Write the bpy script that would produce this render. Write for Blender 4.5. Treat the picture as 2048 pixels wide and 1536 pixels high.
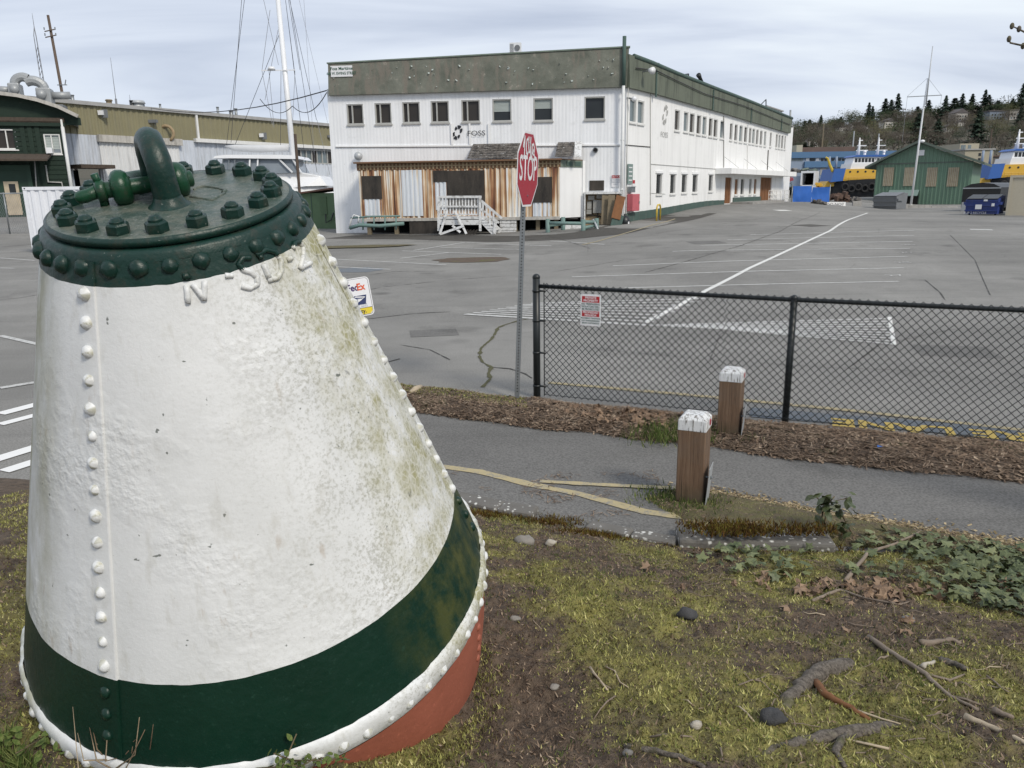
import bpy, math, random
from mathutils import Vector as V, Matrix, Euler, noise
random.seed(7)
for o in list(bpy.data.objects): bpy.data.objects.remove(o)
scn = bpy.context.scene
COL = scn.collection
R_ = math.radians

# ------------------------------------------------------------ camera
CAM_H = 2.12
PITCH, ROLL = R_(13.9), R_(0.8)
FPX = 1540.0                      # focal length in pixels of the 2048-wide photograph
cd = bpy.data.cameras.new('camera'); cam = bpy.data.objects.new('camera', cd); COL.objects.link(cam)
cd.sensor_width = 36.0; cd.lens = 36.0 * FPX / 2048; cd.clip_start = 0.05; cd.clip_end = 6000
fw = V((0, math.cos(PITCH), -math.sin(PITCH))); r0 = V((1, 0, 0)); u0 = r0.cross(fw)
RT = r0 * math.cos(ROLL) - u0 * math.sin(ROLL); UP = u0 * math.cos(ROLL) + r0 * math.sin(ROLL)
mw = Matrix((RT, UP, -fw)).transposed().to_4x4(); mw.translation = V((0, 0, CAM_H)); cam.matrix_world = mw
scn.camera = cam
scn.render.resolution_x, scn.render.resolution_y = 1024, 768

# ------------------------------------------------------------ sky, sun, exposure
SUN_AZ = V((0.62, -0.78, 0)).normalized(); SUN_EL = R_(42)
w = bpy.data.worlds.new('World'); scn.world = w; w.use_nodes = True
nt = w.node_tree; nt.nodes.clear()
def wn(t, **k):
    n = nt.nodes.new(t)
    for a, b in k.items(): setattr(n, a, b)
    return n
sky = wn('ShaderNodeTexSky', sky_type='NISHITA', sun_disc=False)
sky.sun_elevation = SUN_EL; sky.sun_rotation = math.atan2(SUN_AZ.x, SUN_AZ.y)
tc = wn('ShaderNodeTexCoord'); sep = wn('ShaderNodeSeparateXYZ'); nt.links.new(tc.outputs['Generated'], sep.inputs[0])
zz = wn('ShaderNodeMath', operation='MAXIMUM'); nt.links.new(sep.outputs[2], zz.inputs[0]); zz.inputs[1].default_value = 0.0
za = wn('ShaderNodeMath', operation='ADD'); nt.links.new(zz.outputs[0], za.inputs[0]); za.inputs[1].default_value = 0.16
dx = wn('ShaderNodeMath', operation='DIVIDE'); nt.links.new(sep.outputs[0], dx.inputs[0]); nt.links.new(za.outputs[0], dx.inputs[1])
dy = wn('ShaderNodeMath', operation='DIVIDE'); nt.links.new(sep.outputs[1], dy.inputs[0]); nt.links.new(za.outputs[0], dy.inputs[1])
cb = wn('ShaderNodeCombineXYZ'); nt.links.new(dx.outputs[0], cb.inputs[0]); nt.links.new(dy.outputs[0], cb.inputs[1])
mp = wn('ShaderNodeMapping'); nt.links.new(cb.outputs[0], mp.inputs[0]); mp.inputs['Rotation'].default_value = (0, 0, R_(-14)); mp.inputs['Scale'].default_value = (0.30, 0.95, 1)
n1 = wn('ShaderNodeTexNoise'); nt.links.new(mp.outputs[0], n1.inputs['Vector']); n1.inputs['Scale'].default_value = 1.5; n1.inputs['Detail'].default_value = 8; n1.inputs['Roughness'].default_value = 0.5; n1.inputs['Distortion'].default_value = 0.5
rp = wn('ShaderNodeValToRGB'); nt.links.new(n1.outputs['Fac'], rp.inputs[0])
e = rp.color_ramp.elements
e[0].position = 0.34; e[0].color = (0.46, 0.515, 0.63, 1)
e[1].position = 0.68; e[1].color = (0.78, 0.835, 0.89, 1)
m_ = e.new(0.5); m_.color = (0.63, 0.685, 0.785, 1)
sc = wn('ShaderNodeMixRGB', blend_type='MULTIPLY'); sc.inputs[0].default_value = 1; nt.links.new(rp.outputs[0], sc.inputs[1]); sc.inputs[2].default_value = (6.9, 6.9, 6.9, 1)
mx = wn('ShaderNodeMixRGB'); mx.inputs[0].default_value = 0.95; nt.links.new(sky.outputs[0], mx.inputs[1]); nt.links.new(sc.outputs[0], mx.inputs[2])
bg = wn('ShaderNodeBackground'); bg.inputs[1].default_value = 0.1; nt.links.new(mx.outputs[0], bg.inputs[0])
wo = wn('ShaderNodeOutputWorld'); nt.links.new(bg.outputs[0], wo.inputs[0])
sd = bpy.data.lights.new('sun', 'SUN'); sd.energy = 1.5; sd.angle = R_(12); sd.color = (1.0, 0.925, 0.81)
sun = bpy.data.objects.new('sun', sd); COL.objects.link(sun)
sdir = SUN_AZ * math.cos(SUN_EL) + V((0, 0, math.sin(SUN_EL)))
sun.rotation_euler = sdir.to_track_quat('Z', 'Y').to_euler(); sun.location = (20, -25, 30)
vs = scn.view_settings; vs.view_transform = 'Standard'; vs.look = 'None'; vs.gamma = 1; vs.use_curve_mapping = False; vs.exposure = 0.72

# ------------------------------------------------------------ geometry of the place
CAMP = V((0, 0, CAM_H))
def ray(px, py): return fw + RT * ((px - 1024) / FPX) - UP * ((py - 768) / FPX)
def at(px, py, depth): return CAMP + ray(px, py) * depth
def sm(a, b, t):
    t = (t - a) / (b - a); t = max(0, min(1, t)); return t * t * (3 - 2 * t)
def lerp_tab(tab, x):
    if x <= tab[0][0]: return tab[0][1]
    for (a, b), (c, d) in zip(tab, tab[1:]):
        if x <= c: return b + (d - b) * (x - a) / (c - a)
    return tab[-1][1]
HT = [(-25, 0.0), (-10, 0.25), (0, 0.4), (6, 0.72), (14, 0.72), (26, 0.6), (60, 0.6)]
def lotz(x, y):
    z = sm(12, 38, y) * lerp_tab(HT, x)
    z += sm(34, 46, y) * sm(-16, -26, x) * 1.15
    wd = x - (5.26 + .655 * (y - 36))
    z += .55 * sm(36, 49, y) * sm(9, 0, wd) * sm(-22, -12, x)
    return z
EDGE = [(-9, 6.35), (-4, 5.68), (-0.4, 5.02), (0.7, 4.47), (1.0, 4.33), (2.0, 4.22), (3.1, 4.12), (6, 3.0)]
def bankz(x, y):
    d = lerp_tab(EDGE, x) - y
    z = lerp_tab([(-.2, -.05), (0, .012), (.35, .085), (1.4, .30), (2.2, .43), (3.2, .52), (6, .55)], d)
    z += (noise.noise(V((x * 1.3, y * 1.3, 0))) * .035 + noise.noise(V((x * 4, y * 4, 3))) * .014 + noise.noise(V((x * 11, y * 11, 5))) * .006) * sm(0, .3, d)
    if -2.9 < x < 3.9: z += (abs(noise.noise(V((x * 15, y * 15, 11)))) * .034 + noise.noise(V((x * 33, y * 33, 2))) * .008 - .008) * sm(.02, .3, d)
    z -= .16 * math.exp(-(((x + .08) / .48) ** 2 + ((y - 2.3) / .5) ** 2))
    return z
def hit(px, py, f=lotz, t0=1.0, t1=140.0):
    d = ray(px, py); t = t0; st = .05
    while t < t1:
        P = CAMP + d * t
        if P.z < f(P.x, P.y):
            a, b = t - st, t
            for _ in range(20):
                m = (a + b) / 2; P = CAMP + d * m
                if P.z < f(P.x, P.y): b = m
                else: a = m
            return CAMP + d * b
        st = max(.03, t * .01); t += st
    return CAMP + d * t1

# ------------------------------------------------------------ mesh helper
class MB:
    def __init__(s): s.v = []; s.f = []
    def add(s, vs, fs):
        b = len(s.v); s.v += [tuple(p) for p in vs]; s.f += [tuple(i + b for i in f) for f in fs]; return s
    def obox(s, o, a, b, c):
        o = V(o); a = V(a); b = V(b); c = V(c)
        P = [o, o + a, o + a + b, o + b, o + c, o + a + c, o + a + b + c, o + b + c]
        fs = [(0, 3, 2, 1), (4, 5, 6, 7), (0, 1, 5, 4), (1, 2, 6, 5), (2, 3, 7, 6), (3, 0, 4, 7)]
        if a.cross(b).dot(c) < 0: fs = [f[::-1] for f in fs]
        return s.add(P, fs)
    def box(s, c, d, rz=0, R=None):
        R = R or Matrix.Rotation(rz, 3, 'Z')
        a = R @ V((d[0], 0, 0)); b = R @ V((0, d[1], 0)); e = R @ V((0, 0, d[2]))
        return s.obox(V(c) - (a + b + e) / 2, a, b, e)
    def bar(s, p, q, wd, th=None, up=None):
        p = V(p); q = V(q); th = th or wd; d = (q - p)
        up = V(up) if up else (V((0, 0, 1)) if abs(d.normalized().z) < .9 else V((0, 1, 0)))
        x = d.cross(up).normalized(); y = x.cross(d).normalized()
        return s.obox(p - x * wd / 2 - y * th / 2, d, x * wd, y * th)
    def quad(s, *P): return s.add(P, [tuple(range(len(P)))])
    def cyl(s, p, q, r, r2=None, n=10, caps=True):
        p = V(p); q = V(q); r2 = r if r2 is None else r2; d = (q - p).normalized()
        x = d.orthogonal().normalized(); y = d.cross(x)
        P = [p + (x * math.cos(t) + y * math.sin(t)) * r for t in [2 * math.pi * i / n for i in range(n)]] + \
            [q + (x * math.cos(t) + y * math.sin(t)) * r2 for t in [2 * math.pi * i / n for i in range(n)]]
        fs = [(i, (i + 1) % n, n + (i + 1) % n, n + i) for i in range(n)]
        if caps: fs += [tuple(range(n))[::-1], tuple(range(n, 2 * n))]
        return s.add(P, fs)
    def tube(s, pts, r, n=6, caps=True):
        pts = [V(p) for p in pts]; rs = r if isinstance(r, (list, tuple)) else [r] * len(pts)
        rings = []; x = None
        for i, p in enumerate(pts):
            d = (pts[min(i + 1, len(pts) - 1)] - pts[max(i - 1, 0)])
            d = d.normalized() if d.length > 1e-9 else V((0, 0, 1))
            x = d.orthogonal().normalized() if x is None else (x - d * x.dot(d)).normalized()
            y = d.cross(x)
            rings.append([p + (x * math.cos(2 * math.pi * k / n) + y * math.sin(2 * math.pi * k / n)) * rs[i] for k in range(n)])
        P = [q for g in rings for q in g]
        fs = [(i * n + k, i * n + (k + 1) % n, (i + 1) * n + (k + 1) % n, (i + 1) * n + k) for i in range(len(pts) - 1) for k in range(n)]
        if caps: fs += [tuple(range(n))[::-1], tuple(range((len(pts) - 1) * n, len(pts) * n))]
        return s.add(P, fs)
    def lathe(s, prof, n=48, a0=0, a1=None):
        full = a1 is None; a1 = 2 * math.pi if full else a1; m = n if full else n + 1
        P = []; fs = []
        for r, z in prof:
            for k in range(m):
                t = a0 + (a1 - a0) * k / n; P.append((r * math.cos(t), r * math.sin(t), z))
        for i in range(len(prof) - 1):
            for k in range(n):
                k2 = (k + 1) % m; fs.append((i * m + k, i * m + k2, (i + 1) * m + k2, (i + 1) * m + k))
        return s.add(P, fs)
    def prism(s, poly, vec):
        poly = [V(p) for p in poly]; vec = V(vec); n = len(poly)
        nn = V((0, 0, 0))
        for i in range(n): nn += poly[i].cross(poly[(i + 1) % n])
        if nn.dot(vec) > 0: poly = poly[::-1]
        return s.add(poly + [p + vec for p in poly], [tuple(range(n)), tuple(range(n, 2 * n))[::-1]] + [((i + 1) % n, i, n + i, n + (i + 1) % n) for i in range(n)])
    def ball(s, c, r, n=8, m=6, sq=(1, 1, 1)):
        c = V(c); P = []; fs = []
        for i in range(m + 1):
            a = math.pi * i / m
            for k in range(n):
                t = 2 * math.pi * k / n; P.append(c + V((math.sin(a) * math.cos(t) * sq[0], math.sin(a) * math.sin(t) * sq[1], math.cos(a) * sq[2])) * r)
        for i in range(m):
            for k in range(n): fs.append((i * n + k, (i + 1) * n + k, (i + 1) * n + (k + 1) % n, i * n + (k + 1) % n))
        return s.add(P, fs)
    def xf(s, M):
        s.v = [tuple(M @ V(p)) for p in s.v]; return s
    def mesh(s, name, mat, smooth=False):
        me = bpy.data.meshes.new(name); me.from_pydata(s.v, [], s.f)
        if mat: me.materials.append(mat)
        if smooth: me.polygons.foreach_set('use_smooth', [True] * len(me.polygons))
        me.update(); return me
    def build(s, name, mat, parent=None, smooth=False, bevel=0, local=False, angle=None):
        o = bpy.data.objects.new(name, s.mesh(name, mat, smooth))
        return place(o, parent, local, bevel, smooth)
WT = {}
def place(o, parent=None, local=False, bevel=0, smooth=False):
    COL.objects.link(o)
    if parent:
        o.parent = parent
        if not local: o.location = -WT.get(parent.name, V((0, 0, 0)))
    WT[o.name] = V((0, 0, 0)) 
    if bevel:
        b = o.modifiers.new('bevel', 'BEVEL'); b.width = bevel; b.segments = 2; b.limit_method = 'ANGLE'
    return o
def tag(o, label, cat, group=None):
    o['label'] = label; o['category'] = cat
    if group: o['group'] = group
    return o
def thing(name, label, cat, loc=(0, 0, 0), group=None):
    o = bpy.data.objects.new(name, None); COL.objects.link(o); o.location = loc; o.empty_display_size = .2
    WT[o.name] = V(loc); return tag(o, label, cat, group)
def struct(o): o['kind'] = 'structure'; return o
def stuff(o): o['kind'] = 'stuff'; return o
def text(name, body, size, M, mat, parent=None, sx=1.0, align='CENTER', depth=0.0, bold=0.0, local=False):
    cu = bpy.data.curves.new(name, 'FONT'); cu.body = body; cu.size = size; cu.align_x = align; cu.align_y = 'CENTER'; cu.extrude = depth; cu.offset = bold; cu.resolution_u = 3
    to = bpy.data.objects.new('tmp_text', cu); COL.objects.link(to)
    dg = bpy.context.evaluated_depsgraph_get(); me = bpy.data.meshes.new_from_object(to.evaluated_get(dg))
    bpy.data.objects.remove(to); me.name = name
    me.transform(M @ Matrix.Scale(sx, 4, (1, 0, 0))); me.materials.clear(); me.materials.append(mat)
    return place(bpy.data.objects.new(name, me), parent, local)
def frame(o, x, y):
    x = V(x).normalized(); y = V(y).normalized(); z = x.cross(y)
    M = Matrix((x, y, z)).transposed().to_4x4(); M.translation = V(o); return M

class Facade:
    """vertical plane through two ground points, u metres along, z up, d metres out towards the viewer"""
    def __init__(s, P0, P1):
        s.o = V((P0[0], P0[1], 0)); e = V((P1[0], P1[1], 0)) - s.o; s.L = e.length; s.e = e.normalized()
        s.n = V((s.e.y, -s.e.x, 0))
        if s.n.dot(s.o - V((0, 0, 0))) > 0: s.n = -s.n
    def p(s, u, z, d=0): return s.o + s.e * u + s.n * d + V((0, 0, z))
    def uv(s, px, py):
        r = ray(px, py); t = (s.o - CAMP).dot(s.n) / r.dot(s.n); P = CAMP + r * t
        return (P - s.o).dot(s.e), P.z
    def rect(s, x0, y0, x1, y1):
        return s.uv(x0, (y0 + y1) / 2)[0], s.uv(x1, (y0 + y1) / 2)[0], s.uv((x0 + x1) / 2, y1)[1], s.uv((x0 + x1) / 2, y0)[1]
    def box(s, mb, u0, u1, z0, z1, d0, d1):
        return mb.obox(s.p(u0, z0, d0), s.e * (u1 - u0), s.n * (d1 - d0), V((0, 0, z1 - z0)))
    def wall(s, mb, u0, u1, z0, z1, holes=(), reveal=.12, rib=None, d=0):
        us = {u0, u1}; zs = {z0, z1}
        for a, b, c, e in holes: us |= {a, b}; zs |= {c, e}
        if rib:
            per, dep = rib; k = u0
            while k < u1:
                us |= {k, min(u1, k + per * .35), min(u1, k + per * .5), min(u1, k + per * .85)}; k += per
        us = sorted(us); zs = sorted(zs)
        def off(u):
            if not rib: return d
            t = ((u - u0) / rib[0]) % 1.0; t = 0 if t > .9999 else t
            return d + rib[1] * (1 if .42 < t < .93 else 0) if t > 1e-4 else d
        ix = {}
        def vid(u, z):
            k = (u, z)
            if k not in ix: ix[k] = len(mb.v); mb.v.append(tuple(s.p(u, z, off(u))))
            return ix[k]
        for i in range(len(us) - 1):
            uc = (us[i] + us[i + 1]) / 2
            if us[i + 1] - us[i] < 1e-5: continue
            hs = [h for h in holes if h[0] < uc < h[1]]
            zz_ = zs if hs else [z0, z1]
            for j in range(len(zz_) - 1):
                zc = (zz_[j] + zz_[j + 1]) / 2
                if any(h[2] < zc < h[3] for h in hs): continue
                f = (vid(us[i], zz_[j]), vid(us[i + 1], zz_[j]), vid(us[i + 1], zz_[j + 1]), vid(us[i], zz_[j + 1]))
                mb.f.append(f)
        for a, b, c, e in holes:
            for q in ((a, c, a, e), (a, e, b, e), (b, e, b, c), (b, c, a, c)):
                mb.quad(s.p(q[0], q[1], d + .02), s.p(q[2], q[3], d + .02), s.p(q[2], q[3], d - reveal), s.p(q[0], q[1], d - reveal))
        return mb
# ------------------------------------------------------------ materials
MATS = {}
class NT:
    """small node-graph writer"""
    def __init__(s, name):
        s.m = bpy.data.materials.new(name); s.m.use_nodes = True; s.t = s.m.node_tree; s.t.nodes.clear()
        s.out = s.n('ShaderNodeOutputMaterial'); s.b = s.n('ShaderNodeBsdfPrincipled'); s.l(s.b.outputs[0], s.out.inputs[0])
        s.tc = s.n('ShaderNodeTexCoord'); s.P = s.tc.outputs['Object']
    def n(s, t, **k):
        x = s.t.nodes.new(t)
        for a, b in k.items(): setattr(x, a, b)
        return x
    def l(s, a, b): s.t.links.new(a, b)
    def put(s, sock, v):
        if isinstance(v, bpy.types.NodeSocket): s.l(v, sock)
        elif isinstance(v, (tuple, list)) and len(v) == 3 and len(sock.default_value) == 4: sock.default_value = (*v, 1)
        else: sock.default_value = v
    def map(s, scale=(1, 1, 1), rot=(0, 0, 0), loc=(0, 0, 0), P=None):
        x = s.n('ShaderNodeMapping'); s.l(P or s.P, x.inputs[0]); x.inputs['Scale'].default_value = scale; x.inputs['Rotation'].default_value = rot; x.inputs['Location'].default_value = loc; return x.outputs[0]
    def noise(s, sc, det=4, rough=.55, P=None, dist=0):
        x = s.n('ShaderNodeTexNoise'); s.l(P or s.P, x.inputs['Vector']); x.inputs['Scale'].default_value = sc; x.inputs['Detail'].default_value = det; x.inputs['Roughness'].default_value = rough; x.inputs['Distortion'].default_value = dist; return x.outputs['Fac']
    def vor(s, sc, P=None, feat='F1', out='Distance'):
        x = s.n('ShaderNodeTexVoronoi', feature=feat); s.l(P or s.P, x.inputs['Vector']); x.inputs['Scale'].default_value = sc; return x.outputs[out]
    def ramp(s, f, *st):
        x = s.n('ShaderNodeValToRGB'); s.l(f, x.inputs[0]); el = x.color_ramp.elements
        while len(el) < len(st): el.new(.5)
        for q, (p, c) in zip(el, st):
            q.position = p; q.color = (*c, 1) if isinstance(c, tuple) else (c, c, c, 1)
        return x.outputs[0]
    def mix(s, f, a, b, mode='MIX'):
        x = s.n('ShaderNodeMixRGB', blend_type=mode); s.put(x.inputs[0], f); s.put(x.inputs[1], a); s.put(x.inputs[2], b); return x.outputs[0]
    def math(s, op, a, b=0.0, c=None):
        x = s.n('ShaderNodeMath', operation=op); s.put(x.inputs[0], a); s.put(x.inputs[1], b)
        if c is not None: s.put(x.inputs[2], c)
        return x.outputs[0]
    def sep(s, P=None):
        x = s.n('ShaderNodeSeparateXYZ'); s.l(P or s.P, x.inputs[0]); return x.outputs
    def bump(s, h, strength=.3, dist=.01, nrm=None):
        x = s.n('ShaderNodeBump'); s.l(h, x.inputs['Height']); x.inputs['Strength'].default_value = strength; x.inputs['Distance'].default_value = dist
        if nrm: s.l(nrm, x.inputs['Normal'])
        s.l(x.outputs[0], s.b.inputs['Normal']); return x.outputs[0]
    def col(s, c): s.put(s.b.inputs['Base Color'], c); return s
    def rough(s, r): s.put(s.b.inputs['Roughness'], r); return s
    def metal(s, r): s.put(s.b.inputs['Metallic'], r); return s
    def rnd(s):
        x = s.n('ShaderNodeObjectInfo'); return x.outputs['Random']
    def done(s): MATS[s.m.name] = s.m; return s.m
def M(name): return MATS[name]
def simple(name, c, rough=.6, var=.18, sc=3.0, metal=0, bump=0, c2=None, spec=None, grime=0.0):
    g = NT(name); c2 = c2 or tuple(x * (1 - var) for x in c)
    f = g.ramp(g.noise(sc, 6, .6), (.35, 0.0), (.65, 1.0))
    k = g.mix(f, c2, c)
    fine = g.noise(sc * 14, 3, .6)
    k = g.mix(.35, k, g.mix(fine, tuple(x * .72 for x in c), tuple(min(1, x * 1.22) for x in c)))
    if grime:
        st = g.ramp(g.noise(1, 5, .6, g.map((5, 5, .35))), (.5, 0.0), (.72, grime))
        k = g.mix(st, k, (.16, .15, .13))
    g.col(k).rough(rough).metal(metal)
    if bump: g.bump(g.noise(sc * 10, 4), bump, .01)
    if spec is not None: g.b.inputs['Specular IOR Level'].default_value = spec
    return g.done()

def mk_asphalt(name, lo, hi, speck=1.0, patch=.6):
    g = NT(name)
    big = g.ramp(g.noise(.16, 5, .6), (.38, 0.0), (.62, 1.0))
    k = g.mix(big, lo, hi)
    mid = g.ramp(g.noise(1.1, 6, .65), (.35, .0), (.7, 1.0))
    k = g.mix(g.math('MULTIPLY', mid, .35), k, tuple(x * .7 for x in lo))
    streak = g.ramp(g.noise(1.0, 5, .6, g.map((.07, .8, 1), (0, 0, R_(12)))), (.5, 0.0), (.75, .16))
    k = g.mix(streak, k, tuple(min(1, x * 1.25) for x in hi))
    spot = g.ramp(g.noise(.55, 5, .6), (.60, 0.0), (.70, .45)); k = g.mix(spot, k, tuple(x * .5 for x in lo))
    oil = g.ramp(g.vor(.55), (.05, .6), (.16, 0.0)); k = g.mix(g.math('MULTIPLY', oil, g.ramp(g.noise(.3, 3), (.45, 0.0), (.6, 1.0))), k, tuple(x * .35 for x in lo))
    tyre = g.ramp(g.noise(1, 4, .6, g.map((.05, 2.6, 1), (0, 0, R_(-58)))), (.56, 0.0), (.72, .3)); k = g.mix(tyre, k, tuple(x * .6 for x in lo))
    st = g.ramp(g.vor(95), (.0, 1.0), (.28, 0.0))
    tone = g.ramp(g.noise(60, 2, .5), (.3, .55), (.7, 1.5))
    k = g.mix(.55 * speck, k, g.mix(1.0, k, tone, 'MULTIPLY'))
    k = g.mix(g.math('MULTIPLY', st, .22 * speck), k, (.5, .49, .46))
    cr = g.vor(.42, feat='DISTANCE_TO_EDGE', P=g.map(P=None, scale=(1, 1, 1)))
    wob = g.noise(2.5, 5, .7)
    crk = g.ramp(g.math('ADD', cr, g.math('MULTIPLY', wob, .012)), (.0062, 1.0), (.0085, 0.0))
    gate = g.ramp(g.noise(.11, 2), (.5, 0.0), (.56, 1.0))
    k = g.mix(g.math('MULTIPLY', g.math('MULTIPLY', crk, gate), .55), k, (.03, .03, .028))
    g.col(k).rough(.92); g.b.inputs['Specular IOR Level'].default_value = .25
    g.bump(g.noise(130, 3, .6), .45, .006)
    return g.done()
mk_asphalt('asphalt', (.185, .181, .169), (.262, .256, .239))
mk_asphalt('asphalt_path', (.128, .125, .118), (.176, .172, .163), 1.1)
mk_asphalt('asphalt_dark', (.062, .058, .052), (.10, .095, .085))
def mk_paint(name, c, wear=.5):
    g = NT(name); f = g.noise(9, 6, .75)
    f2 = g.noise(70, 3, .6)
    t = g.math('ADD', g.math('MULTIPLY', f, .6), g.math('MULTIPLY', f2, .4))
    k = g.mix(g.ramp(t, (wear - .07, 0.0), (wear + .05, 1.0)), (.21, .206, .194), c)
    g.col(k).rough(.85); g.bump(f2, .3, .004); return g.done()
mk_paint('line_white', (.66, .66, .63), .42)
mk_paint('line_faded', (.50, .50, .48), .45)
mk_paint('line_yellow', (.55, .40, .10), .40)
mk_paint('line_yellow_faded', (.40, .335, .19), .46)
mk_paint('paint_blue_grey', (.125, .145, .165), .45)
mk_paint('line_crisp', (.74, .74, .72), .34)

# soils and mosses
g = NT('soil')
a = g.noise(2.2, 6, .65); b = g.noise(22, 5, .7); c = g.noise(120, 3, .6)
k = g.mix(g.ramp(b, (.35, 0.0), (.65, 1.0)), (.045, .033, .023), (.15, .108, .074))
k = g.mix(g.ramp(c, (.5, 0.0), (.72, .5)), k, (.15, .115, .08))
moss = g.ramp(g.math('ADD', g.math('MULTIPLY', a, .6), g.math('MULTIPLY', b, .4)), (.47, 0.0), (.55, 1.0))
mc = g.mix(g.ramp(g.noise(5, 4), (.35, 0.0), (.65, 1.0)), (.14, .13, .04), (.30, .275, .075))
at_ = g.n('ShaderNodeAttribute'); at_.attribute_name = 'moss'
k = g.mix(g.ramp(g.math('ADD', at_.outputs['Fac'], g.math('MULTIPLY', g.math('SUBTRACT', b, .5), 1.2)), (.36, 0.0), (.80, .8)), k, mc)
g.col(k).rough(.95); g.bump(g.math('ADD', b, g.math('MULTIPLY', c, .5)), .8, .03); g.done()
g = NT('mulch')
b = g.noise(14, 6, .75); c = g.noise(60, 4, .7)
k = g.mix(g.ramp(b, (.35, 0.0), (.65, 1.0)), (.055, .04, .029), (.15, .108, .077))
k = g.mix(g.ramp(c, (.5, 0.0), (.7, .7)), k, (.23, .175, .125))
k = g.mix(g.ramp(g.noise(1.6, 4), (.56, 0.0), (.68, .8)), k, (.11, .115, .035))
g.col(k).rough(.95); g.bump(c, .9, .03); g.done()
g = NT('lawn_moss')
k = g.mix(g.ramp(g.noise(6, 6, .7), (.35, 0.0), (.65, 1.0)), (.075, .068, .032), (.15, .135, .055))
k = g.mix(g.ramp(g.noise(18, 5, .7), (.46, 0.0), (.62, .85)), k, (.115, .085, .058)); g.col(k).rough(.95); g.bump(g.noise(50, 4), .8, .03); g.done()
def mk_blade(name, stops, sc=4.0):
    g = NT(name); f = g.math('ADD', g.math('MULTIPLY', g.noise(sc, 6, .72), .66), g.math('MULTIPLY', g.n('ShaderNodeNewGeometry').outputs['Random Per Island'], .34))
    g.col(g.ramp(f, *stops)).rough(.85); g.b.inputs['Specular IOR Level'].default_value = .2
    return g.done()
mk_blade('moss_blade', [(.30, (.06, .042, .026)), (.39, (.12, .10, .038)), (.46, (.155, .165, .05)), (.54, (.28, .285, .085)), (.63, (.44, .42, .15)), (.74, (.62, .57, .28))], 6.5)
mk_blade('grass_blade', [(.36, (.045, .075, .015)), (.5, (.08, .12, .03)), (.64, (.16, .18, .06))], 3)
mk_blade('dry_blade', [(.36, (.09, .06, .04)), (.5, (.17, .125, .08)), (.62, (.34, .27, .18))], 8)
mk_blade('chip', [(.30, (.055, .038, .026)), (.44, (.13, .09, .062)), (.58, (.23, .165, .115)), (.70, (.36, .28, .20)), (.82, (.55, .46, .36))], 6)
mk_blade('chip_gold', [(.36, (.14, .105, .055)), (.5, (.26, .20, .11)), (.62, (.42, .34, .21))], 20)
mk_blade('rust_moss', [(.36, (.04, .022, .008)), (.5, (.10, .05, .012)), (.64, (.13, .11, .02))], 12)
def mk_leaf(name, a, b, rough=.5):
    g = NT(name); f = g.rnd(); k = g.mix(f, a, b)
    k = g.mix(g.ramp(g.noise(40, 3), (.4, 0.0), (.7, .45)), k, tuple(x * 1.5 for x in b)); g.col(k).rough(rough); return g.done()
mk_leaf('ivy_leaf', (.040, .058, .018), (.165, .185, .08), .55)
mk_leaf('ivy_vein', (.2, .26, .15), (.25, .3, .2))
mk_leaf('dead_leaf', (.085, .05, .03), (.27, .185, .12), .8)
mk_leaf('sapling_leaf', (.035, .05, .02), (.075, .09, .035), .4)
simple('stem', (.13, .10, .055), .8, .4, 20)
g = NT('twig'); k = g.mix(g.noise(8, 5, .7), (.10, .075, .055), (.34, .28, .22)); k = g.mix(g.rnd(), k, (.22, .17, .13)); g.col(k).rough(.9); g.bump(g.noise(60, 3), .6, .006); g.done()
simple('twig_pale', (.46, .38, .27), .8, .3, 12)
g = NT('bark'); w_ = g.noise(55, 6, .75, None, .8); k = g.mix(g.ramp(w_, (.38, 0.0), (.62, 1.0)), (.055, .045, .036), (.19, .165, .135)); k = g.mix(g.ramp(g.noise(9, 4), (.52, 0.0), (.66, .7)), k, (.13, .125, .05)); g.col(k).rough(.9); g.bump(w_, .8, .01); g.done()
g = NT('stone'); k = g.mix(g.rnd(), (.10, .10, .10), (.36, .32, .26)); k = g.mix(g.noise(25, 5), k, tuple([.2, .19, .175])); g.col(k).rough(.85); g.bump(g.noise(30, 5), .6, .01); g.done()
simple('stone_pale', (.46, .42, .35), .85, .3, 20, bump=.4)
simple('stone_dark', (.06, .06, .062), .85, .4, 20, bump=.5)
g = NT('concrete_lichen'); k = g.mix(g.noise(6, 6, .65), (.085, .08, .07), (.19, .18, .165))
k = g.mix(g.ramp(g.math('ADD', g.math('MULTIPLY', g.vor(26), .5), g.math('MULTIPLY', g.noise(9, 5, .7), .6)), (.36, .9), (.46, 0.0)), k, (.68, .68, .64)); g.col(k).rough(.95); g.bump(g.noise(40, 5), .6, .01); g.done()
simple('concrete', (.34, .33, .31), .9, .3, 1.5, bump=.2, grime=.6)

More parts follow.
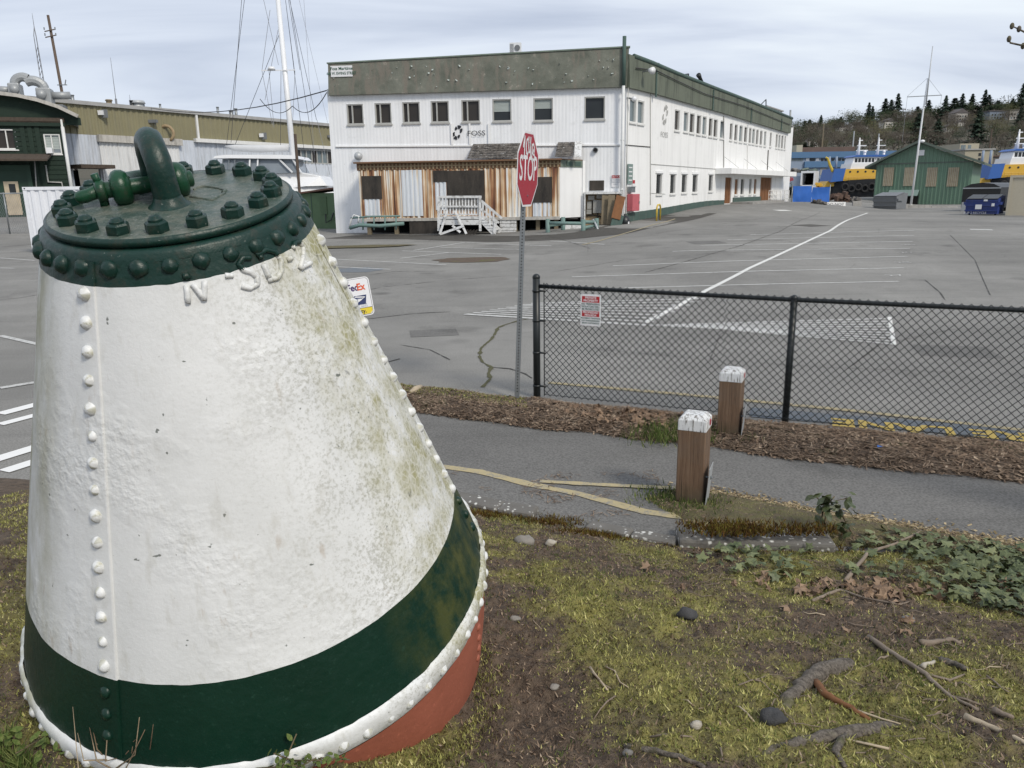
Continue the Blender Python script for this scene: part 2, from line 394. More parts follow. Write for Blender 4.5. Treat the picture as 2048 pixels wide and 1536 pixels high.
# buoy
g = NT('buoy_white')
s = g.sep(); ln = g.n('ShaderNodeVectorMath', operation='NORMALIZE')
xy = g.n('ShaderNodeCombineXYZ'); g.l(s[0], xy.inputs[0]); g.l(s[1], xy.inputs[1]); g.l(xy.outputs[0], ln.inputs[0])
dt = g.n('ShaderNodeVectorMath', operation='DOT_PRODUCT'); g.l(ln.outputs[0], dt.inputs[0]); dt.inputs[1].default_value = (.97, -.10, 0)
dl = g.n('ShaderNodeVectorMath', operation='DOT_PRODUCT'); g.l(ln.outputs[0], dl.inputs[0]); dl.inputs[1].default_value = (-.95, -.30, 0)
fine = g.noise(55, 6, .72); mid = g.noise(7, 6, .65); pit = g.noise(48, 3, .5)
k = g.mix(g.ramp(g.noise(3, 5, .6), (.3, 0.0), (.7, 1.0)), (.645, .655, .645), (.75, .76, .755))
spk = g.ramp(g.math('ADD', g.math('MULTIPLY', g.noise(85, 5, .75), .74), g.math('MULTIPLY', mid, .26)), (.49, 0.0), (.60, 1.0))
side = g.ramp(dt.outputs['Value'], (.30, .08), (.66, .36), (.90, 1.0))
k = g.mix(g.math('MULTIPLY', spk, g.math('MULTIPLY', side, .62)), k, (.19, .185, .12))
alg = g.ramp(g.math('ADD', g.math('MULTIPLY', mid, .55), g.math('MULTIPLY', g.noise(1, 5, .65, g.map((11, 11, 2.2))), .45)), (.42, 0.0), (.60, 1.0))
sidea = g.ramp(dt.outputs['Value'], (.82, 0.0), (.98, 1.0))
k = g.mix(g.math('MULTIPLY', g.math('MULTIPLY', alg, sidea), .9), k, (.27, .25, .075))
vein = g.ramp(g.vor(34, feat='DISTANCE_TO_EDGE'), (.0, 1.0), (.11, 0.0))
k = g.mix(g.math('MULTIPLY', g.math('MULTIPLY', vein, sidea), .6), k, (.66, .65, .58))
blk = g.ramp(g.noise(16, 5, .7), (.62, 0.0), (.70, .7)); k = g.mix(g.math('MULTIPLY', blk, sidea), k, (.05, .05, .04))
left = g.math('MULTIPLY', g.ramp(dl.outputs['Value'], (.72, 0.0), (.96, .9)), g.ramp(g.noise(1, 5, .6, g.map((9, 9, 1.1))), (.32, 0.0), (.62, 1.0)))
k = g.mix(left, k, (.26, .25, .13))
spots = g.ramp(g.noise(38, 2, .5), (.735, 0.0), (.76, .8)); k = g.mix(spots, k, (.06, .075, .06))
drip = g.ramp(g.noise(1, 4, .6, g.map((24, 24, .8))), (.57, 0.0), (.74, .30)); k = g.mix(drip, k, (.36, .34, .26))
chip = g.ramp(g.noise(13, 6, .8), (.70, 0.0), (.715, .85)); k = g.mix(chip, k, (.12, .10, .075))
run = g.math('MULTIPLY', g.ramp(g.noise(1, 3, .5, g.map((30, 30, 1.4), (0, 0, 0), (3, 1, 0))), (.66, 0.0), (.74, .4)), g.ramp(g.noise(2, 3), (.45, 0.0), (.6, 1.0))); k = g.mix(run, k, (.30, .20, .10))
rr = g.math('ADD', .35, g.math('MULTIPLY', fine, .25))
g.col(k).rough(rr)
zone = g.ramp(g.noise(2.3, 4, .6), (.52, .03), (.64, 1.0))
h = g.math('ADD', g.math('MULTIPLY', g.math('MULTIPLY', pit, zone), 1.5), g.math('ADD', g.math('MULTIPLY', mid, .25), g.math('MULTIPLY', fine, .35)))
g.bump(h, .36, .012); g.done()
def mk_buoy_paint(name, c, alg=.0, rough=.34, grime=0):
    g = NT(name); s = g.sep(); ln = g.n('ShaderNodeVectorMath', operation='NORMALIZE'); xy = g.n('ShaderNodeCombineXYZ'); g.l(s[0], xy.inputs[0]); g.l(s[1], xy.inputs[1]); g.l(xy.outputs[0], ln.inputs[0])
    dt = g.n('ShaderNodeVectorMath', operation='DOT_PRODUCT'); g.l(ln.outputs[0], dt.inputs[0]); dt.inputs[1].default_value = (.99, -.02, 0)
    k = g.mix(g.noise(5, 5, .6), tuple(x * .75 for x in c), tuple(x * 1.3 for x in c))
    k = g.mix(g.ramp(g.noise(60, 4, .7), (.60, 0.0), (.70, .25)), k, tuple(x * 2.6 + .02 for x in c))
    if grime: k = g.mix(g.ramp(g.noise(24, 6, .75), (.50, 0.0), (.66, grime)), k, (.045, .040, .028)); k = g.mix(g.ramp(g.noise(110, 3, .6), (.68, 0.0), (.74, grime)), k, (.24, .26, .23))
    if alg:
        f = g.math('MULTIPLY', g.ramp(g.math('ADD', g.math('MULTIPLY', g.noise(8, 6, .7), .6), g.math('MULTIPLY', g.noise(1, 5, .6, g.map((14, 14, 3))), .4)), (.42, 0.0), (.58, 1.0)), g.ramp(dt.outputs['Value'], (.72, 0.0), (.93, alg)))
        k = g.mix(g.math('MULTIPLY', f, .65), k, (.10, .10, .025))
    g.col(k).rough(g.math('ADD', rough, g.math('MULTIPLY', g.noise(30, 4), .2)))
    g.b.inputs['Specular IOR Level'].default_value = .38
    g.bump(g.math('ADD', g.noise(26, 5, .65), g.math('MULTIPLY', g.noise(6, 3), .8)), .32, .01); return g.done()
mk_buoy_paint('buoy_green', (.0035, .024, .0145), .9, .30)
mk_buoy_paint('buoy_green_top', (.005, .028, .021), 0, .30, .5)
mk_buoy_paint('buoy_red', (.31, .098, .060), 0, .55)
simple('crack_moss', (.085, .082, .035), .95, .4, 20)
simple('crack_dark', (.06, .058, .052), .95, .3, 20)
mk_buoy_paint('shackle_green', (.007, .050, .022), 0, .24, .45)
g = NT('plate_green')
k = g.mix(g.noise(6, 5, .6), (.026, .055, .043), (.075, .105, .085)); k = g.mix(g.ramp(g.noise(16, 7, .75), (.42, 0.0), (.62, .8)), k, (.15, .155, .125))
k = g.mix(g.ramp(g.noise(75, 4, .7), (.57, 0.0), (.68, .6)), k, (.24, .25, .23))
g.col(k).rough(g.ramp(g.noise(9, 4), (.3, .30), (.7, .5))); g.bump(g.noise(38, 5, .7), .55, .012); g.done()
simple('rust_dark', (.07, .035, .02), .95, .5, 30, bump=.6)

# metals, paints
simple('black_metal', (.012, .016, .017), .42, .3, 6)
simple('galv', (.27, .29, .30), .45, .25, 6, metal=.6)
simple('galv_light', (.46, .48, .49), .5, .2, 3, metal=.3)
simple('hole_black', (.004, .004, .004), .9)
g = NT('sign_red'); k = g.mix(g.noise(4, 4), (.30, .010, .028), (.40, .016, .034)); k = g.mix(g.ramp(g.noise(30, 5, .7), (.62, 0.0), (.7, .25)), k, (.6, .4, .4)); g.col(k).rough(.4); g.done()
simple('sign_white', (.76, .76, .77), .4, .08, 5)
simple('sign_ink', (.012, .014, .02), .5)
simple('sign_red_flat', (.42, .02, .025), .5)
simple('sign_yellow', (.72, .56, .03), .45, .06)
simple('sign_navy', (.02, .035, .12), .45)
simple('sign_purple', (.045, .012, .11), .45)
simple('sign_orange', (.72, .11, .03), .45)
simple('sign_grey_ink', (.28, .33, .38), .5)
simple('sign_green_ink', (.015, .08, .05), .5)
g = NT('timber'); w_ = g.noise(1, 7, .68, g.map((46, 46, 2.4)), .5); k = g.ramp(w_, (.28, (.075, .045, .028)), (.48, (.145, .088, .052)), (.72, (.22, .145, .092))); k = g.mix(g.ramp(g.noise(5, 4), (.45, 0.0), (.7, .5)), k, (.14, .115, .09))
k = g.mix(g.ramp(g.noise(1, 3, .5, g.map((60, 60, .6))), (.66, 0.0), (.70, .9)), k, (.022, .013, .009))
s = g.sep(); foot = g.ramp(g.math('ADD', s[2], g.math('MULTIPLY', g.noise(9, 4), .16)), (.08, 1.0), (.26, 0.0)); k = g.mix(g.math('MULTIPLY', foot, .75), k, (.035, .038, .016))  # contact shade painted into the post base as a dark dirt tone
g.col(k).rough(.85); g.bump(w_, .6, .01); g.done()
simple('timber_grey', (.10, .09, .07), .9, .5, 18, bump=.5)
g = NT('cap_white'); w_ = g.noise(1, 6, .75, g.map((55, 55, 7)), .6); k = g.mix(g.ramp(w_, (.50, 0.0), (.58, .95)), (.70, .71, .71), (.15, .14, .12)); k = g.mix(g.ramp(g.noise(7, 4), (.60, 0.0), (.68, .5)), k, (.32, .33, .27)); g.col(k).rough(.75); g.bump(w_, .7, .01); g.done()
simple('red_reflector', (.35, .03, .04), .4)
def glass(name, c=(.015, .018, .02), rough=.08):
    g = NT(name); g.col(g.mix(g.noise(.8, 3), c, tuple(x * 2 + .01 for x in c))).rough(rough); g.b.inputs['Specular IOR Level'].default_value = .28; return g.done()
glass('glass_dark'); glass('glass_brown', (.022, .019, .016), .12); glass('glass_side', (.10, .125, .135), .10); glass('glass_boat', (.13, .15, .17), .1)
simple('blind', (.42, .47, .45), .7, .1, 2)
simple('frame_grey', (.42, .42, .40), .6, .2, 5)
simple('frame_white', (.72, .72, .70), .6, .15, 5)

def mk_wall(name, c, dirt=.35, peel=0.0, seam=None):
    g = NT(name)
    k = g.mix(g.noise(.7, 5, .6), tuple(x * .88 for x in c), c)
    st = g.ramp(g.noise(1, 6, .65, g.map((3.2, 3.2, .22))), (.46, 0.0), (.75, dirt)); k = g.mix(st, k, (.33, .335, .325))
    bl = g.ramp(g.noise(2.4, 6, .7), (.57, 0.0), (.75, dirt * .9)); k = g.mix(bl, k, (.40, .41, .395))
    if peel:
        pl = g.ramp(g.noise(5, 7, .75), (.66, 0.0), (.69, peel)); k = g.mix(pl, k, (.14, .12, .10))
    g.col(k).rough(.62); g.bump(g.noise(8, 4), .15, .01); return g.done()
mk_wall('wall_white', (.86, .875, .89), .24, .5); mk_wall('wall_side', (.87, .872, .86), .28, .6); mk_wall('wall_plain', (.86, .865, .865), .12)
g = NT('parapet_peel')
k = g.mix(g.ramp(g.noise(1.1, 6, .65), (.35, 0.0), (.65, 1.0)), (.105, .115, .092), (.19, .198, .163))
v = g.noise(1, 6, .7, g.map((2.4, 2.4, .5)))
k = g.mix(g.ramp(v, (.50, 0.0), (.60, .85)), k, (.19, .17, .14))
k = g.mix(g.ramp(g.noise(2.2, 8, .8), (.60, 0.0), (.64, .85)), k, (.30, .275, .235))
k = g.mix(g.ramp(g.noise(5.5, 5, .75), (.665, 0.0), (.69, .9)), k, (.02, .024, .02))
g.col(k).rough(.8); g.bump(g.noise(7, 7, .75), .5, .03); g.done()
g = NT('parapet_side')
k = g.mix(g.noise(.9, 5, .6), (.095, .112, .085), (.155, .172, .13)); v = g.noise(1, 6, .7, g.map((2.8, 2.8, .3)))
k = g.mix(g.ramp(v, (.5, 0.0), (.66, .8)), k, (.045, .052, .04)); k = g.mix(g.ramp(g.noise(4, 6, .75), (.64, 0.0), (.68, .7)), k, (.19, .19, .155)); g.col(k).rough(.8); g.done()
g = NT('rusty_siding')
n_ = g.noise(1, 5, .62, g.map((4.2, 4.2, .13))); n2 = g.noise(.42, 3, .5); n3 = g.noise(1, 3, .6, g.map((16, 16, .25)))
s = g.sep(); f = g.math('ADD', g.math('ADD', g.math('MULTIPLY', n_, .62), g.math('MULTIPLY', n2, .30)), g.math('MULTIPLY', n3, .32))
k = g.ramp(f, (.535, (.72, .74, .75)), (.59, (.72, .66, .55)), (.625, (.53, .36, .20)), (.675, (.27, .125, .06)), (.74, (.10, .04, .025)))
g.col(k).rough(.7); g.done()
simple('siding_clean', (.66, .70, .74), .55, .1, 2, grime=.25)
simple('soffit_rust', (.20, .10, .055), .9, .6, 6, bump=.3, c2=(.12, .10, .06))
simple('trim_green', (.17, .215, .175), .7, .3, 3, grime=.4)
simple('base_green', (.06, .105, .09), .75, .25, 2, grime=.4)
g = NT('board_dark'); w_ = g.noise(1, 6, .7, g.map((2.5, 2.5, .7))); k = g.mix(g.ramp(w_, (.35, 0.0), (.7, 1.0)), (.020, .018, .016), (.065, .055, .045)); k = g.mix(g.ramp(g.noise(14, 5, .7), (.58, 0.0), (.7, .35)), k, (.12, .105, .09)); g.col(k).rough(.9); g.done()
g = NT('shingle'); k = g.mix(g.ramp(g.noise(5, 7, .78), (.45, 0.0), (.56, 1.0)), (.045, .040, .036), (.15, .135, .12)); k = g.mix(g.ramp(g.noise(3.3, 7, .8), (.60, 0.0), (.635, .9)), k, (.60, .60, .585)); g.col(k).rough(.95); g.bump(g.noise(6, 6), .6, .03); g.done()
g = NT('wood_white'); w_ = g.noise(6, 6, .75); k = g.mix(g.ramp(w_, (.50, 0.0), (.60, .8)), (.66, .67, .67), (.30, .295, .28)); g.col(k).rough(.85); g.done()
simple('wood_old', (.22, .18, .12), .9, .4, 3, bump=.2)
simple('board_tan', (.38, .345, .26), .85, .25, 3, grime=.3)
simple('wood_brown', (.22, .095, .035), .8, .4, 3)
simple('ply', (.36, .27, .16), .85, .35, 3, grime=.4)
simple('pipe_green', (.15, .245, .225), .6, .25, 4, grime=.4)
simple('pipe_white', (.70, .71, .70), .55, .12, 4)
simple('box_red', (.50, .12, .14), .55, .12, 4)
simple('sign_teal', (.19, .26, .24), .6, .1)
simple('yellow_paint', (.62, .45, .06), .5)
simple('panel_grey', (.33, .33, .31), .7, .35, 5, grime=.3)
simple('olive_metal', (.235, .215, .125), .55, .12, .8, grime=.3)
simple('warehouse_white', (.56, .60, .66), .5, .1, .6, grime=.45)
simple('warehouse_door', (.68, .69, .69), .55, .12, .6, grime=.35)
simple('roof_grey', (.36, .36, .35), .7, .25, 2)
g = NT('boards_green'); k = g.mix(g.noise(2.2, 6, .65), (.004, .014, .009), (.013, .034, .020)); k = g.mix(g.ramp(g.noise(1, 6, .75, g.map((3, 3, 9))), (.58, 0.0), (.72, .6)), k, (.06, .055, .04)); g.col(k).rough(.8); g.bump(g.noise(5, 5), .4, .02); g.done()
simple('door_green', (.014, .048, .028), .6, .25, 2)
simple('door_cream', (.52, .44, .32), .75, .3, 3)
simple('board_weathered', (.085, .065, .05), .95, .5, 6, bump=.4)
simple('fascia_white', (.50, .48, .44), .85, .3, 4, grime=.6)
simple('duct_grey', (.33, .345, .35), .45, .15, 1, metal=.2)
simple('container_white', (.74, .76, .80), .5, .06, 1, grime=.18)
simple('container_beige', (.44, .40, .31), .6, .1, 1)
simple('utility_green', (.09, .155, .075), .6, .2, 2)
simple('utility_roof', (.16, .085, .06), .8, .3, 3)
simple('boat_white', (.76, .77, .78), .25, .05, 1)
simple('canvas_grey', (.58, .59, .60), .7, .1, 3)
simple('wire', (.03, .03, .035), .6); simple('wire_grey', (.22, .23, .25), .6); simple('pole_wood', (.115, .085, .065), .9, .3, 3)
simple('shed_green', (.14, .235, .165), .55, .14, .5, grime=.2)
simple('shed_roof', (.10, .13, .105), .6, .2, 1)
simple('tarp_blue', (.02, .12, .46), .55, .25, 1.2, bump=.4)
simple('tug_blue', (.03, .115, .38), .45, .1); simple('tug_yellow', (.62, .37, .04), .5, .1); simple('tug_black', (.016, .018, .022), .7, .4, 2)
simple('tyre', (.010, .010, .011), .8)
simple('dumpster_blue', (.022, .045, .20), .5, .15, 1, grime=.15); simple('dumpster_grey', (.17, .18, .19), .55, .15, 1)
simple('trailer_black', (.012, .013, .015), .4, .2, 1)
simple('warehouse_blue', (.075, .165, .30), .6, .1, .15); simple('warehouse_pale', (.24, .30, .39), .6, .1, .15)
simple('beige_wall', (.37, .34, .26), .8, .1, .2); simple('roof_brown', (.13, .09, .075), .9, .3, .3)
simple('junk_grey', (.16, .15, .14), .8, .5, 2)
simple('junk_rust', (.12, .075, .055), .9, .4, 2)
def mk_crown(name, a, b):
    g = NT(name); k = g.mix(g.noise(.35, 4, .6), a, b); k = g.mix(g.math('MULTIPLY', g.rnd(), .5), k, tuple(x * 1.5 for x in b)); g.col(k).rough(.95); g.b.inputs['Specular IOR Level'].default_value = .1; return g.done()
mk_crown('conifer', (.026, .044, .034), (.050, .072, .050)); mk_crown('bare_crown', (.082, .070, .058), (.135, .118, .094)); mk_crown('olive_crown', (.085, .085, .045), (.145, .140, .07)); mk_crown('broadleaf', (.035, .05, .03), (.07, .09, .048))
mk_blade('bare_wood', [(.3, (.075, .067, .06)), (.5, (.125, .11, .093)), (.7, (.19, .168, .135))], .03)
mk_blade('dark_wood', [(.3, (.02, .032, .024)), (.5, (.035, .05, .032)), (.7, (.06, .075, .045))], .03)
simple('trunk', (.07, .055, .045), .9)
g = NT('hill'); k = g.mix(g.noise(.02, 6, .7), (.058, .052, .040), (.105, .098, .072)); k = g.mix(g.ramp(g.noise(.06, 5, .7), (.5, 0.0), (.62, .7)), k, (.035, .045, .03)); g.col(k).rough(1); g.done()
g = NT('water'); g.col((.05, .065, .065)).rough(.12); g.bump(g.noise(.6, 4), .3, .1); g.done()
g = NT('ground'); g.col(g.mix(g.noise(.05, 5), (.11, .10, .08), (.16, .15, .12))).rough(1); g.done()
for i_, c_ in enumerate([(.62, .60, .56), (.40, .38, .35), (.27, .26, .27), (.47, .36, .30), (.20, .24, .30)]): simple('house_%d' % i_, c_, .8, .1, .2)
simple('house_roof', (.11, .10, .10), .9, .3, .3)
# ------------------------------------------------------------ ground, water, hills
mb = MB(); mb.quad((-3000, -600, -1.3), (3000, -600, -1.3), (3000, 3000, -1.3), (-3000, 3000, -1.3))
struct(mb.build('ground', M('ground')))
mb = MB(); mb.quad((-900, 92, -.7), (1200, 92, -.7), (1200, 262, -.7), (-900, 262, -.7)); struct(mb.build('water', M('water')))
def grid(x0, x1, nx, y0, y1, ny, f):
    mb = MB(); P = []; 
    for j in range(ny + 1):
        for i in range(nx + 1):
            x = x0 + (x1 - x0) * i / nx; y = y0 + (y1 - y0) * j / ny; P.append((x, y, f(x, y)))
    mb.add(P, [(j * (nx + 1) + i, j * (nx + 1) + i + 1, (j + 1) * (nx + 1) + i + 1, (j + 1) * (nx + 1) + i) for j in range(ny) for i in range(nx)])
    return mb
struct(grid(-70, 70, 140, 3, 92, 89, lotz).build('parking_lot', M('asphalt'), smooth=True))
struct(grid(-60, -4, 20, -6, 3, 3, lambda x, y: 0).build('road', M('asphalt')))
def ridge(x): return lerp_tab([(-900, 25), (-300, 38), (150, 47), (253, 53), (320, 62), (360, 66), (410, 71), (470, 77), (700, 88), (1300, 60)], x)
def hillz(x, y): return -1.5 + ridge(x) * sm(255, 760, y) ** .9 + noise.noise(V((x * .012, y * .012, 0))) * 4 * sm(270, 400, y)
struct(grid(-900, 1300, 110, 258, 1100, 42, hillz).build('hillside', M('hill'), smooth=True))

# ------------------------------------------------------------ foreground: path, verge, bank
PFAR = [(-3.4, 8.55), (-1.15, 7.5), (-.31, 7.04), (.4, 6.73), (1.7, 6.19), (2.22, 5.86), (3.73, 5.28), (8, 3.6)]
LNEAR = [(-3.6, 9.6), (-1.35, 8.62), (.03, 7.94), (.4, 7.76), (2.54, 6.85), (4.33, 6.16), (8.5, 4.5)]
mb = MB(); P = []; fs = []; N = 60
for i in range(N + 1):
    x = -3.3 + 11 * i / N
    P += [(x, lerp_tab(EDGE, x) - .35, .004), (x, lerp_tab(PFAR, x) + .1, .004)]
for i in range(N): fs.append((2 * i, 2 * i + 2, 2 * i + 3, 2 * i + 1))
mb.add(P, fs); struct(mb.build('footpath', M('asphalt_path')))
def stripz(x, t): return .008 + .055 * math.sin(math.pi * min(1, max(0, t))) ** .7 + noise.noise(V((x * 5, t * 6, 1))) * .012
def strip_pt(x, t):
    a = lerp_tab(PFAR, x); b = lerp_tab(LNEAR, x)
    wob = noise.noise(V((x * 2.2, t * 3, 9))) * .06
    return V((x, a + (b - a) * t + wob, 0))
P = []; NX, NY = 130, 12
for i in range(NX + 1):
    x = -2.9 + 10.9 * i / NX
    for j in range(NY + 1):
        t = j / NY; q = strip_pt(x, t); endf = sm(-2.9, -2.5, x)
        P.append((q.x, q.y, stripz(x, t) * endf - (.02 if j in (0, NY) else 0)))
mb = MB(); mb.add(P, [(i * (NY + 1) + j, (i + 1) * (NY + 1) + j, (i + 1) * (NY + 1) + j + 1, i * (NY + 1) + j + 1) for i in range(NX) for j in range(NY)])
struct(mb.build('planting_strip', M('mulch'), smooth=True))
def mossmask(x, y): return noise.noise(V((x * 1.5 + 4, y * 1.5, 2))) * .7 + noise.noise(V((x * 5, y * 5, 8))) * .5 + .07 + .07 * sm(.2, 1.6, x) - .42 * math.exp(-(((x - .02) / .35) ** 2 + ((y - 2.7) / .7) ** 2))
bm_ = grid(-2.8, 3.8, 440, 1.2, 5.3, 280, bankz)
bo = struct(bm_.build('moss_bank', M('soil'), smooth=True)); at_ = bo.data.attributes.new('moss', 'FLOAT', 'POINT')
at_.data.foreach_set('value', [.5 + 1.1 * mossmask(v[0], v[1]) for v in bm_.v])
struct(grid(-14, 10, 160, -6, 6.6, 84, lambda x, y: bankz(x, y) - (.05 if -2.75 < x < 3.75 and 1.25 < y < 5.25 else 0)).build('bank_ground', M('soil'), smooth=True))

# verge round the near bollard
VP = [(.92, 5.10), (1.15, 5.27), (1.43, 5.22), (1.9, 4.93), (2.22, 4.72), (2.7, 4.48), (3.1, 4.26), (3.1, 4.1), (2.0, 4.3), (1.5, 4.42), (1.15, 4.60)]
cx, cy = 1.7, 4.72
mb = MB(); P = [(cx, cy, .05)]; fs = []
for k in (.5, .8, 1.0):
    for (x, y) in VP:
        X = cx + (x - cx) * k; Y = cy + (y - cy) * k
        P.append((X + noise.noise(V((X * 6, Y * 6, 2))) * .05 * k, Y + noise.noise(V((X * 6, Y * 6, 7))) * .05 * k, .042 if k < .6 else (.03 if k < .9 else .001)))
n = len(VP)
for i in range(n):
    fs.append((0, 1 + (i + 1) % n, 1 + i))
    for r in range(2): fs.append((1 + r * n + i, 1 + r * n + (i + 1) % n, 1 + (r + 1) * n + (i + 1) % n, 1 + (r + 1) * n + i))
struct(mb.add(P, [f[::-1] for f in fs]).build('verge', M('lawn_moss'), smooth=True))

# kerb stones with lichen
def kerb(name, label, pts, wd, h, z0):
    mb = MB()
    for a, b in zip(pts, pts[1:]):
        a = V((*a, 0)); b = V((*b, 0)); d = (b - a); nn = V((-d.y, d.x, 0)).normalized() * wd
        mb.obox(a + V((0, 0, z0)), d * .985, nn, V((0, 0, h)))
    return tag(mb.build(name, M('concrete_lichen'), bevel=.02), label, 'kerb')
kerb('kerb_stone', 'lichen spotted concrete kerb stone half buried in moss below the nearer timber bollard', [(1.0, 4.30), (1.93, 4.20)], .24, .13, -.06)
kerb('kerb_edge', 'worn concrete edging with white lichen right beside the big buoy', [(-.46, 5.06), (-.12, 4.86), (.12, 4.76)], .16, .09, -.04)
kerb('kerb_edge', 'low broken concrete edge where the asphalt path meets the mossy bank', [(.45, 4.58), (.72, 4.44), (.98, 4.31)], .12, .08, -.04)

# ------------------------------------------------------------ painted markings
def ribbon(name, pts, wd, mat, z=.010, step=.6, world=False, jit=0):
    W = [V(p) if world else hit(*p) for p in pts]
    Q = []
    for a, b in zip(W, W[1:]):
        n = max(1, int((b - a).length / step))
        Q += [a + (b - a) * (i / n) for i in range(n)]
    Q.append(W[-1]); mb = MB(); P = []
    for i, q in enumerate(Q):
        d = Q[min(i + 1, len(Q) - 1)] - Q[max(0, i - 1)]; d.z = 0; nn = V((-d.y, d.x, 0)).normalized() * wd / 2
        if jit: nn *= 1 + jit * noise.noise(q * 7); 
        for k in (-1, 1):
            r = q + nn * k; P.append((r.x, r.y, lotz(r.x, r.y) + z))
    mb.add(P, [(2 * i, 2 * i + 2, 2 * i + 3, 2 * i + 1)[::-1] for i in range(len(Q) - 1)])
    return struct(mb.build(name, M(mat)))
ribbon('parking_line', [(1735, 426), (1660, 462), (1500, 536), (1415, 580), (1290, 646)], .115, 'line_white', .0075)
for a, b in [((1500, 470), (1828, 461)), ((1455, 480), (1828, 471)), ((1400, 491), (1825, 483)), ((1345, 503), (1820, 497)), ((1226, 532), (1815, 513)), ((1144, 554), (1808, 536)), ((1250, 576), (1798, 563)),
             ((657, 518), (892, 530)), ((657, 533), (781, 539)), ((804, 502), (1003, 509)), ((880, 495), (1050, 499)), ((933, 485), (1103, 492)), ((827, 501), (930, 485)), ((1100, 482), (1210, 489)), ((800, 517), (900, 505)), ((0, 516), (70, 521)), ((0, 536), (30, 537))]:
    ribbon('parking_line', [a, b], .10, 'line_faded', .006)
# two hatched islands
H1a, H1b = [(1062, 607), (930, 629)], [(1412, 597), (1292, 651)]
for i in range(9):
    t = i / 8; a = (H1a[0][0] + (H1a[1][0] - H1a[0][0]) * t, H1a[0][1] + (H1a[1][1] - H1a[0][1]) * t); b = (H1b[0][0] + (H1b[1][0] - H1b[0][0]) * t, H1b[0][1] + (H1b[1][1] - H1b[0][1]) * t)
    ribbon('hatch_line', [a, ((a[0] + b[0]) / 2, (a[1] + b[1]) / 2), b], .10 if i < 8 else .14, 'line_faded', .005 + .0006 * i)
for i in range(10):
    t = i / 9; ribbon('hatch_line', [(1300 + 160 * min(1, t * 1.2), 651 + 10 * t), (1781 + 6 * t, 637 + 52 * t)], .09, 'line_faded', .005 + .0006 * i)
ribbon('hatch_line', [(1779, 635), (1788, 691)], .06, 'line_white', .012)
ribbon('yellow_line', [(1098, 766), (1400, 793), (1700, 822), (2048, 862)], .09, 'line_yellow_faded', .009)
ribbon('painted_band', [(1500, 825), (1750, 845), (2048, 871), (2300, 895)], .34, 'paint_blue_grey', .006)
for a, b, wd in [((0, 829), (80, 808), .16), ((0, 850), (80, 829), .13), ((-40, 930), (80, 893), .16), ((8, 944), (80, 921), .14), ((0, 777), (80, 764), .12)]:
    ribbon('crosswalk_bar', [a, b], wd, 'line_crisp' if wd > .12 else 'line_faded', .008)
ribbon('crosswalk_bar', [(0, 672), (80, 690)], .10, 'line_faded', .008)
# FIRE LANE lettering, painted to be read from the lot
pa, pb = hit(1680, 846), hit(2100, 880); xd = (pa - pb); xd.z = 0; xd.normalize(); yd = V((xd.y, -xd.x, 0)); yd = -yd if yd.y > 0 else yd
cpt = (pa + pb) / 2 + xd * -.05
struct(text('road_lettering', 'FIRE LANE', .36, frame((cpt.x, cpt.y, .011), xd, yd), M('line_yellow'), None, sx=1.17, bold=.012))
# bay numbers fading between the stalls
for i, (px, py) in enumerate([(1790, 551), (1806, 525), (1812, 505), (1817, 490)]):
    q = hit(px, py); struct(text('bay_number', str(27 + i), .42, frame((q.x, q.y, lotz(q.x, q.y) + .007), (1, 0, 0), (0, 1, 0)), M('line_faded')))
ribbon('road_arrow', [(1940, 459), (1985, 460)], .5, 'line_faded', .008)
ribbon('road_arrow', [(1552, 421), (1578, 421)], .5, 'line_white', .008)
# yellow edge lines of the path
def flat(name, pts, wd, mat, z):
    mb = MB(); P = []; pts = [V((*p, 0)) for p in pts]; Q = []
    for a, b in zip(pts, pts[1:]): Q += [a + (b - a) * (i / 8) for i in range(8)]
    Q.append(pts[-1])
    for i, q in enumerate(Q):
        d = Q[min(i + 1, len(Q) - 1)] - Q[max(0, i - 1)]; nn = V((-d.y, d.x, 0)).normalized() * wd / 2 * (1 + .35 * noise.noise(q * 9))
        P += [(q - nn + V((0, 0, z)))[:], (q + nn + V((0, 0, z)))[:]]
    mb.add(P, [(2 * i, 2 * i + 2, 2 * i + 3, 2 * i + 1)[::-1] for i in range(len(Q) - 1)]); return struct(mb.build(name, M(mat)))
flat('yellow_line', [(-.75, 5.90), (-.26, 5.69), (.12, 5.41), (.48, 5.20), (.89, 4.87), (1.3, 4.71)], .085, 'line_yellow_faded', .009)
flat('yellow_line', [(.2, 5.46), (.6, 5.38), (1.2, 5.28)], .06, 'line_yellow_faded', .0125)
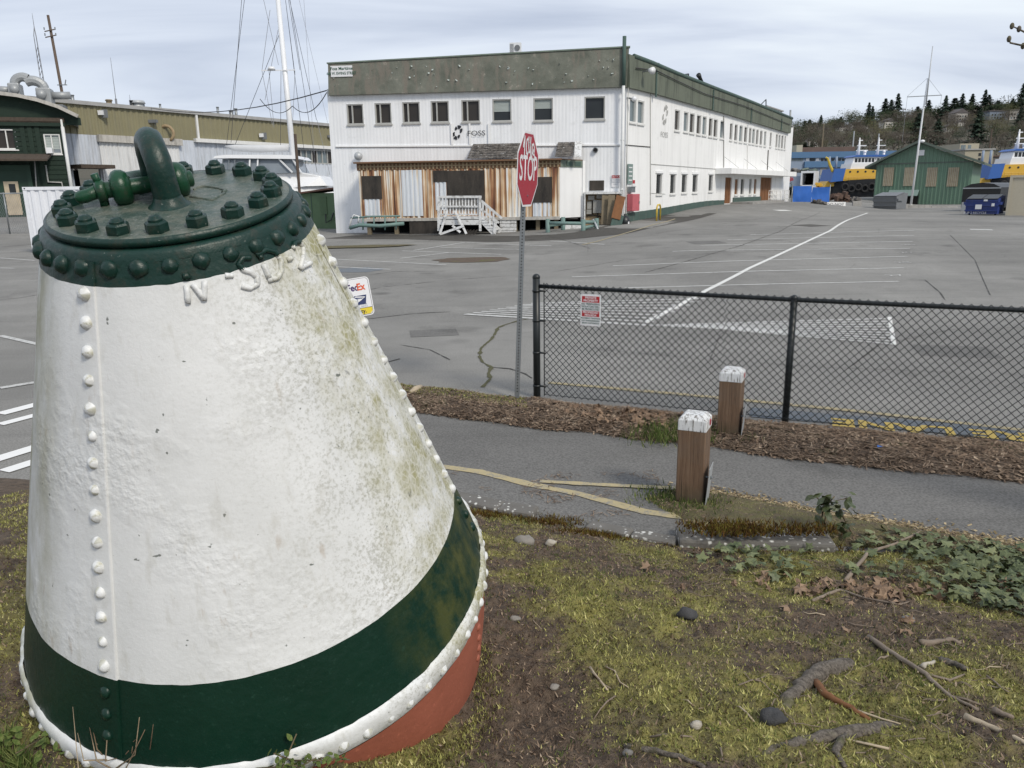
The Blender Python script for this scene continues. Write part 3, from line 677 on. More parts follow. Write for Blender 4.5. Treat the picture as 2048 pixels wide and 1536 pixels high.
# cracks grown with moss, dirt patches, dark patch before the building
def crack(name, pts, wd, mat='crack_moss', z=.007):
    o = ribbon(name, pts, wd, mat, z, .08, jit=1.6); o['kind'] = 'stuff'; return o
crack('mossy_crack', [(1060, 637), (1033, 643), (1010, 650), (996, 656), (990, 668), (983, 679), (972, 688), (962, 697), (959, 714), (965, 725), (983, 735), (977, 747), (981, 758), (965, 775)], .04)
for pts in ([(722, 640), (780, 633), (830, 627), (900, 624)], [(770, 726), (800, 718)], [(983, 735), (1020, 738), (1050, 748), (1064, 757)], [(1090, 470), (1180, 497), (1060, 540)][:2], [(740, 550), (790, 543), (890, 543)], [(1640, 425), (1560, 463), (1480, 492), (1400, 515), (1290, 545)], [(1560, 455), (1600, 450)]):
    crack('crack', pts, .022, 'crack_dark', .0065)
def blob(name, px, py, wx, wy, mat, z, kind='stuff', n=28, seed=0):
    c = hit(px, py); mb = MB(); P = [(c.x, c.y, lotz(c.x, c.y) + z)]
    for i in range(n):
        t = 2 * math.pi * i / n; k = 1 + .3 * noise.noise(V((math.cos(t) * 2, math.sin(t) * 2, seed)))
        x = c.x + math.cos(t) * wx * k; y = c.y + math.sin(t) * wy * k; P.append((x, y, lotz(x, y) + z))
    mb.add(P, [(0, 1 + i, 1 + (i + 1) % n) for i in range(n)]); o = mb.build(name, M(mat)); o['kind'] = kind; return o
for pts in ([(1100, 545), (1250, 520), (1480, 505), (1640, 497)], [(1900, 470), (1950, 520), (1980, 590)], [(1850, 560), (1880, 585), (1890, 600)], [(1200, 700), (1420, 720), (1640, 735), (1900, 745)], [(1420, 720), (1440, 670), (1500, 640)], [(660, 600), (760, 575), (900, 560), (1020, 552)], [(1700, 735), (1760, 690), (1900, 660), (2048, 655)], [(1300, 470), (1420, 452), (1530, 436)], [(800, 690), (860, 700), (900, 720)], [(0, 600), (40, 596), (75, 590)]):
    crack('crack', pts, .016, 'crack_dark', .0065)
def patch(name, a, b, wd, mat='asphalt_dark'): return ribbon(name, [a, b], wd, mat, .0045, .5)
patch('asphalt_patch', (1830, 700), (1990, 706), .8, 'asphalt_path'); patch('asphalt_patch', (820, 668), (915, 664), .6, 'asphalt_path'); patch('asphalt_patch', (1600, 452), (1640, 450), 1.2); patch('asphalt_patch', (1380, 486), (1445, 484), .9, 'asphalt_path')
blob('dirt_patch', 945, 520, 1.15, .75, 'mulch', .009, seed=1)
blob('grass_patch', 722, 494, 1.9, .6, 'lawn_moss', .03, seed=2)
blob('blue_bay', 715, 540, .7, .6, 'paint_blue_grey', .005, 'structure', seed=3)
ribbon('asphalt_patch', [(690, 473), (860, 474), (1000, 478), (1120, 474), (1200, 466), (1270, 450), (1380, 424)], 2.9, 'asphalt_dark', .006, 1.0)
ribbon('yellow_line', [(1165, 490), (1195, 483), (1240, 470), (1290, 455), (1350, 438)], .09, 'line_yellow_faded', .012)

# ------------------------------------------------------------ ground cover
rnd = random.Random(3)
def blade(mb, p, h, wd, lean=.6, d=None):
    t = rnd.uniform(0, 6.283); ca, sa = math.cos(t), math.sin(t); l = rnd.uniform(0, lean) * h; a2 = rnd.uniform(0, 6.283)
    x, y, z = p
    b = len(mb.v); mb.v += [(x - ca * wd / 2, y - sa * wd / 2, z - .004), (x + ca * wd / 2, y + sa * wd / 2, z - .004), (x + math.cos(a2) * l, y + math.sin(a2) * l, z + h)]
    mb.f.append((b, b + 1, b + 2))
def flake_(mb, p, l, wd, tilt=.5):
    t = rnd.uniform(0, 6.283); a = V((math.cos(t), math.sin(t), rnd.uniform(-tilt, tilt))) * l / 2; b = V((-math.sin(t), math.cos(t), rnd.uniform(-tilt, tilt))) * wd / 2; p = V(p)
    mb.quad(p - a, p - b * rnd.random(), p + a, p + b)
def inbuoy(x, y): return (x + .93) ** 2 / .5 + (y - 2.85) ** 2 / .5 < 1
moss = MB(); grass = MB(); dry = MB()
for i in range(400000):
    y = 1.55 + 4.6 * rnd.random() ** 1.35; x = rnd.uniform(-3.6, 3.6)
    if abs(x) > y * .75 + .4 or y > lerp_tab(EDGE, x) + .02 or inbuoy(x, y): continue
    m = mossmask(x, y); z = bankz(x, y)
    if m > rnd.uniform(-.34, .20): blade(moss, (x, y, z), rnd.uniform(.004, .012) * (1 + 1.2 * max(0, m)), rnd.uniform(.004, .009), 1.8)
    elif rnd.random() < .22: blade(dry, (x, y, z), rnd.uniform(.005, .016), rnd.uniform(.004, .011), 2.4)
for i in range(900):
    y = 1.6 + 3.2 * rnd.random(); x = rnd.uniform(-2.4, 2.8)
    if inbuoy(x, y) or noise.noise(V((x * 1.1, y * 1.1, 40))) < .12 or y > lerp_tab(EDGE, x): continue
    for k in range(9):
        X = x + rnd.gauss(0, .02); Y = y + rnd.gauss(0, .02); blade(grass, (X, Y, bankz(X, Y)), rnd.uniform(.012, .034), .0035, .9)
# along the foot of the bank and round the buoy
for i in range(4200):
    t = rnd.uniform(-2.5, .35); X = -.936 + (.78 + abs(rnd.gauss(0, .06))) * math.cos(t); Y = 2.52 + (.74 + abs(rnd.gauss(0, .06))) * math.sin(t)
    blade(grass if t < -1.2 else moss, (X, Y, bankz(X, Y)), rnd.uniform(.015, .06) if t < -1.2 else rnd.uniform(.006, .018), .006, 1.2)
# verge round the bollard, grass in the strip
def verge_z(x, y): return .03
for i in range(7000):
    a = rnd.random() ** .5; k = rnd.randrange(len(VP)); b = rnd.random(); p = V(VP[k]).lerp(V(VP[(k + 1) % len(VP)]), b)
    x = cx + (p.x - cx) * a; y = cy + (p.y - cy) * a; blade(moss if rnd.random() < .7 else grass, (x, y, .03 * (1 - a) + .008), rnd.uniform(.01, .028), .006, 1.1)
for X0, Y0, s, n, h in [(1.20, 5.02, .10, 260, .05), (1.0, 5.1, .10, 200, .05), (1.36, 4.9, .07, 120, .05), (1.55, 6.62, .10, 160, .14), (1.30, 6.42, .14, 420, .13), (1.62, 6.35, .07, 140, .1), (1.72, 6.55, .08, 120, .12), (2.05, 6.32, .06, 80, .06)]:
    for i in range(n):
        x = X0 + rnd.gauss(0, s); y = Y0 + rnd.gauss(0, s); blade(grass, (x, y, .04), rnd.uniform(.4, 1) * h, .008, .9)
for i in range(9000):      # mossy left end of the strip
    x = rnd.uniform(-2.6, .15); t = rnd.random()
    if t < .45 + .25 * noise.noise(V((x * 2, 3, 3))): continue
    q = strip_pt(x, t); blade(moss if rnd.random() < .75 else grass, (q.x, q.y, stripz(x, t)), rnd.uniform(.01, .022), .01, 1.2)
deb = MB()
for i in range(24000):
    y = 1.6 + 3.6 * rnd.random() ** 1.2; x = rnd.uniform(-2.6, 3.4)
    if abs(x) > y * .75 + .4 or y > lerp_tab(EDGE, x) or inbuoy(x, y): continue
    m = mossmask(x, y)
    if rnd.random() < (.9 if m < 0 else .5): flake_(deb, (x, y, bankz(x, y) + rnd.uniform(.003, .012)), rnd.uniform(.006, .026), rnd.uniform(.002, .009), .7)
for i in range(2600):
    y = 1.6 + 3.2 * rnd.random(); x = rnd.uniform(-.2, 3.2)
    if inbuoy(x, y) or abs(x) > y * .75 + .4 or y > lerp_tab(EDGE, x) or noise.noise(V((x * 2.3, y * 2.3, 71))) < .05: continue
    for k in range(7): X = x + rnd.gauss(0, .014); Y = y + rnd.gauss(0, .014); blade(grass, (X, Y, bankz(X, Y)), rnd.uniform(.006, .02), .005, 1.5)
mso = stuff(moss.build('moss', M('moss_blade'))); mso['label'] = 'yellow green moss carpeting the foreground bank'
stuff(grass.build('grass', M('grass_blade')))['label'] = 'short green grass tufts at the buoy foot and bollards'
stuff(deb.build('bank_litter', M('chip')))['label'] = 'scraps of bark and leaf lying on the bank'
stuff(dry.build('dry_debris', M('chip')))['label'] = 'brown plant debris on bare soil between the moss'
def flake(mb, p, l, wd, tilt=.5):
    t = rnd.uniform(0, 6.283); a = V((math.cos(t), math.sin(t), rnd.uniform(-tilt, tilt))) * l / 2; b = V((-math.sin(t), math.cos(t), rnd.uniform(-tilt, tilt))) * wd / 2; p = V(p)
    mb.quad(p - a - b, p + a - b, p + a + b, p - a + b)
def inpoly_(x, y, P):
    c = False; n = len(P)
    for i in range(n):
        (a, b), (d, e_) = P[i], P[(i + 1) % n]
        if (b > y) != (e_ > y) and x < (d - a) * (y - b) / (e_ - b) + a: c = not c
    return c
lit = MB(); gold = MB()
for i in range(26000):
    x = rnd.uniform(-2.6, 6.0); t = rnd.random()
    if x < .2 and t > .55 and rnd.random() < .8: continue
    q = strip_pt(x, t); z = stripz(x, t) + .006
    if rnd.random() < .62: flake(lit, (q.x, q.y, z), rnd.uniform(.012, .05), rnd.uniform(.006, .022))
    else: flake(lit, (q.x, q.y, z + .004), rnd.uniform(.05, .16), rnd.uniform(.003, .006), .15)
for i in range(900):
    x = rnd.uniform(-.5, 1.1); y = rnd.uniform(4.8, 5.7)
    if noise.noise(V((x * 3, y * 3, 60))) > .12 and y > lerp_tab(EDGE, x) + .05: flake(lit, (x, y, .012), rnd.uniform(.02, .07), .005, .1)
for i in range(2600):
    t = rnd.random(); k = lerp_tab([(0, 0), (1, 1)], t); x = 1.2 + 2.3 * t + rnd.gauss(0, .06); y = lerp_tab([(1.15, 5.25), (1.43, 5.2), (2.22, 4.72), (2.62, 4.52), (3.6, 4.0)], x) + rnd.gauss(-.05, .09)
    flake(gold, (x, y, .03 if y < lerp_tab([(1.15, 5.25), (1.43, 5.2), (2.22, 4.72), (2.62, 4.52), (3.6, 4.0)], x) else .012), rnd.uniform(.012, .03), rnd.uniform(.008, .018), .4)
for i in range(5200):
    x = rnd.uniform(.95, 3.1); y = rnd.uniform(4.1, 5.28)
    if inpoly_(x, y, VP): flake_(lit if rnd.random() < .8 else gold, (x, y, .035 + rnd.uniform(0, .012)), rnd.uniform(.008, .04), rnd.uniform(.003, .012), .5)
lo = stuff(lit.build('leaf_litter', M('chip'))); lo['label'] = 'brown twigs and shredded leaves covering the strip before the fence'
stuff(gold.build('wood_chips', M('chip_gold')))['label'] = 'pale yellow leaf scraps along the near edge of the path'
rm = MB()
for i in range(5200):
    c = rnd.choice([(1.25, 4.36, .16), (1.38, 4.3, .12), (1.75, 4.3, .18), (.25, 4.72, .1), (-.2, 4.80, .15), (.5, 4.45, .12)]); x = c[0] + rnd.gauss(0, c[2]); y = c[1] + rnd.gauss(0, .05)
    blade(rm, (x, y, max(bankz(x, y), .12 if x > 1.0 and x < 1.95 and 4.22 < y < 4.5 else 0)), rnd.uniform(.012, .035), .010, 1.2)
stuff(rm.build('rust_moss', M('rust_moss')))['label'] = 'rust brown moss cushions on the kerb stones'

# ivy: the largest leaves one by one, the rest as one mass
def leaf_mesh(name, mat, kind):
    mb = MB()
    if kind == 'ivy':
        pts = [(0, -.42), (.34, -.50), (.30, -.16), (.56, .06), (.22, .16), (0, .62), (-.22, .16), (-.56, .06), (-.30, -.16), (-.34, -.50)]
    elif kind == 'maple':
        pts = [(0, -.5), (.25, -.32), (.55, -.30), (.36, -.02), (.58, .28), (.22, .22), (.02, .62), (-.2, .2), (-.55, .25), (-.33, -.05), (-.52, -.32), (-.22, -.34)]
    else:
        pts = [(0, -.5), (.2, -.3), (.3, 0), (.2, .32), (0, .56), (-.2, .32), (-.3, 0), (-.2, -.3)]
    curl = .5 if kind == 'maple' else .10
    P = [(0, 0, .05)] + [(x, y, -curl * (x * x * 2 + y * y) + .05 + rnd.uniform(-.06, .06) * (4 if kind == 'maple' else 1)) for x, y in pts]
    mb.add(P, [(0, 1 + i, 1 + (i + 1) % len(pts)) for i in range(len(pts))]); return mb.mesh(name, mat, False), P, mb.f
IV = [leaf_mesh('leaf', M('ivy_leaf'), 'ivy') for _ in range(4)]
DL = [leaf_mesh('leaf', M('dead_leaf'), 'maple') for _ in range(4)]
IVP = [(.95, 4.2), (1.5, 4.15), (2.0, 4.30), (2.3, 4.45), (2.6, 4.38), (3.2, 4.12), (3.9, 3.8), (3.6, 2.9), (2.6, 2.75), (2.3, 3.15), (1.9, 3.45), (1.45, 3.55), (1.0, 3.85)]
def inpoly(x, y, P):
    c = False; n = len(P)
    for i in range(n):
        (a, b), (d, e_) = P[i], P[(i + 1) % n]
        if (b > y) != (e_ > y) and x < (d - a) * (y - b) / (e_ - b) + a: c = not c
    return c
def leaf_rot(tilt): return Euler((rnd.gauss(.25, tilt), rnd.gauss(0, tilt), rnd.uniform(0, 6.283))).to_matrix().to_4x4()
ivy = thing('ivy_patch', 'dense patch of green ivy leaves spreading at the right edge of the bank', 'ivy', (2.3, 3.6, bankz(2.3, 3.6)))
rest = MB(); cnt = 0; cand = []
while len(cand) < 1450:
    x = rnd.uniform(.9, 4.0); y = rnd.uniform(2.7, 4.46)
    if not inpoly(x, y, IVP): continue
    dens = noise.noise(V((x * 1.6, y * 1.6, 30))) + .75 * sm(1.6, 2.6, x) - .9 * (1 if (x - 1.75) ** 2 / .12 + (y - 3.55) ** 2 / .05 < 1 else 0)
    if rnd.random() < dens * .9 + .35: cand.append((x, y))
cand.sort(key=lambda p: abs(p[0] / p[1]) > .70)
stems = MB()
for i, (x, y) in enumerate(cand):
    s_ = rnd.uniform(.035, .075); z = max(bankz(x, y), .02) + rnd.uniform(.012, .06); Mx = Matrix.Translation((x, y, z)) @ leaf_rot(.35) @ Matrix.Scale(s_, 4)
    if i < 300:
        o = bpy.data.objects.new('leaf', IV[i % 4][0]); COL.objects.link(o); o.parent = ivy; o.matrix_local = Matrix.Translation(-ivy.location) @ Mx
    else:
        _, P, F_ = IV[i % 4]; rest.add([Mx @ V(p) for p in P], F_)
    if i % 3 == 0: stems.tube([(x, y, z), (x + rnd.uniform(-.03, .03), y + rnd.uniform(-.03, .03), bankz(x, y) - .01)], .0018, 4)
stuff(rest.build('leaf_mass', M('ivy_leaf'), ivy)); stuff(stems.build('stem', M('stem'), ivy))
dl = thing('dead_leaves', 'heap of curled brown dead leaves lying among the ivy', 'dead leaves', (1.75, 3.5, bankz(1.75, 3.5)))
for i in range(120):
    if i < 105: x = rnd.gauss(1.85, .3); y = rnd.gauss(3.5, .12)
    else: x = rnd.uniform(.6, 3.0); y = rnd.uniform(2.9, 4.1)
    s_ = rnd.uniform(.03, .075); Mx = Matrix.Translation((x, y, bankz(x, y) + rnd.uniform(.008, .035))) @ leaf_rot(.5) @ Matrix.Scale(s_, 4)
    o = bpy.data.objects.new('leaf', DL[i % 4][0]); COL.objects.link(o); o.parent = dl; o.matrix_local = Matrix.Translation(-dl.location) @ Mx
dl2 = thing('dead_leaves', 'reddish brown dead leaves in front of the fence between the timber bollards', 'dead leaves', (1.2, 6.7, .05))
for i in range(110):
    x = rnd.gauss(1.1, .35); q = strip_pt(x, rnd.uniform(.25, .75)); s_ = rnd.uniform(.05, .09); Mx = Matrix.Translation((q.x, q.y, .06 + rnd.uniform(0, .03))) @ leaf_rot(.5) @ Matrix.Scale(s_, 4)
    o = bpy.data.objects.new('leaf', DL[i % 4][0]); COL.objects.link(o); o.parent = dl2; o.matrix_local = Matrix.Translation(-dl2.location) @ Mx
# ------------------------------------------------------------ the buoy
buoy = thing('mooring_buoy', 'huge leaning riveted steel buoy painted white with dark green bands and shackle on top', 'buoy', (-.920, 2.609, .7855))
buoy.rotation_euler = (.2885, -.015, 0)
RB, KS = .795, -.3352
def cr(s): return RB + KS * s
def cp(th, s, dr=0):
    t = R_(th); r = cr(s) + dr; return V((r * math.cos(t), r * math.sin(t), s + dr * .33))
def dent(th, s): return .0022 * noise.noise(V((math.cos(th) * 3, math.sin(th) * 3, s * 3))) + .001 * noise.noise(V((math.cos(th) * 9, math.sin(th) * 9, s * 9)))
def band(name, mat, lo, hi, nz, n=180):
    mb = MB(); P = []
    for j in range(nz + 1):
        for i in range(n):
            th = 2 * math.pi * i / n
            a = lo + .0022 * noise.noise(V((math.cos(th) * 14, math.sin(th) * 14, lo * 7))); b = hi + .0022 * noise.noise(V((math.cos(th) * 14, math.sin(th) * 14, hi * 7)))
            s_ = a + (b - a) * j / nz; r = cr(s_) + dent(th, s_); P.append((r * math.cos(th), r * math.sin(th), s_))
    mb.add(P, [(j * n + i, j * n + (i + 1) % n, (j + 1) * n + (i + 1) % n, (j + 1) * n + i) for j in range(nz) for i in range(n)])
    return mb.build(name, M(mat), buoy, True, local=True)
shell = band('shell', 'buoy_white', .25, 1.281, 34)
band('lower_band', 'buoy_green', 0, .25, 10)
collar = band('collar', 'buoy_green_top', 1.281, 1.335, 4)
mb = MB(); mb.lathe([(cr(1.335), 1.335), (.342, 1.353), (.335, 1.361), (.296, 1.362)], 120); mb.build('collar_rim', M('buoy_green_top'), buoy, True, local=True)
mb = MB(); mb.lathe([(.302, 1.352), (.302, 1.372)], 90); mb.build('gasket', M('rust_dark'), buoy, True, local=True)
mb = MB(); mb.lathe([(.298, 1.364), (.318, 1.365), (.3235, 1.371), (.3235, 1.380), (.317, 1.386), (.298, 1.3875), (.2, 1.389), (.1, 1.390), (.0005, 1.390)], 120); lid = mb.build('lid', M('plate_green'), buoy, True, local=True)
mb = MB(); mb.lathe([(.317, 1.3868), (.325, 1.381), (.325, 1.370), (.316, 1.363)], 120); mb.build('lid_edge', M('buoy_green_top'), buoy, True, local=True)
# flange and red foot
P = []; n = 240; prof = [(.793, .006), (.803, .002), (.811, -.018), (.813, -.05), (.809, -.082), (.798, -.098), (.780, -.103)]
mb = MB()
for j, (r, z) in enumerate(prof):
    for i in range(n):
        th = 2 * math.pi * i / n; k = .006 * noise.noise(V((math.cos(th) * 16, math.sin(th) * 16, z * 20))); P.append(((r + k) * math.cos(th), (r + k) * math.sin(th), z + k))
mb.add(P, [(j * n + i, (j + 1) * n + i, (j + 1) * n + (i + 1) % n, j * n + (i + 1) % n) for j in range(len(prof) - 1) for i in range(n)])
mb.build('flange', M('buoy_white'), buoy, True, local=True)
mb = MB(); mb.lathe([(.730, -.70), (.775, -.45), (.797, -.25), (.802, -.095)], 140); mb.build('foot', M('buoy_red'), buoy, True, local=True)
# lap seams
for a0, a1 in ((-116, -103.6), (3.5, 12.5)):
    for nm, mt, s0, s1 in (('lap_seam', 'buoy_white', .25, 1.281), ('lap_seam', 'buoy_green', .01, .25), ('lap_seam', 'buoy_green_top', 1.281, 1.338)):
        mb = MB(); P = []; A = [a0, a0 + .6 * (a1 - a0), a1 - .5, a1, a1 + .05]; D = [.0005, .004, .0055, .0052, -.002]
        for j in range(13):
            s_ = s0 + (s1 - s0) * j / 12; sk = -.9 * (1.28 - s_) / 1.0 if a0 < -50 else 0
            for a, d in zip(A, D): P.append(cp(a + sk * 1.3, s_, d))
        mb.add(P, [(j * 5 + i, j * 5 + i + 1, (j + 1) * 5 + i + 1, (j + 1) * 5 + i) for j in range(12) for i in range(4)]); mb.build(nm, M(mt), buoy, True, local=True)
# rivets
def rivet_mesh(mat, r, h, hexa=False):
    mb = MB(); prof = [(r * 1.12, -.003), (r * 1.04, h * .25), (r * .84, h * .62), (r * .45, h * .93), (.0006, h)]
    mb.lathe(prof, 9); mb.v = [tuple(V(p) * (1 + .24 * noise.noise(V(p) * 70 + V((h * 99, 0, 0))))) for p in mb.v]
    return mb.mesh('rivet', M(mat), True)
RM = {k: rivet_mesh(*v) for k, v in dict(top=('buoy_green_top', .0215, .016), white=('buoy_white', .0165, .015), low=('buoy_green', .0165, .013), fl=('buoy_white', .0165, .014), red=('buoy_red', .014, .010)).items()}
def put(me, name, M4, parent=buoy):
    o = bpy.data.objects.new(name, me); COL.objects.link(o); o.parent = parent; o.matrix_local = M4; return o
def on_cone(th, s_, dr=0, spin=0, sc_=1):
    t = R_(th); z = V((math.cos(t), math.sin(t), .335)).normalized(); x = V((-math.sin(t), math.cos(t), 0)); y = z.cross(x)
    Mx = Matrix((x, y, z)).transposed().to_4x4(); Mx.translation = cp(th, s_, dr); return Mx @ Matrix.Rotation(spin, 4, 'Z') @ Matrix.Scale(sc_, 4)
for i in range(30): put(RM['top'], 'rivet', on_cone(-97.3 + 12 * i, 1.322, .002 if 12 * i > 200 else 0, rnd.random() * 6, rnd.uniform(.86, 1.08)))
for i in range(15): put(RM['white'], 'rivet', on_cone(-108.2, 1.262 - i * .0698, .003, rnd.random() * 6, rnd.uniform(.82, 1.14)))
for i in range(3): put(RM['low'], 'rivet', on_cone(-108.3, .205 - i * .066, .003, rnd.random() * 6))
for i in range(15): put(RM['white'], 'rivet', on_cone(7.6, 1.238 - i * .069, .003, rnd.random() * 6, rnd.uniform(.9, 1.12)))
for i in range(3): put(RM['low'], 'rivet', on_cone(8.0, .21 - i * .066, .003, rnd.random() * 6))
for i in range(66):
    th = i * 360 / 66; t = R_(th); Mx = Matrix((V((-math.sin(t), math.cos(t), 0)), V((0, 0, 1)), V((math.cos(t), math.sin(t), 0)))).transposed().to_4x4(); Mx.translation = V((.808 * math.cos(t), .808 * math.sin(t), -.050 + rnd.uniform(-.006, .006)))
    put(RM['fl'], 'rivet', Mx @ Matrix.Rotation(rnd.random() * 6, 4, 'Z') @ Matrix.Scale(rnd.uniform(.85, 1.1), 4))
for i in range(4):
    for th in (-12, 80, 175):
        t = R_(th); z = -.16 - i * .055; Mx = Matrix((V((-math.sin(t), math.cos(t), 0)), V((0, 0, 1)), V((math.cos(t), math.sin(t), 0)))).transposed().to_4x4(); r = lerp_tab([(-.45, .775), (-.25, .797), (-.1, .802)], z); Mx.translation = V((r * math.cos(t), r * math.sin(t), z)); put(RM['red'], 'rivet', Mx)
# lid nuts with bolt ends
def nut_mesh(k):
    mb = MB(); r = .0285
    hexp = lambda rr, z: [(rr * math.cos(math.pi / 3 * i) * (1 + .06 * noise.noise(V((i, k, z * 50)))), rr * math.sin(math.pi / 3 * i), z + .002 * noise.noise(V((i, k + 3, 1)))) for i in range(6)]
    L = [hexp(r * 1.0, -.002), hexp(r * 1.03, .006), hexp(r, .021), hexp(r * .84, .0255)]
    mb.add(sum(L, []), [(j * 6 + i, j * 6 + (i + 1) % 6, (j + 1) * 6 + (i + 1) % 6, (j + 1) * 6 + i) for j in range(3) for i in range(6)] + [(18, 19, 20, 21, 22, 23)])
    nut = mb.mesh('nut', M('buoy_green_top'))
    mb = MB(); h = rnd.uniform(.030, .037); mb.lathe([(.0180, .024), (.0170, .028), (.0180, .031), (.0160, h), (.012, h + .006), (.0005, h + .008)], 10); return nut, mb.mesh('bolt_end', M('buoy_green_top'), True)
NM = [nut_mesh(k) for k in range(4)]
for i in range(18):
    t = R_(-177 + i * 20); a, b = NM[i % 4]; Mx = Matrix.Translation((.274 * math.cos(t), .274 * math.sin(t), 1.3885)) @ Matrix.Rotation(rnd.random() * 6, 4, 'Z') @ Matrix.Rotation(rnd.uniform(-.05, .05), 4, 'X')
    o = put(a, 'nut', Mx); put(b, 'bolt_end', Matrix.Identity(4), o)
# lifting bail
f0, f1 = V((.013, -.057, 1.385)), V((-.075, .092, 1.385)); mid = (f0 + f1) / 2; hv = (f1 - f0) / 2; pts = [f0 + V((0, 0, -.01)), f0 + V((0, 0, .04)), f0 + V((0, 0, .075))]
for i in range(1, 16):
    a = math.pi * i / 16; pts.append(mid - hv * math.cos(a) + V((0, 0, .080 + hv.length * .95 * math.sin(a))))
pts += [f1 + V((0, 0, .075)), f1 + V((0, 0, .04)), f1 + V((0, 0, -.01))]
mb = MB(); mb.tube(pts, [.0385, .0355] + [.034] * (len(pts) - 4) + [.0355, .0385], 20); mb.v = [tuple(V(p) + V((1, 1, 1)) * .0012 * noise.noise(V(p) * 45)) for p in mb.v]
bail = mb.build('lifting_bail', M('buoy_green_top'), buoy, True, local=True)
mb = MB()
for f in (f0, f1):
    t0 = len(mb.v); mb.lathe([(.058, .001), (.048, .006), (.041, .016), (.036, .028)], 20); mb.v = mb.v[:t0] + [(x + f.x, y + f.y, z + 1.388) for x, y, z in mb.v[t0:]]
mb.build('weld_bead', M('buoy_green_top'), bail, True, local=True)
# shackle lying through the bail
sa = V((.905, .425, 0)).normalized(); sb = V((-.425, .905, 0)); c0 = V((-.053, .014, 1.430))
shk = MB()
def torus_lug(c, ax, R1, r1):
    q = []; x = ax.orthogonal().normalized(); y = ax.cross(x)
    shk.tube([c + (x * math.cos(t) + y * math.sin(t)) * R1 for t in [2 * math.pi * i / 18 for i in range(19)]], r1, 12)
for t_ in (-.078, .070): torus_lug(c0 + sa * t_, sa, .024, .0265)
bow = [c0 + sa * -.078 + sb * .02]
for i in range(13):
    a = math.pi * i / 12; bow.append(c0 + sb * (.055 + .095 * math.sin(a)) - sa * (.074 * math.cos(a) + .004) + V((0, 0, -.018 * math.sin(a))))
bow.append(c0 + sa * .070 + sb * .02); shk.tube(bow, .026, 12)
shk.v = [tuple(V(p) + V((1, 1, 1)) * .0016 * noise.noise(V(p) * 60)) for p in shk.v]
sh = shk.build('shackle', M('shackle_green'), buoy, True, local=True)
mb = MB(); mb.tube([c0 + sa * -.135, c0 + sa * -.1, c0 + sa * .105, c0 + sa * .11], [.021, .0225, .0225, .016], 14); mb.build('pin', M('shackle_green'), sh, True, local=True)
mb = MB(); q = c0 + sa * -.128
mb.tube([q + sa * .012, q + sa * .008, q - sa * .008, q - sa * .014], [.024, .030, .031, .022], 10); mb.bar(q + V((0, 0, .012)), q + V((0, 0, .047)) - sa * .006, .016, .014); mb.bar(q - V((0, 0, .012)), q - V((0, 0, .043)) - sa * .002, .018, .016)
mb.build('nut_collar', M('shackle_green'), sh, True, local=True)
mb = MB(); mb.tube([q - sa * .008, q - sa * .03 + V((0, 0, -.006)), q - sa * .045 + V((0, 0, -.009)), q - sa * .062 + V((0, 0, -.011)), q - sa * .068 + V((0, 0, -.012))], [.019, .017, .0185, .016, .008], 8); mb.build('pin_handle', M('shackle_green'), sh, True, local=True)
# weld bead mark on the lid
mb = MB(); L1 = [(.033, .084), (.03, .10), (.045, .118), (.07, .112), (.10, .092), (.130, .070), (.126, .05)]; L2 = [(.045, .012), (.07, .0), (.095, -.012), (.120, -.022), (.126, .005), (.132, .04)]
for L in (L1, L2): mb.tube([(x + rnd.uniform(-.003, .003), y + rnd.uniform(-.003, .003), 1.390) for x, y in L], [rnd.uniform(.004, .006) for _ in L], 6)
mb.build('weld_mark', M('plate_green'), lid, True, local=True)
# raised weld lettering  N - S D - 2
def letter(name, strokes, up=.008):
    A = MB(); B = MB(); BD = 1.281
    for st in strokes:
        Q = []
        for (a, s0), (b, s1) in zip(st, st[1:]): Q += [(a + (b - a) * k / 5, s0 + (s1 - s0) * k / 5) for k in range(5)]
        Q.append(st[-1])
        for (mbx, sel) in ((A, lambda s_: s_ <= BD + .002), (B, lambda s_: s_ >= BD - .002)):
            run = []
            for q in Q + [None]:
                if q and sel(q[1]): run.append(cp(q[0], q[1], .002))
                else:
                    if len(run) > 1: mbx.tube(run, [.0076 + .0014 * noise.noise(p * 80) for p in run], 7)
                    run = []
    root = None
    if A.v: root = A.build(name, M('buoy_white'), buoy, True, local=True)
    if B.v: B.build(name if root is None else 'letter_top', M('buoy_green_top'), root or buoy, True, local=True)
letter('raised_letter', [[(-69.8, 1.231), (-68.4, 1.300)], [(-68.4, 1.300), (-63.9, 1.234)], [(-64.2, 1.232), (-61.6, 1.285)]])
letter('raised_dash', [[(-54.3, 1.277), (-51.3, 1.272)]])
letter('raised_letter', [[(-42.0, 1.300), (-45.3, 1.306), (-47.8, 1.294), (-46.8, 1.279), (-44.1, 1.268), (-42.3, 1.252), (-43.2, 1.236), (-46.5, 1.231), (-49.6, 1.243)]])
letter('raised_letter', [[(-37.6, 1.300), (-37.6, 1.240)], [(-39.2, 1.303), (-34.0, 1.306), (-30.0, 1.292), (-28.9, 1.270), (-30.6, 1.245), (-34.0, 1.232), (-38.4, 1.236)]])
letter('raised_dash', [[(-25.6, 1.262), (-23.2, 1.260)]])
letter('raised_letter', [[(-19.5, 1.278), (-17.0, 1.289), (-13.4, 1.283), (-12.5, 1.268), (-16.0, 1.247), (-21.0, 1.227), (-18.5, 1.226), (-12.8, 1.222)]])

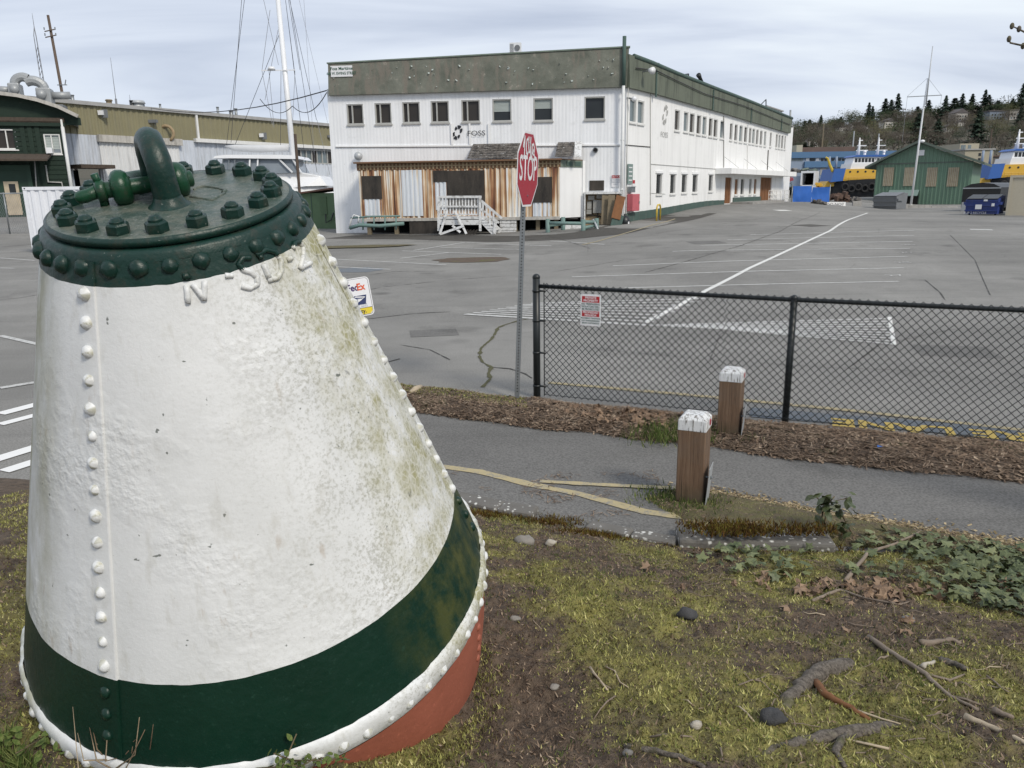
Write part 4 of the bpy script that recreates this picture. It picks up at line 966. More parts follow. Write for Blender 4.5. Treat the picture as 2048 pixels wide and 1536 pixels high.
# ------------------------------------------------------------ stop sign
pb_ = V((.045, 7.86, -.1)); pt_ = V((.165, 7.87, 2.66)); ud = (pt_ - pb_).normalized()
st = thing('stop_sign', 'red octagonal stop sign with scrawled white graffiti on a leaning perforated steel post', 'stop sign', (.045, 7.86, 0))
mb = MB(); wd = .052; mb.bar(pb_, pb_ + ud * 2.4, wd, wd, (0, -1, 0)); mb.build('post', M('galv'), st, bevel=.004)
mb = MB()
for i in range(60):
    q = pb_ + ud * (.2 + i * .0315) + V((0, -wd / 2 - .001, 0)); mb.add([q + V((math.cos(a) * .0065, 0, math.sin(a) * .0065)) for a in [math.pi * 2 * k / 8 for k in range(8)]], [tuple(range(8))])
stuff(mb.build('hole_row', M('hole_black'), st))
phi = R_(72); sx_ = V((math.cos(phi), math.sin(phi), 0)); sz_ = ud; sn_ = sx_.cross(sz_).normalized()
sc0 = pb_ + ud * (2.09 + .36) + sn_ * (wd / 2 + .012)
def octo(r): return [sc0 + sx_ * r * math.cos(R_(22.5 + 45 * i)) + sz_ * r * math.sin(R_(22.5 + 45 * i)) for i in range(8)]
RO = .355 / math.cos(R_(22.5))
mb = MB(); mb.prism([p - sn_ * .003 for p in octo(RO)], sn_ * .003); plate = mb.build('sign_plate', M('sign_white'), st)
mb = MB(); mb.add([p + sn_ * .0015 for p in octo(RO * .945)], [tuple(range(8))]); mb.build('red_face', M('sign_red'), plate)
text('lettering', 'STOP', .335, frame(sc0 + sn_ * .003 + sz_ * .0, sx_, sz_), M('sign_white'), plate, sx=.74, bold=.004)
mb = MB()
def gs(pts, r=.0135):
    Q = [sc0 + sx_ * x + sz_ * z + sn_ * .0045 for x, z in pts]; nrm = sn_; P = []
    for i, q in enumerate(Q):
        d = Q[min(i + 1, len(Q) - 1)] - Q[max(0, i - 1)]; s_ = d.cross(nrm).normalized() * r; P += [q - s_, q + s_]
    b = len(mb.v); mb.add(P, [(2 * i, 2 * i + 1, 2 * i + 3, 2 * i + 2) for i in range(len(Q) - 1)])
gs([(-.15, .30), (-.155, .20), (-.15, .125)]); gs([(-.045, .29), (-.085, .27), (-.10, .20), (-.085, .15), (-.05, .14), (-.035, .17)])
gs([(-.02, .31), (-.02, .22), (.0, .16), (.03, .17), (.04, .22), (.045, .31)]); gs([(.045, .25), (.05, .13)]); gs([(.10, .25), (.10, .15), (.09, .09)]); gs([(.10, .22), (.15, .25), (.19, .20), (.16, .14), (.12, .16), (.14, .20), (.2, .12), (.18, .09), (.13, .11)], .012); gs([(-.2, .2), (-.17, .27), (-.15, .31)])
mb.build('graffiti', M('sign_white'), plate)
mb = MB()
for zz_ in (.25, -.25): mb.cyl(sc0 + sz_ * zz_ + sn_ * .002, sc0 + sz_ * zz_ + sn_ * .009, .009, n=8)
mb.build('bolt', M('galv'), st)

# ------------------------------------------------------------ delivery sign behind the buoy
g0 = hit(684, 792); dc = at(689, 599, (g0 - CAMP).dot(fw)); dsn = thing('delivery_sign', 'white and yellow courier notice board tilted behind the buoy', 'sign', (g0.x, g0.y, 0))
x_ = (RT * math.cos(R_(9)) + UP * math.sin(R_(9))); x_.y += .12; x_.normalize(); y_ = (UP - x_ * UP.dot(x_)).normalized(); z_ = x_.cross(y_); sw, sh_ = .59, .425
def rrect(c, x, y, w_, h_, r, n=5):
    P = []
    for cx_, cy_, a0 in ((w_ / 2 - r, h_ / 2 - r, 0), (-w_ / 2 + r, h_ / 2 - r, 90), (-w_ / 2 + r, -h_ / 2 + r, 180), (w_ / 2 - r, -h_ / 2 + r, 270)):
        for k in range(n): a = R_(a0 + 90 * k / (n - 1)); P.append(V(c) + x * (cx_ + r * math.cos(a)) + y * (cy_ + r * math.sin(a)))
    return P
mb = MB(); mb.prism(rrect(dc - z_ * .004, x_, y_, sw, sh_, .045), z_ * .004); pl_ = mb.build('sign_plate', M('sign_white'), dsn)
mb = MB(); mb.add(rrect(dc + z_ * .001, x_, y_, sw - .022, sh_ - .022, .038), [tuple(range(20))]); mb.build('border_line', M('sign_ink'), pl_)
mb = MB(); mb.add(rrect(dc + z_ * .002, x_, y_, sw - .03, sh_ - .03, .034), [tuple(range(20))]); mb.build('white_field', M('sign_white'), pl_)
mb = MB(); mb.add([dc + x_ * a + y_ * b + z_ * .003 for a, b in ((-sw / 2 + .017, -sh_ / 2 + .045), (-sw / 2 + .045, -sh_ / 2 + .017), (sw / 2 - .045, -sh_ / 2 + .017), (sw / 2 - .017, -sh_ / 2 + .045), (sw / 2 - .017, -sh_ / 2 + .085), (-sw / 2 + .017, -sh_ / 2 + .085))], [tuple(range(6))]); mb.build('yellow_field', M('sign_yellow'), pl_)
mb = MB(); mb.quad(*[dc + x_ * a + y_ * b + z_ * .0035 for a, b in ((-sw / 2 + .016, -sh_ / 2 + .085), (sw / 2 - .016, -sh_ / 2 + .085), (sw / 2 - .016, -sh_ / 2 + .09), (-sw / 2 + .016, -sh_ / 2 + .09))]); mb.build('rule_line', M('sign_ink'), pl_)
text('lettering', 'Fed', .105, frame(dc + x_ * .045 + y_ * .105 + z_ * .004, x_, y_), M('sign_purple'), pl_, sx=.82, align='LEFT', bold=.003)
text('lettering', 'Ex', .105, frame(dc + x_ * .153 + y_ * .105 + z_ * .0045, x_, y_), M('sign_orange'), pl_, sx=.82, align='LEFT', bold=.003)
mb = MB(); ec = dc + x_ * .155 - y_ * .035 + z_ * .004; mb.quad(*[ec + x_ * a + y_ * b for a, b in ((-.07, -.05), (.065, -.05), (.085, .05), (-.05, .05))]); em = mb.build('emblem', M('sign_navy'), pl_)
mb = MB(); mb.quad(*[ec + x_ * a + y_ * b + z_ * .0012 for a, b in ((-.075, -.052), (.03, .0), (-.02, .008), (-.012, -.012))]); mb.quad(*[ec + x_ * a + y_ * b + z_ * .0012 for a, b in ((-.05, .035), (.06, .02), (.072, .03), (-.03, .045))]); mb.quad(*[ec + x_ * a + y_ * b + z_ * .0012 for a, b in ((-.03, .018), (.03, .012), (.07, .025), (.02, -.002))]); mb.build('emblem_stripe', M('sign_white'), em)
text('lettering', 'UNITED STATES\nPOSTAL SERVICE', .021, frame(dc + x_ * .16 - y_ * .098 + z_ * .004, x_, y_), M('sign_grey_ink'), pl_, sx=.95)
text('lettering', 'security.', .062, frame(dc + x_ * .215 - y_ * (sh_ / 2 - .052) + z_ * .005, x_, y_), M('sign_ink'), pl_, align='RIGHT', bold=.0012)
mb = MB(); mb.bar((dc.x, dc.y + .03, -.1), dc + V((0, .03, .05)), .04, .04); mb.build('post', M('galv'), dsn)

# ------------------------------------------------------------ chain-link fence
FP = [V((.265, 7.95, 0)), V((2.555, 6.915, 0)), V((4.845, 5.88, 0)), V((7.1, 4.85, 0))]; RH = [1.19, 1.155, 1.14, 1.14]
fe = thing('chain_link_fence', 'black coated chain link fence along the edge of the parking lot', 'fence', tuple(FP[0]))
for i, p in enumerate(FP):
    mb = MB(); r = .038 if i == 0 else .031; h = 1.30 if i == 0 else RH[i] + .035
    mb.cyl(p - V((0, 0, .1)), p + V((0, 0, h - .02)), r, n=16); po = mb.build('post', M('black_metal'), fe, True)
    mb = MB(); mb.ball(p + V((0, 0, h - .02)), r * 1.08, 14, 8, (1, 1, .9)); mb.build('post_cap', M('black_metal'), po, True)
fd = (FP[3] - FP[0]).normalized(); fn = V((fd.y, -fd.x, 0)); fn = fn if fn.y < 0 else -fn
mb = MB(); mb.tube([p + V((0, 0, h)) for p, h in zip(FP, RH)], .021, 12); mb.build('top_rail', M('black_metal'), fe, True)
mb = MB(); a = FP[0] + fd * .085; mb.bar(a + V((0, 0, .03)) , a + V((0, 0, RH[0] + .035)), .010, .006); mb.build('tension_bar', M('black_metal'), fe)
for z in (.12, .48, .82, 1.13):
    mb = MB(); mb.cyl(FP[0] + V((0, 0, z)), FP[0] + V((0, 0, z + .022)), .0425, n=16); mb.bar(FP[0] + V((0, 0, z + .011)), FP[0] + fd * .1 + V((0, 0, z + .011)), .012, .018); mb.build('brace_band', M('black_metal'), fe, True)
mb = MB(); Lf = (FP[3] - FP[0]).length; fo = FP[0] + fn * .026
def rh(u): return lerp_tab([(0, RH[0]), (2.51, RH[1]), (5.03, RH[2]), (8, RH[3])], u) + .035
pz = .0705; k = 0; u = .09
def wire_seg(p, q, r=.0027):
    d = q - p; x = d.cross(fn).normalized() * r; y = fn * r
    mb.add([p - x - y, p + x - y, p + x + y, p - x + y, q - x - y, q + x - y, q + x + y, q - x + y], [(0, 1, 5, 4), (1, 2, 6, 5), (2, 3, 7, 6), (3, 0, 4, 7)])
zb = .035; NR = 33
c_ = 0; uu = .09
while uu < Lf:
    top = rh(uu); nz = int((top - zb) / (pz / 2)); hz = (top - zb) / nz
    for j in range(nz):                       # one zig-zag wire; neighbours interlock at the corners
        s0 = (j % 2); a = fo + fd * (uu + (pz / 2 if s0 else 0)) + V((0, 0, zb + j * hz)); b = fo + fd * (uu + (0 if s0 else pz / 2)) + V((0, 0, zb + (j + 1) * hz))
        wire_seg(a + fn * .002, b + fn * .002)
        if uu + pz < Lf:
            a2 = fo + fd * (uu + (pz / 2 if s0 else pz)) + V((0, 0, zb + j * hz)); b2 = fo + fd * (uu + (pz if s0 else pz / 2)) + V((0, 0, zb + (j + 1) * hz)); wire_seg(a2 - fn * .002, b2 - fn * .002)
    uu += pz
stuff(mb.build('chain_link_mesh', M('black_metal'), fe))
mb = MB(); mb.tube([fo + fd * .09 + V((0, 0, .05)), fo + fd * Lf + V((0, 0, .05))], .003, 5); mb.build('bottom_wire', M('black_metal'), fe)
# private property sign wired to the fence
psn = thing('private_property_sign', 'small red and white private property sign wired to the chain link fence', 'sign', tuple(fo + fd * .95 + V((0, 0, .8))))
q = at(1182, 620, 1); d_ = (q - CAMP); t_ = (fo - CAMP).dot(fn) / d_.dot(fn); pc = CAMP + d_ * t_ + fn * .012
X, Y = fd, V((0, 0, 1)); Xr = (X + V((0, 0, -.01))).normalized(); pw, ph = .212, .318
mb = MB(); mb.prism(rrect(pc - fn * .002, Xr, Y, pw, ph, .01), fn * .002); pp = mb.build('sign_plate', M('sign_white'), psn)
zN = Xr.cross(Y)
for yy, hh in ((.108, .062), (-.037, .058)):
    mb = MB(); mb.quad(*[pc + Xr * a + Y * (yy + b) + zN * .001 for a, b in ((-.092, -hh / 2), (.092, -hh / 2), (.092, hh / 2), (-.092, hh / 2))]); mb.build('red_field', M('sign_red_flat'), pp)
for tx, yy, sz, mt, sxx in (('PRIVATE', .123, .031, 'sign_white', 1.02), ('PROPERTY', .094, .031, 'sign_white', 1.02), ('NO TRESPASSING', .060, .026, 'sign_green_ink', .95), ('VIOLATORS WILL', .034, .026, 'sign_green_ink', .95), ('BE PROSECUTED', .008, .026, 'sign_green_ink', .95), ('PROPIEDAD', -.024, .030, 'sign_white', 1.02), ('PRIVADA', -.052, .030, 'sign_white', 1.02), ('PROHIBIDO TRASPASAR', -.083, .021, 'sign_green_ink', .92), ('LOS TRANSGRESORES', -.108, .021, 'sign_green_ink', .92), ('SERAN CASTIGADOS', -.132, .021, 'sign_green_ink', .92)):
    text('lettering', tx, sz, frame(pc + Y * yy + zN * .0022, Xr, Y), M(mt), pp, sx=sxx, bold=.0006)
mb = MB()
for a, b in ((-.09, .15), (.09, .15), (-.09, -.15), (.09, -.15)): mb.tube([pc + Xr * a + Y * b + zN * .003, pc + Xr * a * 1.15 + Y * b * 1.07 - zN * .02], .0022, 5)
mb.build('wire_tie', M('black_metal'), psn)

# ------------------------------------------------------------ timber bollards
def bollard(x, y, hh, label, yaw):
    b = thing('timber_bollard', label, 'bollard', (x, y, 0), 'timber bollards on the footpath'); b.rotation_euler = (0, 0, yaw); s = .094
    mb = MB(); mb.box((0, 0, hh / 2 - .15), (2 * s, 2 * s, hh - .13 - .02 + .3)); mb.build('post', M('timber'), b, bevel=.008, local=True)
    zt = hh - .14; mb = MB(); mb.box((0, 0, zt + .008), (2 * s - .026, 2 * s - .026, .05)); mb.build('groove', M('timber_grey'), b, local=True)
    mb = MB(); a = s + .002; L = [(a - .004, zt + .028), (a, zt + .036), (a, zt + .108), (a - .032, zt + .140)]
    P = [];
    for r, z in L: P += [(-r, -r, z), (r, -r, z), (r, r, z), (-r, r, z)]
    mb.add(P, [(j * 4 + i, j * 4 + (i + 1) % 4, (j + 1) * 4 + (i + 1) % 4, (j + 1) * 4 + i) for j in range(3) for i in range(4)] + [(12, 13, 14, 15), (3, 2, 1, 0)]); cap = mb.build('cap', M('cap_white'), b, bevel=.006, local=True)
    mb = MB(); mb.cyl((s + .002, .03, zt + .075), (s + .006, .03, zt + .075), .024, n=14); mb.build('reflector', M('red_reflector'), cap, local=True)
    mb = MB(); mb.box((s + .026, -.03, .155), (.004, .17, .29), R=Euler((0, R_(4), R_(3))).to_matrix()); pl = mb.build('metal_plate', M('galv_light'), b, local=True)
    mb = MB(); mb.cyl((s - .01, -.02, .21), (s + .045, -.02, .21), .007, n=8); mb.box((s + .034, -.02, .21), (.008, .022, .022)); mb.build('bolt', M('galv'), pl, local=True)
    return b
bollard(1.247, 5.04, .655, 'nearer timber bollard with peeling white top beside the yellow path line', R_(-25))
bollard(1.915, 6.50, .63, 'farther timber bollard with white top close before the chain link fence', R_(-25))

# ------------------------------------------------------------ stones, roots, sticks on the bank
def rock(px, py, wpx, mat, label, sq=(1, .8, .6), seed=0):
    p = hit(px, py, bankz); r = wpx / 2 * (p - CAMP).dot(fw) / FPX; mb = MB(); mb.ball((0, 0, 0), 1, 12, 8)
    P = []
    for v in mb.v:
        v = V(v); k = 1 + .45 * noise.noise(v * 1.3 + V((seed * 5, 0, 0))) + .2 * noise.noise(v * 3.4 + V((0, seed, 0))); P.append((p.x + v.x * r * k * sq[0], p.y + v.y * r * k * sq[1], p.z + (v.z * k * sq[2] + .22) * r))
    mb.v = P; tag(mb.build('stone', M(mat), smooth=True), label, 'stone'); return p
for a in [(1102, 1088, 22, 'stone_pale', 'round pale stone near the top edge of the bank'), (1050, 1086, 38, 'stone', 'flat tan stone left of the round pale stone'), (1393, 1452, 28, 'stone_pale', 'cream pebble in the moss at the bottom of the photo'), (1374, 1232, 42, 'stone_dark', 'dark flat rock in the middle of the mossy bank'),
          (1030, 1240, 22, 'stone', 'grey pebble right of the red buoy foot'), (1108, 1376, 20, 'stone', 'small grey stone in dark soil beside the buoy'), (1255, 1508, 22, 'stone', 'grey pebble at the bottom beside a dark twig'), (1815, 1242, 26, 'stone', 'small grey stone below the ivy patch')]: rock(*a[:5], seed=a[0])
rock(1545, 1442, 52, 'stone_dark', 'dark split rock with a white lichen spot by the tree root', (1.0, .8, .7), 4)
def onbank(px, py, up=0): p = hit(px, py, bankz); return p + V((0, 0, up))
def stick(name, label, cat, pts, r, mat, up=.004, n=7, group=None, branches=()):
    Q = [onbank(*p[:2], up=(p[2] if len(p) > 2 else up)) for p in pts]; mb = MB(); S = []
    for a, b in zip(Q, Q[1:]):
        for k in range(4): S.append(a.lerp(b, k / 4) + V((noise.noise(a * 9 + V((k, 0, 0))), noise.noise(a * 7 + V((0, k, 0))), 0)) * r * .7)
    S.append(Q[-1]); m = len(S); mb.tube(S, [r * (1 - .55 * i / m) * (1 + .2 * noise.noise(s_ * 25)) for i, s_ in enumerate(S)], n)
    for br in branches:
        q = [onbank(*p, up=up) for p in br]; mb.tube(q, [r * .5, r * .4, r * .25][:len(q)] if len(q) <= 3 else r * .4, 5)
    return tag(mb.build(name, M(mat), smooth=True), label, cat, group)
stick('tree_root', 'thick grey tree root surfacing in a curve through the moss', 'root', [(1700, 1325, -.02), (1650, 1342, .0), (1610, 1365, -.006), (1580, 1398, -.008), (1560, 1418, -.03)], .040, 'bark', n=12)
stick('tree_root', 'forked low root at the bottom edge of the photo', 'root', [(1790, 1448, -.02), (1690, 1468, .0), (1600, 1488, .0), (1500, 1512, -.02)], .030, 'bark', n=10, branches=([(1690, 1470), (1670, 1505), (1690, 1536)],))
stick('tree_root', 'reddish brown slim root beside the thick grey root', 'root', [(1632, 1366), (1650, 1390), (1690, 1410), (1740, 1440)], .016, 'wood_brown', .0)
stick('branch', 'long thin dead branch lying across the right of the bank', 'branch', [(1735, 1276), (1790, 1310), (1850, 1350), (1900, 1395), (1955, 1422)], .012, 'twig', branches=([(1900, 1395), (1930, 1400), (1962, 1412)], [(1850, 1350), (1900, 1362), (1930, 1350)]))
stick('branch', 'straight pale peeled stick at the bottom right corner', 'branch', [(1930, 1438), (1990, 1462), (2060, 1495)], .013, 'twig_pale', .008)
stick('branch', 'dark crooked stick at the bottom left of the bank', 'branch', [(1250, 1495), (1310, 1505), (1360, 1515), (1410, 1538)], .012, 'bark', .004)
stick('branch', 'knobbly grey stick below the ivy', 'branch', [(1840, 1288), (1870, 1288), (1900, 1280), (1920, 1288)], .014, 'twig', .006)
stick('branch', 'grey branch stub near the right edge of the bank', 'branch', [(1880, 1322), (1910, 1330), (1935, 1340)], .016, 'bark', .004)
stick('branch', 'forked twig in front of the dead leaves', 'branch', [(1625, 1205), (1670, 1185), (1680, 1182), (1730, 1200), (1790, 1210)], .009, 'twig', .008, branches=([(1770, 1208), (1800, 1212), (1830, 1203)],))
stick('branch', 'brown branch rising out of the dead leaves among the ivy', 'branch', [(1690, 1165, .01), (1735, 1118, .04), (1790, 1105, .06), (1840, 1085, .08)], .012, 'twig', .02)
stick('wood_chip', 'short white splinter of wood on the bank', 'wood', [(1843, 1338), (1868, 1328)], .010, 'stone_pale', .012)
stick('wood_chip', 'grey wood fragment beside the pale stick', 'wood', [(1985, 1425), (2025, 1440)], .012, 'twig', .01)
stick('wood_chip', 'flat driftwood chip on the moss left of the rock', 'wood', [(1180, 1340), (1215, 1385)], .006, 'twig_pale', .01)
tw = MB()
def wigg(p, a, l, r, z): return [p + V((math.cos(a), math.sin(a), 0)) * l * t + V((rnd.uniform(-1, 1), rnd.uniform(-1, 1), 0)) * l * .05 + V((0, 0, z)) for t in (0, .35, .7, 1)]
for i in range(34):
    px = rnd.uniform(1050, 2040); py = rnd.uniform(1130, 1525)
    if px < 1500 and rnd.random() < .45: continue
    p = onbank(px, py); a = rnd.uniform(0, 6.28); l = rnd.uniform(.05, .17); r = rnd.uniform(.002, .0045)
    S = wigg(p, a, l, r, .008); S = [V((q.x, q.y, bankz(q.x, q.y) + .007)) for q in S]; mb = MB(); mb.tube(S, [r, r, r * .8, r * .5], 5)
    tag(mb.build('twig', M('twig' if rnd.random() < .6 else 'twig_pale'), smooth=True), 'small dead twig scattered on the mossy bank', 'twig', 'small twigs scattered on the bank')
for i in range(900):
    x = rnd.uniform(-.1, 3.4); y = rnd.uniform(1.7, 4.4)
    if noise.noise(V((x * 1.2, y * 1.2, 90))) + .25 * (x - 1) < .05: continue
    S = wigg(V((x, y, 0)), rnd.uniform(0, 6.28), rnd.uniform(.03, .12), 0, 0); S = [V((q.x, q.y, bankz(q.x, q.y) + rnd.uniform(.003, .012))) for q in S]; tw.tube(S, rnd.uniform(.0009, .002), 4)
stuff(tw.build('fine_twigs', M('twig')))['label'] = 'fine dead twigs and stalks littering the bank'
p = hit(822, 797); mb = MB(); a = hit(842, 782); mb.tube([p + V((0, 0, .05)), p.lerp(a, .5) + V((0, 0, .062)), a + V((0, 0, .05))], [.032, .038, .025], 9); tag(mb.build('log_chunk', M('twig_pale'), smooth=True), 'short chunk of pale wood on the grass behind the buoy', 'wood')
p = hit(1753, 912); mb = MB(); mb.add([p + V((0, 0, .075)), p + V((.05, .0, .08)), p + V((.06, .03, .072)), p + V((.01, .03, .085))], [(0, 1, 2, 3)]); tag(mb.build('litter_scrap', M('tug_blue')), 'small blue scrap of litter in the mulch before the fence', 'litter')

# sapling and weeds
def leafy(name, label, cat, base, stems_, leaf, size, lm, n_leaf, top_only=False, sm_='stem', r=.006):
    t = thing(name, label, cat, tuple(base)); spots = []
    for S in stems_:
        S = [V(q) for q in S]; mb = MB(); mb.tube(S, [r * (1 - .5 * i / len(S)) for i in range(len(S))], 6); mb.build('stem', M(sm_), t, True)
        for i in range(n_leaf):
            k = rnd.uniform(.45 if top_only else .15, 1) * (len(S) - 1); j = min(int(k), len(S) - 2); spots.append(S[j].lerp(S[j + 1], k - j))
    for q in spots:
        Mx = Matrix.Translation(q - V(base) + V((rnd.gauss(0, size * .45), rnd.gauss(0, size * .45), rnd.gauss(0, size * .25)))) @ Euler((rnd.gauss(.5, .4), rnd.gauss(0, .4), rnd.uniform(0, 6.28))).to_matrix().to_4x4() @ Matrix.Scale(size * rnd.uniform(.7, 1.2), 4)
        put(leaf, 'leaf', Mx, t)
    return t
SL = leaf_mesh('leaf', M('sapling_leaf'), 'oval')[0]; WL = leaf_mesh('leaf', M('grass_blade'), 'oval')[0]
sb_ = onbank(1655, 1092); kpx = (sb_ - CAMP).dot(fw) / FPX
def off(dx, dz, dy=0): return sb_ + RT * dx * kpx + V((0, dy, dz * kpx * 1.02))
leafy('sapling', 'small leafy sapling standing up out of the ivy beside the path', 'sapling', sb_, [[off(-18, 0), off(-18, 40), off(-14, 85), off(-30, 102)], [off(-8, 0), off(-10, 50), off(-6, 90), off(5, 104)], [off(75, -20, -.03), off(50, 20, -.02), off(25, 62), off(8, 95), off(30, 100)], [off(40, 0, -.05), off(30, 40, -.04), off(-10, 48, -.04)]], SL, .075, None, 11, True)
wb = V((-.62, 1.86, bankz(-.62, 1.86)))
leafy('weed', 'bushy green weed in front of the buoy foot', 'weed', wb, [[wb, wb + V((rnd.uniform(-.06, .06), rnd.uniform(-.04, .04), .05)), wb + V((dx_, rnd.uniform(-.05, .05), h_))] for dx_, h_ in ((-.05, .13), (.0, .15), (.06, .1), (.1, .07), (-.12, .05), (.14, .05))], WL, .022, None, 16, r=.003)
wb = V((-1.42, 1.95, bankz(-1.42, 1.95)))
leafy('weed', 'low green weeds at the lower left corner beside the buoy', 'weed', wb, [[wb + V((dx_, 0, 0)), wb + V((dx_ * 1.1, rnd.uniform(-.05, .05), .05)), wb + V((dx_ * 1.3, rnd.uniform(-.08, .08), h_))] for dx_, h_ in ((-.15, .08), (-.08, .1), (.0, .09), (.06, .06), (.12, .08))], WL, .03, None, 14, r=.003)
wb = V((-1.13, 1.90, bankz(-1.13, 1.90))); mb = MB()
for i in range(16):
    a = rnd.gauss(0, .08); mb.tube([wb + V((rnd.gauss(0, .03), rnd.gauss(0, .03), 0)), wb + V((a, rnd.gauss(0, .05), .07)), wb + V((a * 1.8 + rnd.gauss(0, .03), rnd.gauss(0, .06), rnd.uniform(.08, .24)))], [.0028, .002, .001], 4)
tag(mb.build('dry_weed', M('dry_blade'), smooth=True), 'dry brown weed stalks leaning against the green foot band', 'weed')
# bare tree at the right edge: one budding twig reaches into the picture
tb = thing('bare_tree', 'bare tree whose budding twig hangs in at the top right corner', 'tree', (4.6, 3.6, bankz(4.6, 3.6)))
mb = MB(); mb.tube([(4.6, 3.6, .1), (4.62, 3.6, 1.5), (4.55, 3.55, 3.2), (4.6, 3.5, 4.6)], [.14, .12, .09, .04], 12); mb.build('trunk', M('bark'), tb, True)
q1 = at(2024, 52, 4.3); q2 = at(2018, 78, 4.3); mb = MB(); j0 = V((4.55, 3.55, 3.0)); jm = at(2060, 92, 4.25)
mb.tube([j0, V((3.7, 3.7, 3.45)), at(2110, 70, 4.3), jm, at(2040, 90, 4.3), q2 + V((.01, 0, -.02)), q2], [.03, .018, .009, .006, .005, .005, .002], 6); mb.tube([at(2075, 78, 4.3), at(2045, 62, 4.3), q1], [.006, .005, .0025], 6); mb.build('branch', M('bark'), tb, True)
for q in (q1, q2, at(2046, 92, 4.3), at(2038, 58, 4.3)):
    mb = MB(); mb.ball(q, .012, 8, 6, (1, 1, 1.5)); mb.build('bud', M('bark'), tb, True)
# ------------------------------------------------------------ main building
CN = at(1249, 384, 36.0); LF = at(668, 392, 37.5); FR = at(1578, 380, 62.0)
F1 = Facade(LF, CN); F2 = Facade(CN, FR)
bld = thing('office_building', 'long two storey white office building with peeling grey green parapet and rusty entrance', 'building', (CN.x, CN.y, .7))
def window(F, r, parent, split=None, gmat='glass_brown', fmat='frame_grey', blind=None, reveal=.10, fw_=.055, mull=None):
    u0, u1, z0, z1 = r; mb = MB()
    for a in ((u0, u1, z0, z0 + fw_), (u0, u1, z1 - fw_, z1), (u0, u0 + fw_, z0 + fw_, z1 - fw_), (u1 - fw_, u1, z0 + fw_, z1 - fw_)): F.box(mb, *a, -reveal, .0)
    if split: us = u0 + (u1 - u0) * split; F.box(mb, us - .03, us + .03, z0 + fw_, z1 - fw_, -reveal, -.015)
    F.box(mb, u0 - .03, u1 + .03, z0 - .07, z0 - .002, -.01, .07)
    w_ = mb.build('window', M(fmat), parent)
    ps = [(u0, u0 + (u1 - u0) * split), (u0 + (u1 - u0) * split, u1)] if split else [(u0, u1)]
    for a, b in ps:
        mb = MB(); mb.quad(F.p(a, z0, -reveal + .01), F.p(b, z0, -reveal + .01), F.p(b, z1, -reveal + .01), F.p(a, z1, -reveal + .01)); mb.build('pane', M(gmat), w_)
    if blind:
        mb = MB(); zb_ = z1 - (z1 - z0) * blind; n = 9
        for i in range(n): F.box(mb, u0 + fw_, u1 - fw_, zb_ + (z1 - fw_ - zb_) * i / n, zb_ + (z1 - fw_ - zb_) * (i + .82) / n, -reveal + .015, -reveal + .03)
        mb.build('blind', M('blind'), w_)
    return w_
WR = [F1.rect(*q) for q in ((694, 208, 727, 249), (750, 206, 783, 248), (805, 204, 840, 246), (862, 202, 898, 245), (923, 200, 960, 244), (985, 198, 1023, 243), (1067, 196, 1106, 242), (1169, 193, 1210, 239))]
ZP = F1.uv(960, 183)[1]
mb = MB(); F1.wall(mb, 0, F1.L, -.6, ZP + .3, WR, .14, (.16, .004)); mb.build('front_wall', M('wall_white'), bld)
for i, r in enumerate(WR):
    window(F1, r, bld, .32 if i < 5 else None, 'glass_brown' if i < 5 else 'glass_dark', 'frame_grey', {5: .55, 6: .45, 7: .08}.get(i), .12)
def quadprism(F, corners, d0, d1, name, mat, parent, **k):
    P = [F.p(*F.uv(*c), d0) for c in corners]; mb = MB(); mb.prism(P, F.n * (d1 - d0)); return mb.build(name, M(mat), parent, **k)
par = quadprism(F1, [(660, 192), (1253, 175), (1258, 97), (659, 130)], -.5, .22, 'parapet', 'parapet_peel', bld)
mb = MB(); a = F1.uv(657, 129); b = F1.uv(1260, 96); mb.bar(F1.p(a[0], a[1] + .02, .1), F1.p(b[0], b[1] + .02, .1), .32, .06); mb.build('coping', M('trim_green'), par)
rp_ = random.Random(5); mb = MB()
for i in range(44):     # curled flakes of paint
    u = rp_.uniform(.3, F1.L - .3); z = rp_.uniform(F1.uv(960, 180)[1] + .15, F1.uv(700, 128)[1] - .15); s_ = rp_.uniform(.015, .05); p = F1.p(u, z, .225); t = F1.e * s_ * rp_.uniform(.6, 1.3) + V((0, 0, rp_.uniform(-.03, .03))); dn = V((0, 0, -s_ * rp_.uniform(.6, 1.8)))
    mb.quad(p - t, p + t, p + t * .8 + dn + F1.n * rp_.uniform(.01, .07), p - t * .7 + dn + F1.n * rp_.uniform(.02, .09))
stuff(mb.build('paint_flakes', M('blind'), par))
# roof and hidden sides
BK = FR + (LF - CN); zr = ZP + .25
mb = MB(); mb.prism([V((p.x, p.y, zr)) for p in (LF + F1.n * -.3, CN + (FR - CN) * .01 + V((-.3, .3, 0)), FR, BK)], V((0, 0, .06))); mb.build('roof', M('roof_grey'), bld)
mb = MB(); mb.quad(V((LF.x, LF.y, -.6)), V((BK.x, BK.y, -.6)), V((BK.x, BK.y, zr)), V((LF.x, LF.y, zr))); mb.quad(V((FR.x, FR.y, -.6)), V((BK.x, BK.y, -.6)), V((BK.x, BK.y, zr)), V((FR.x, FR.y, zr))); mb.build('rear_wall', M('wall_plain'), bld)
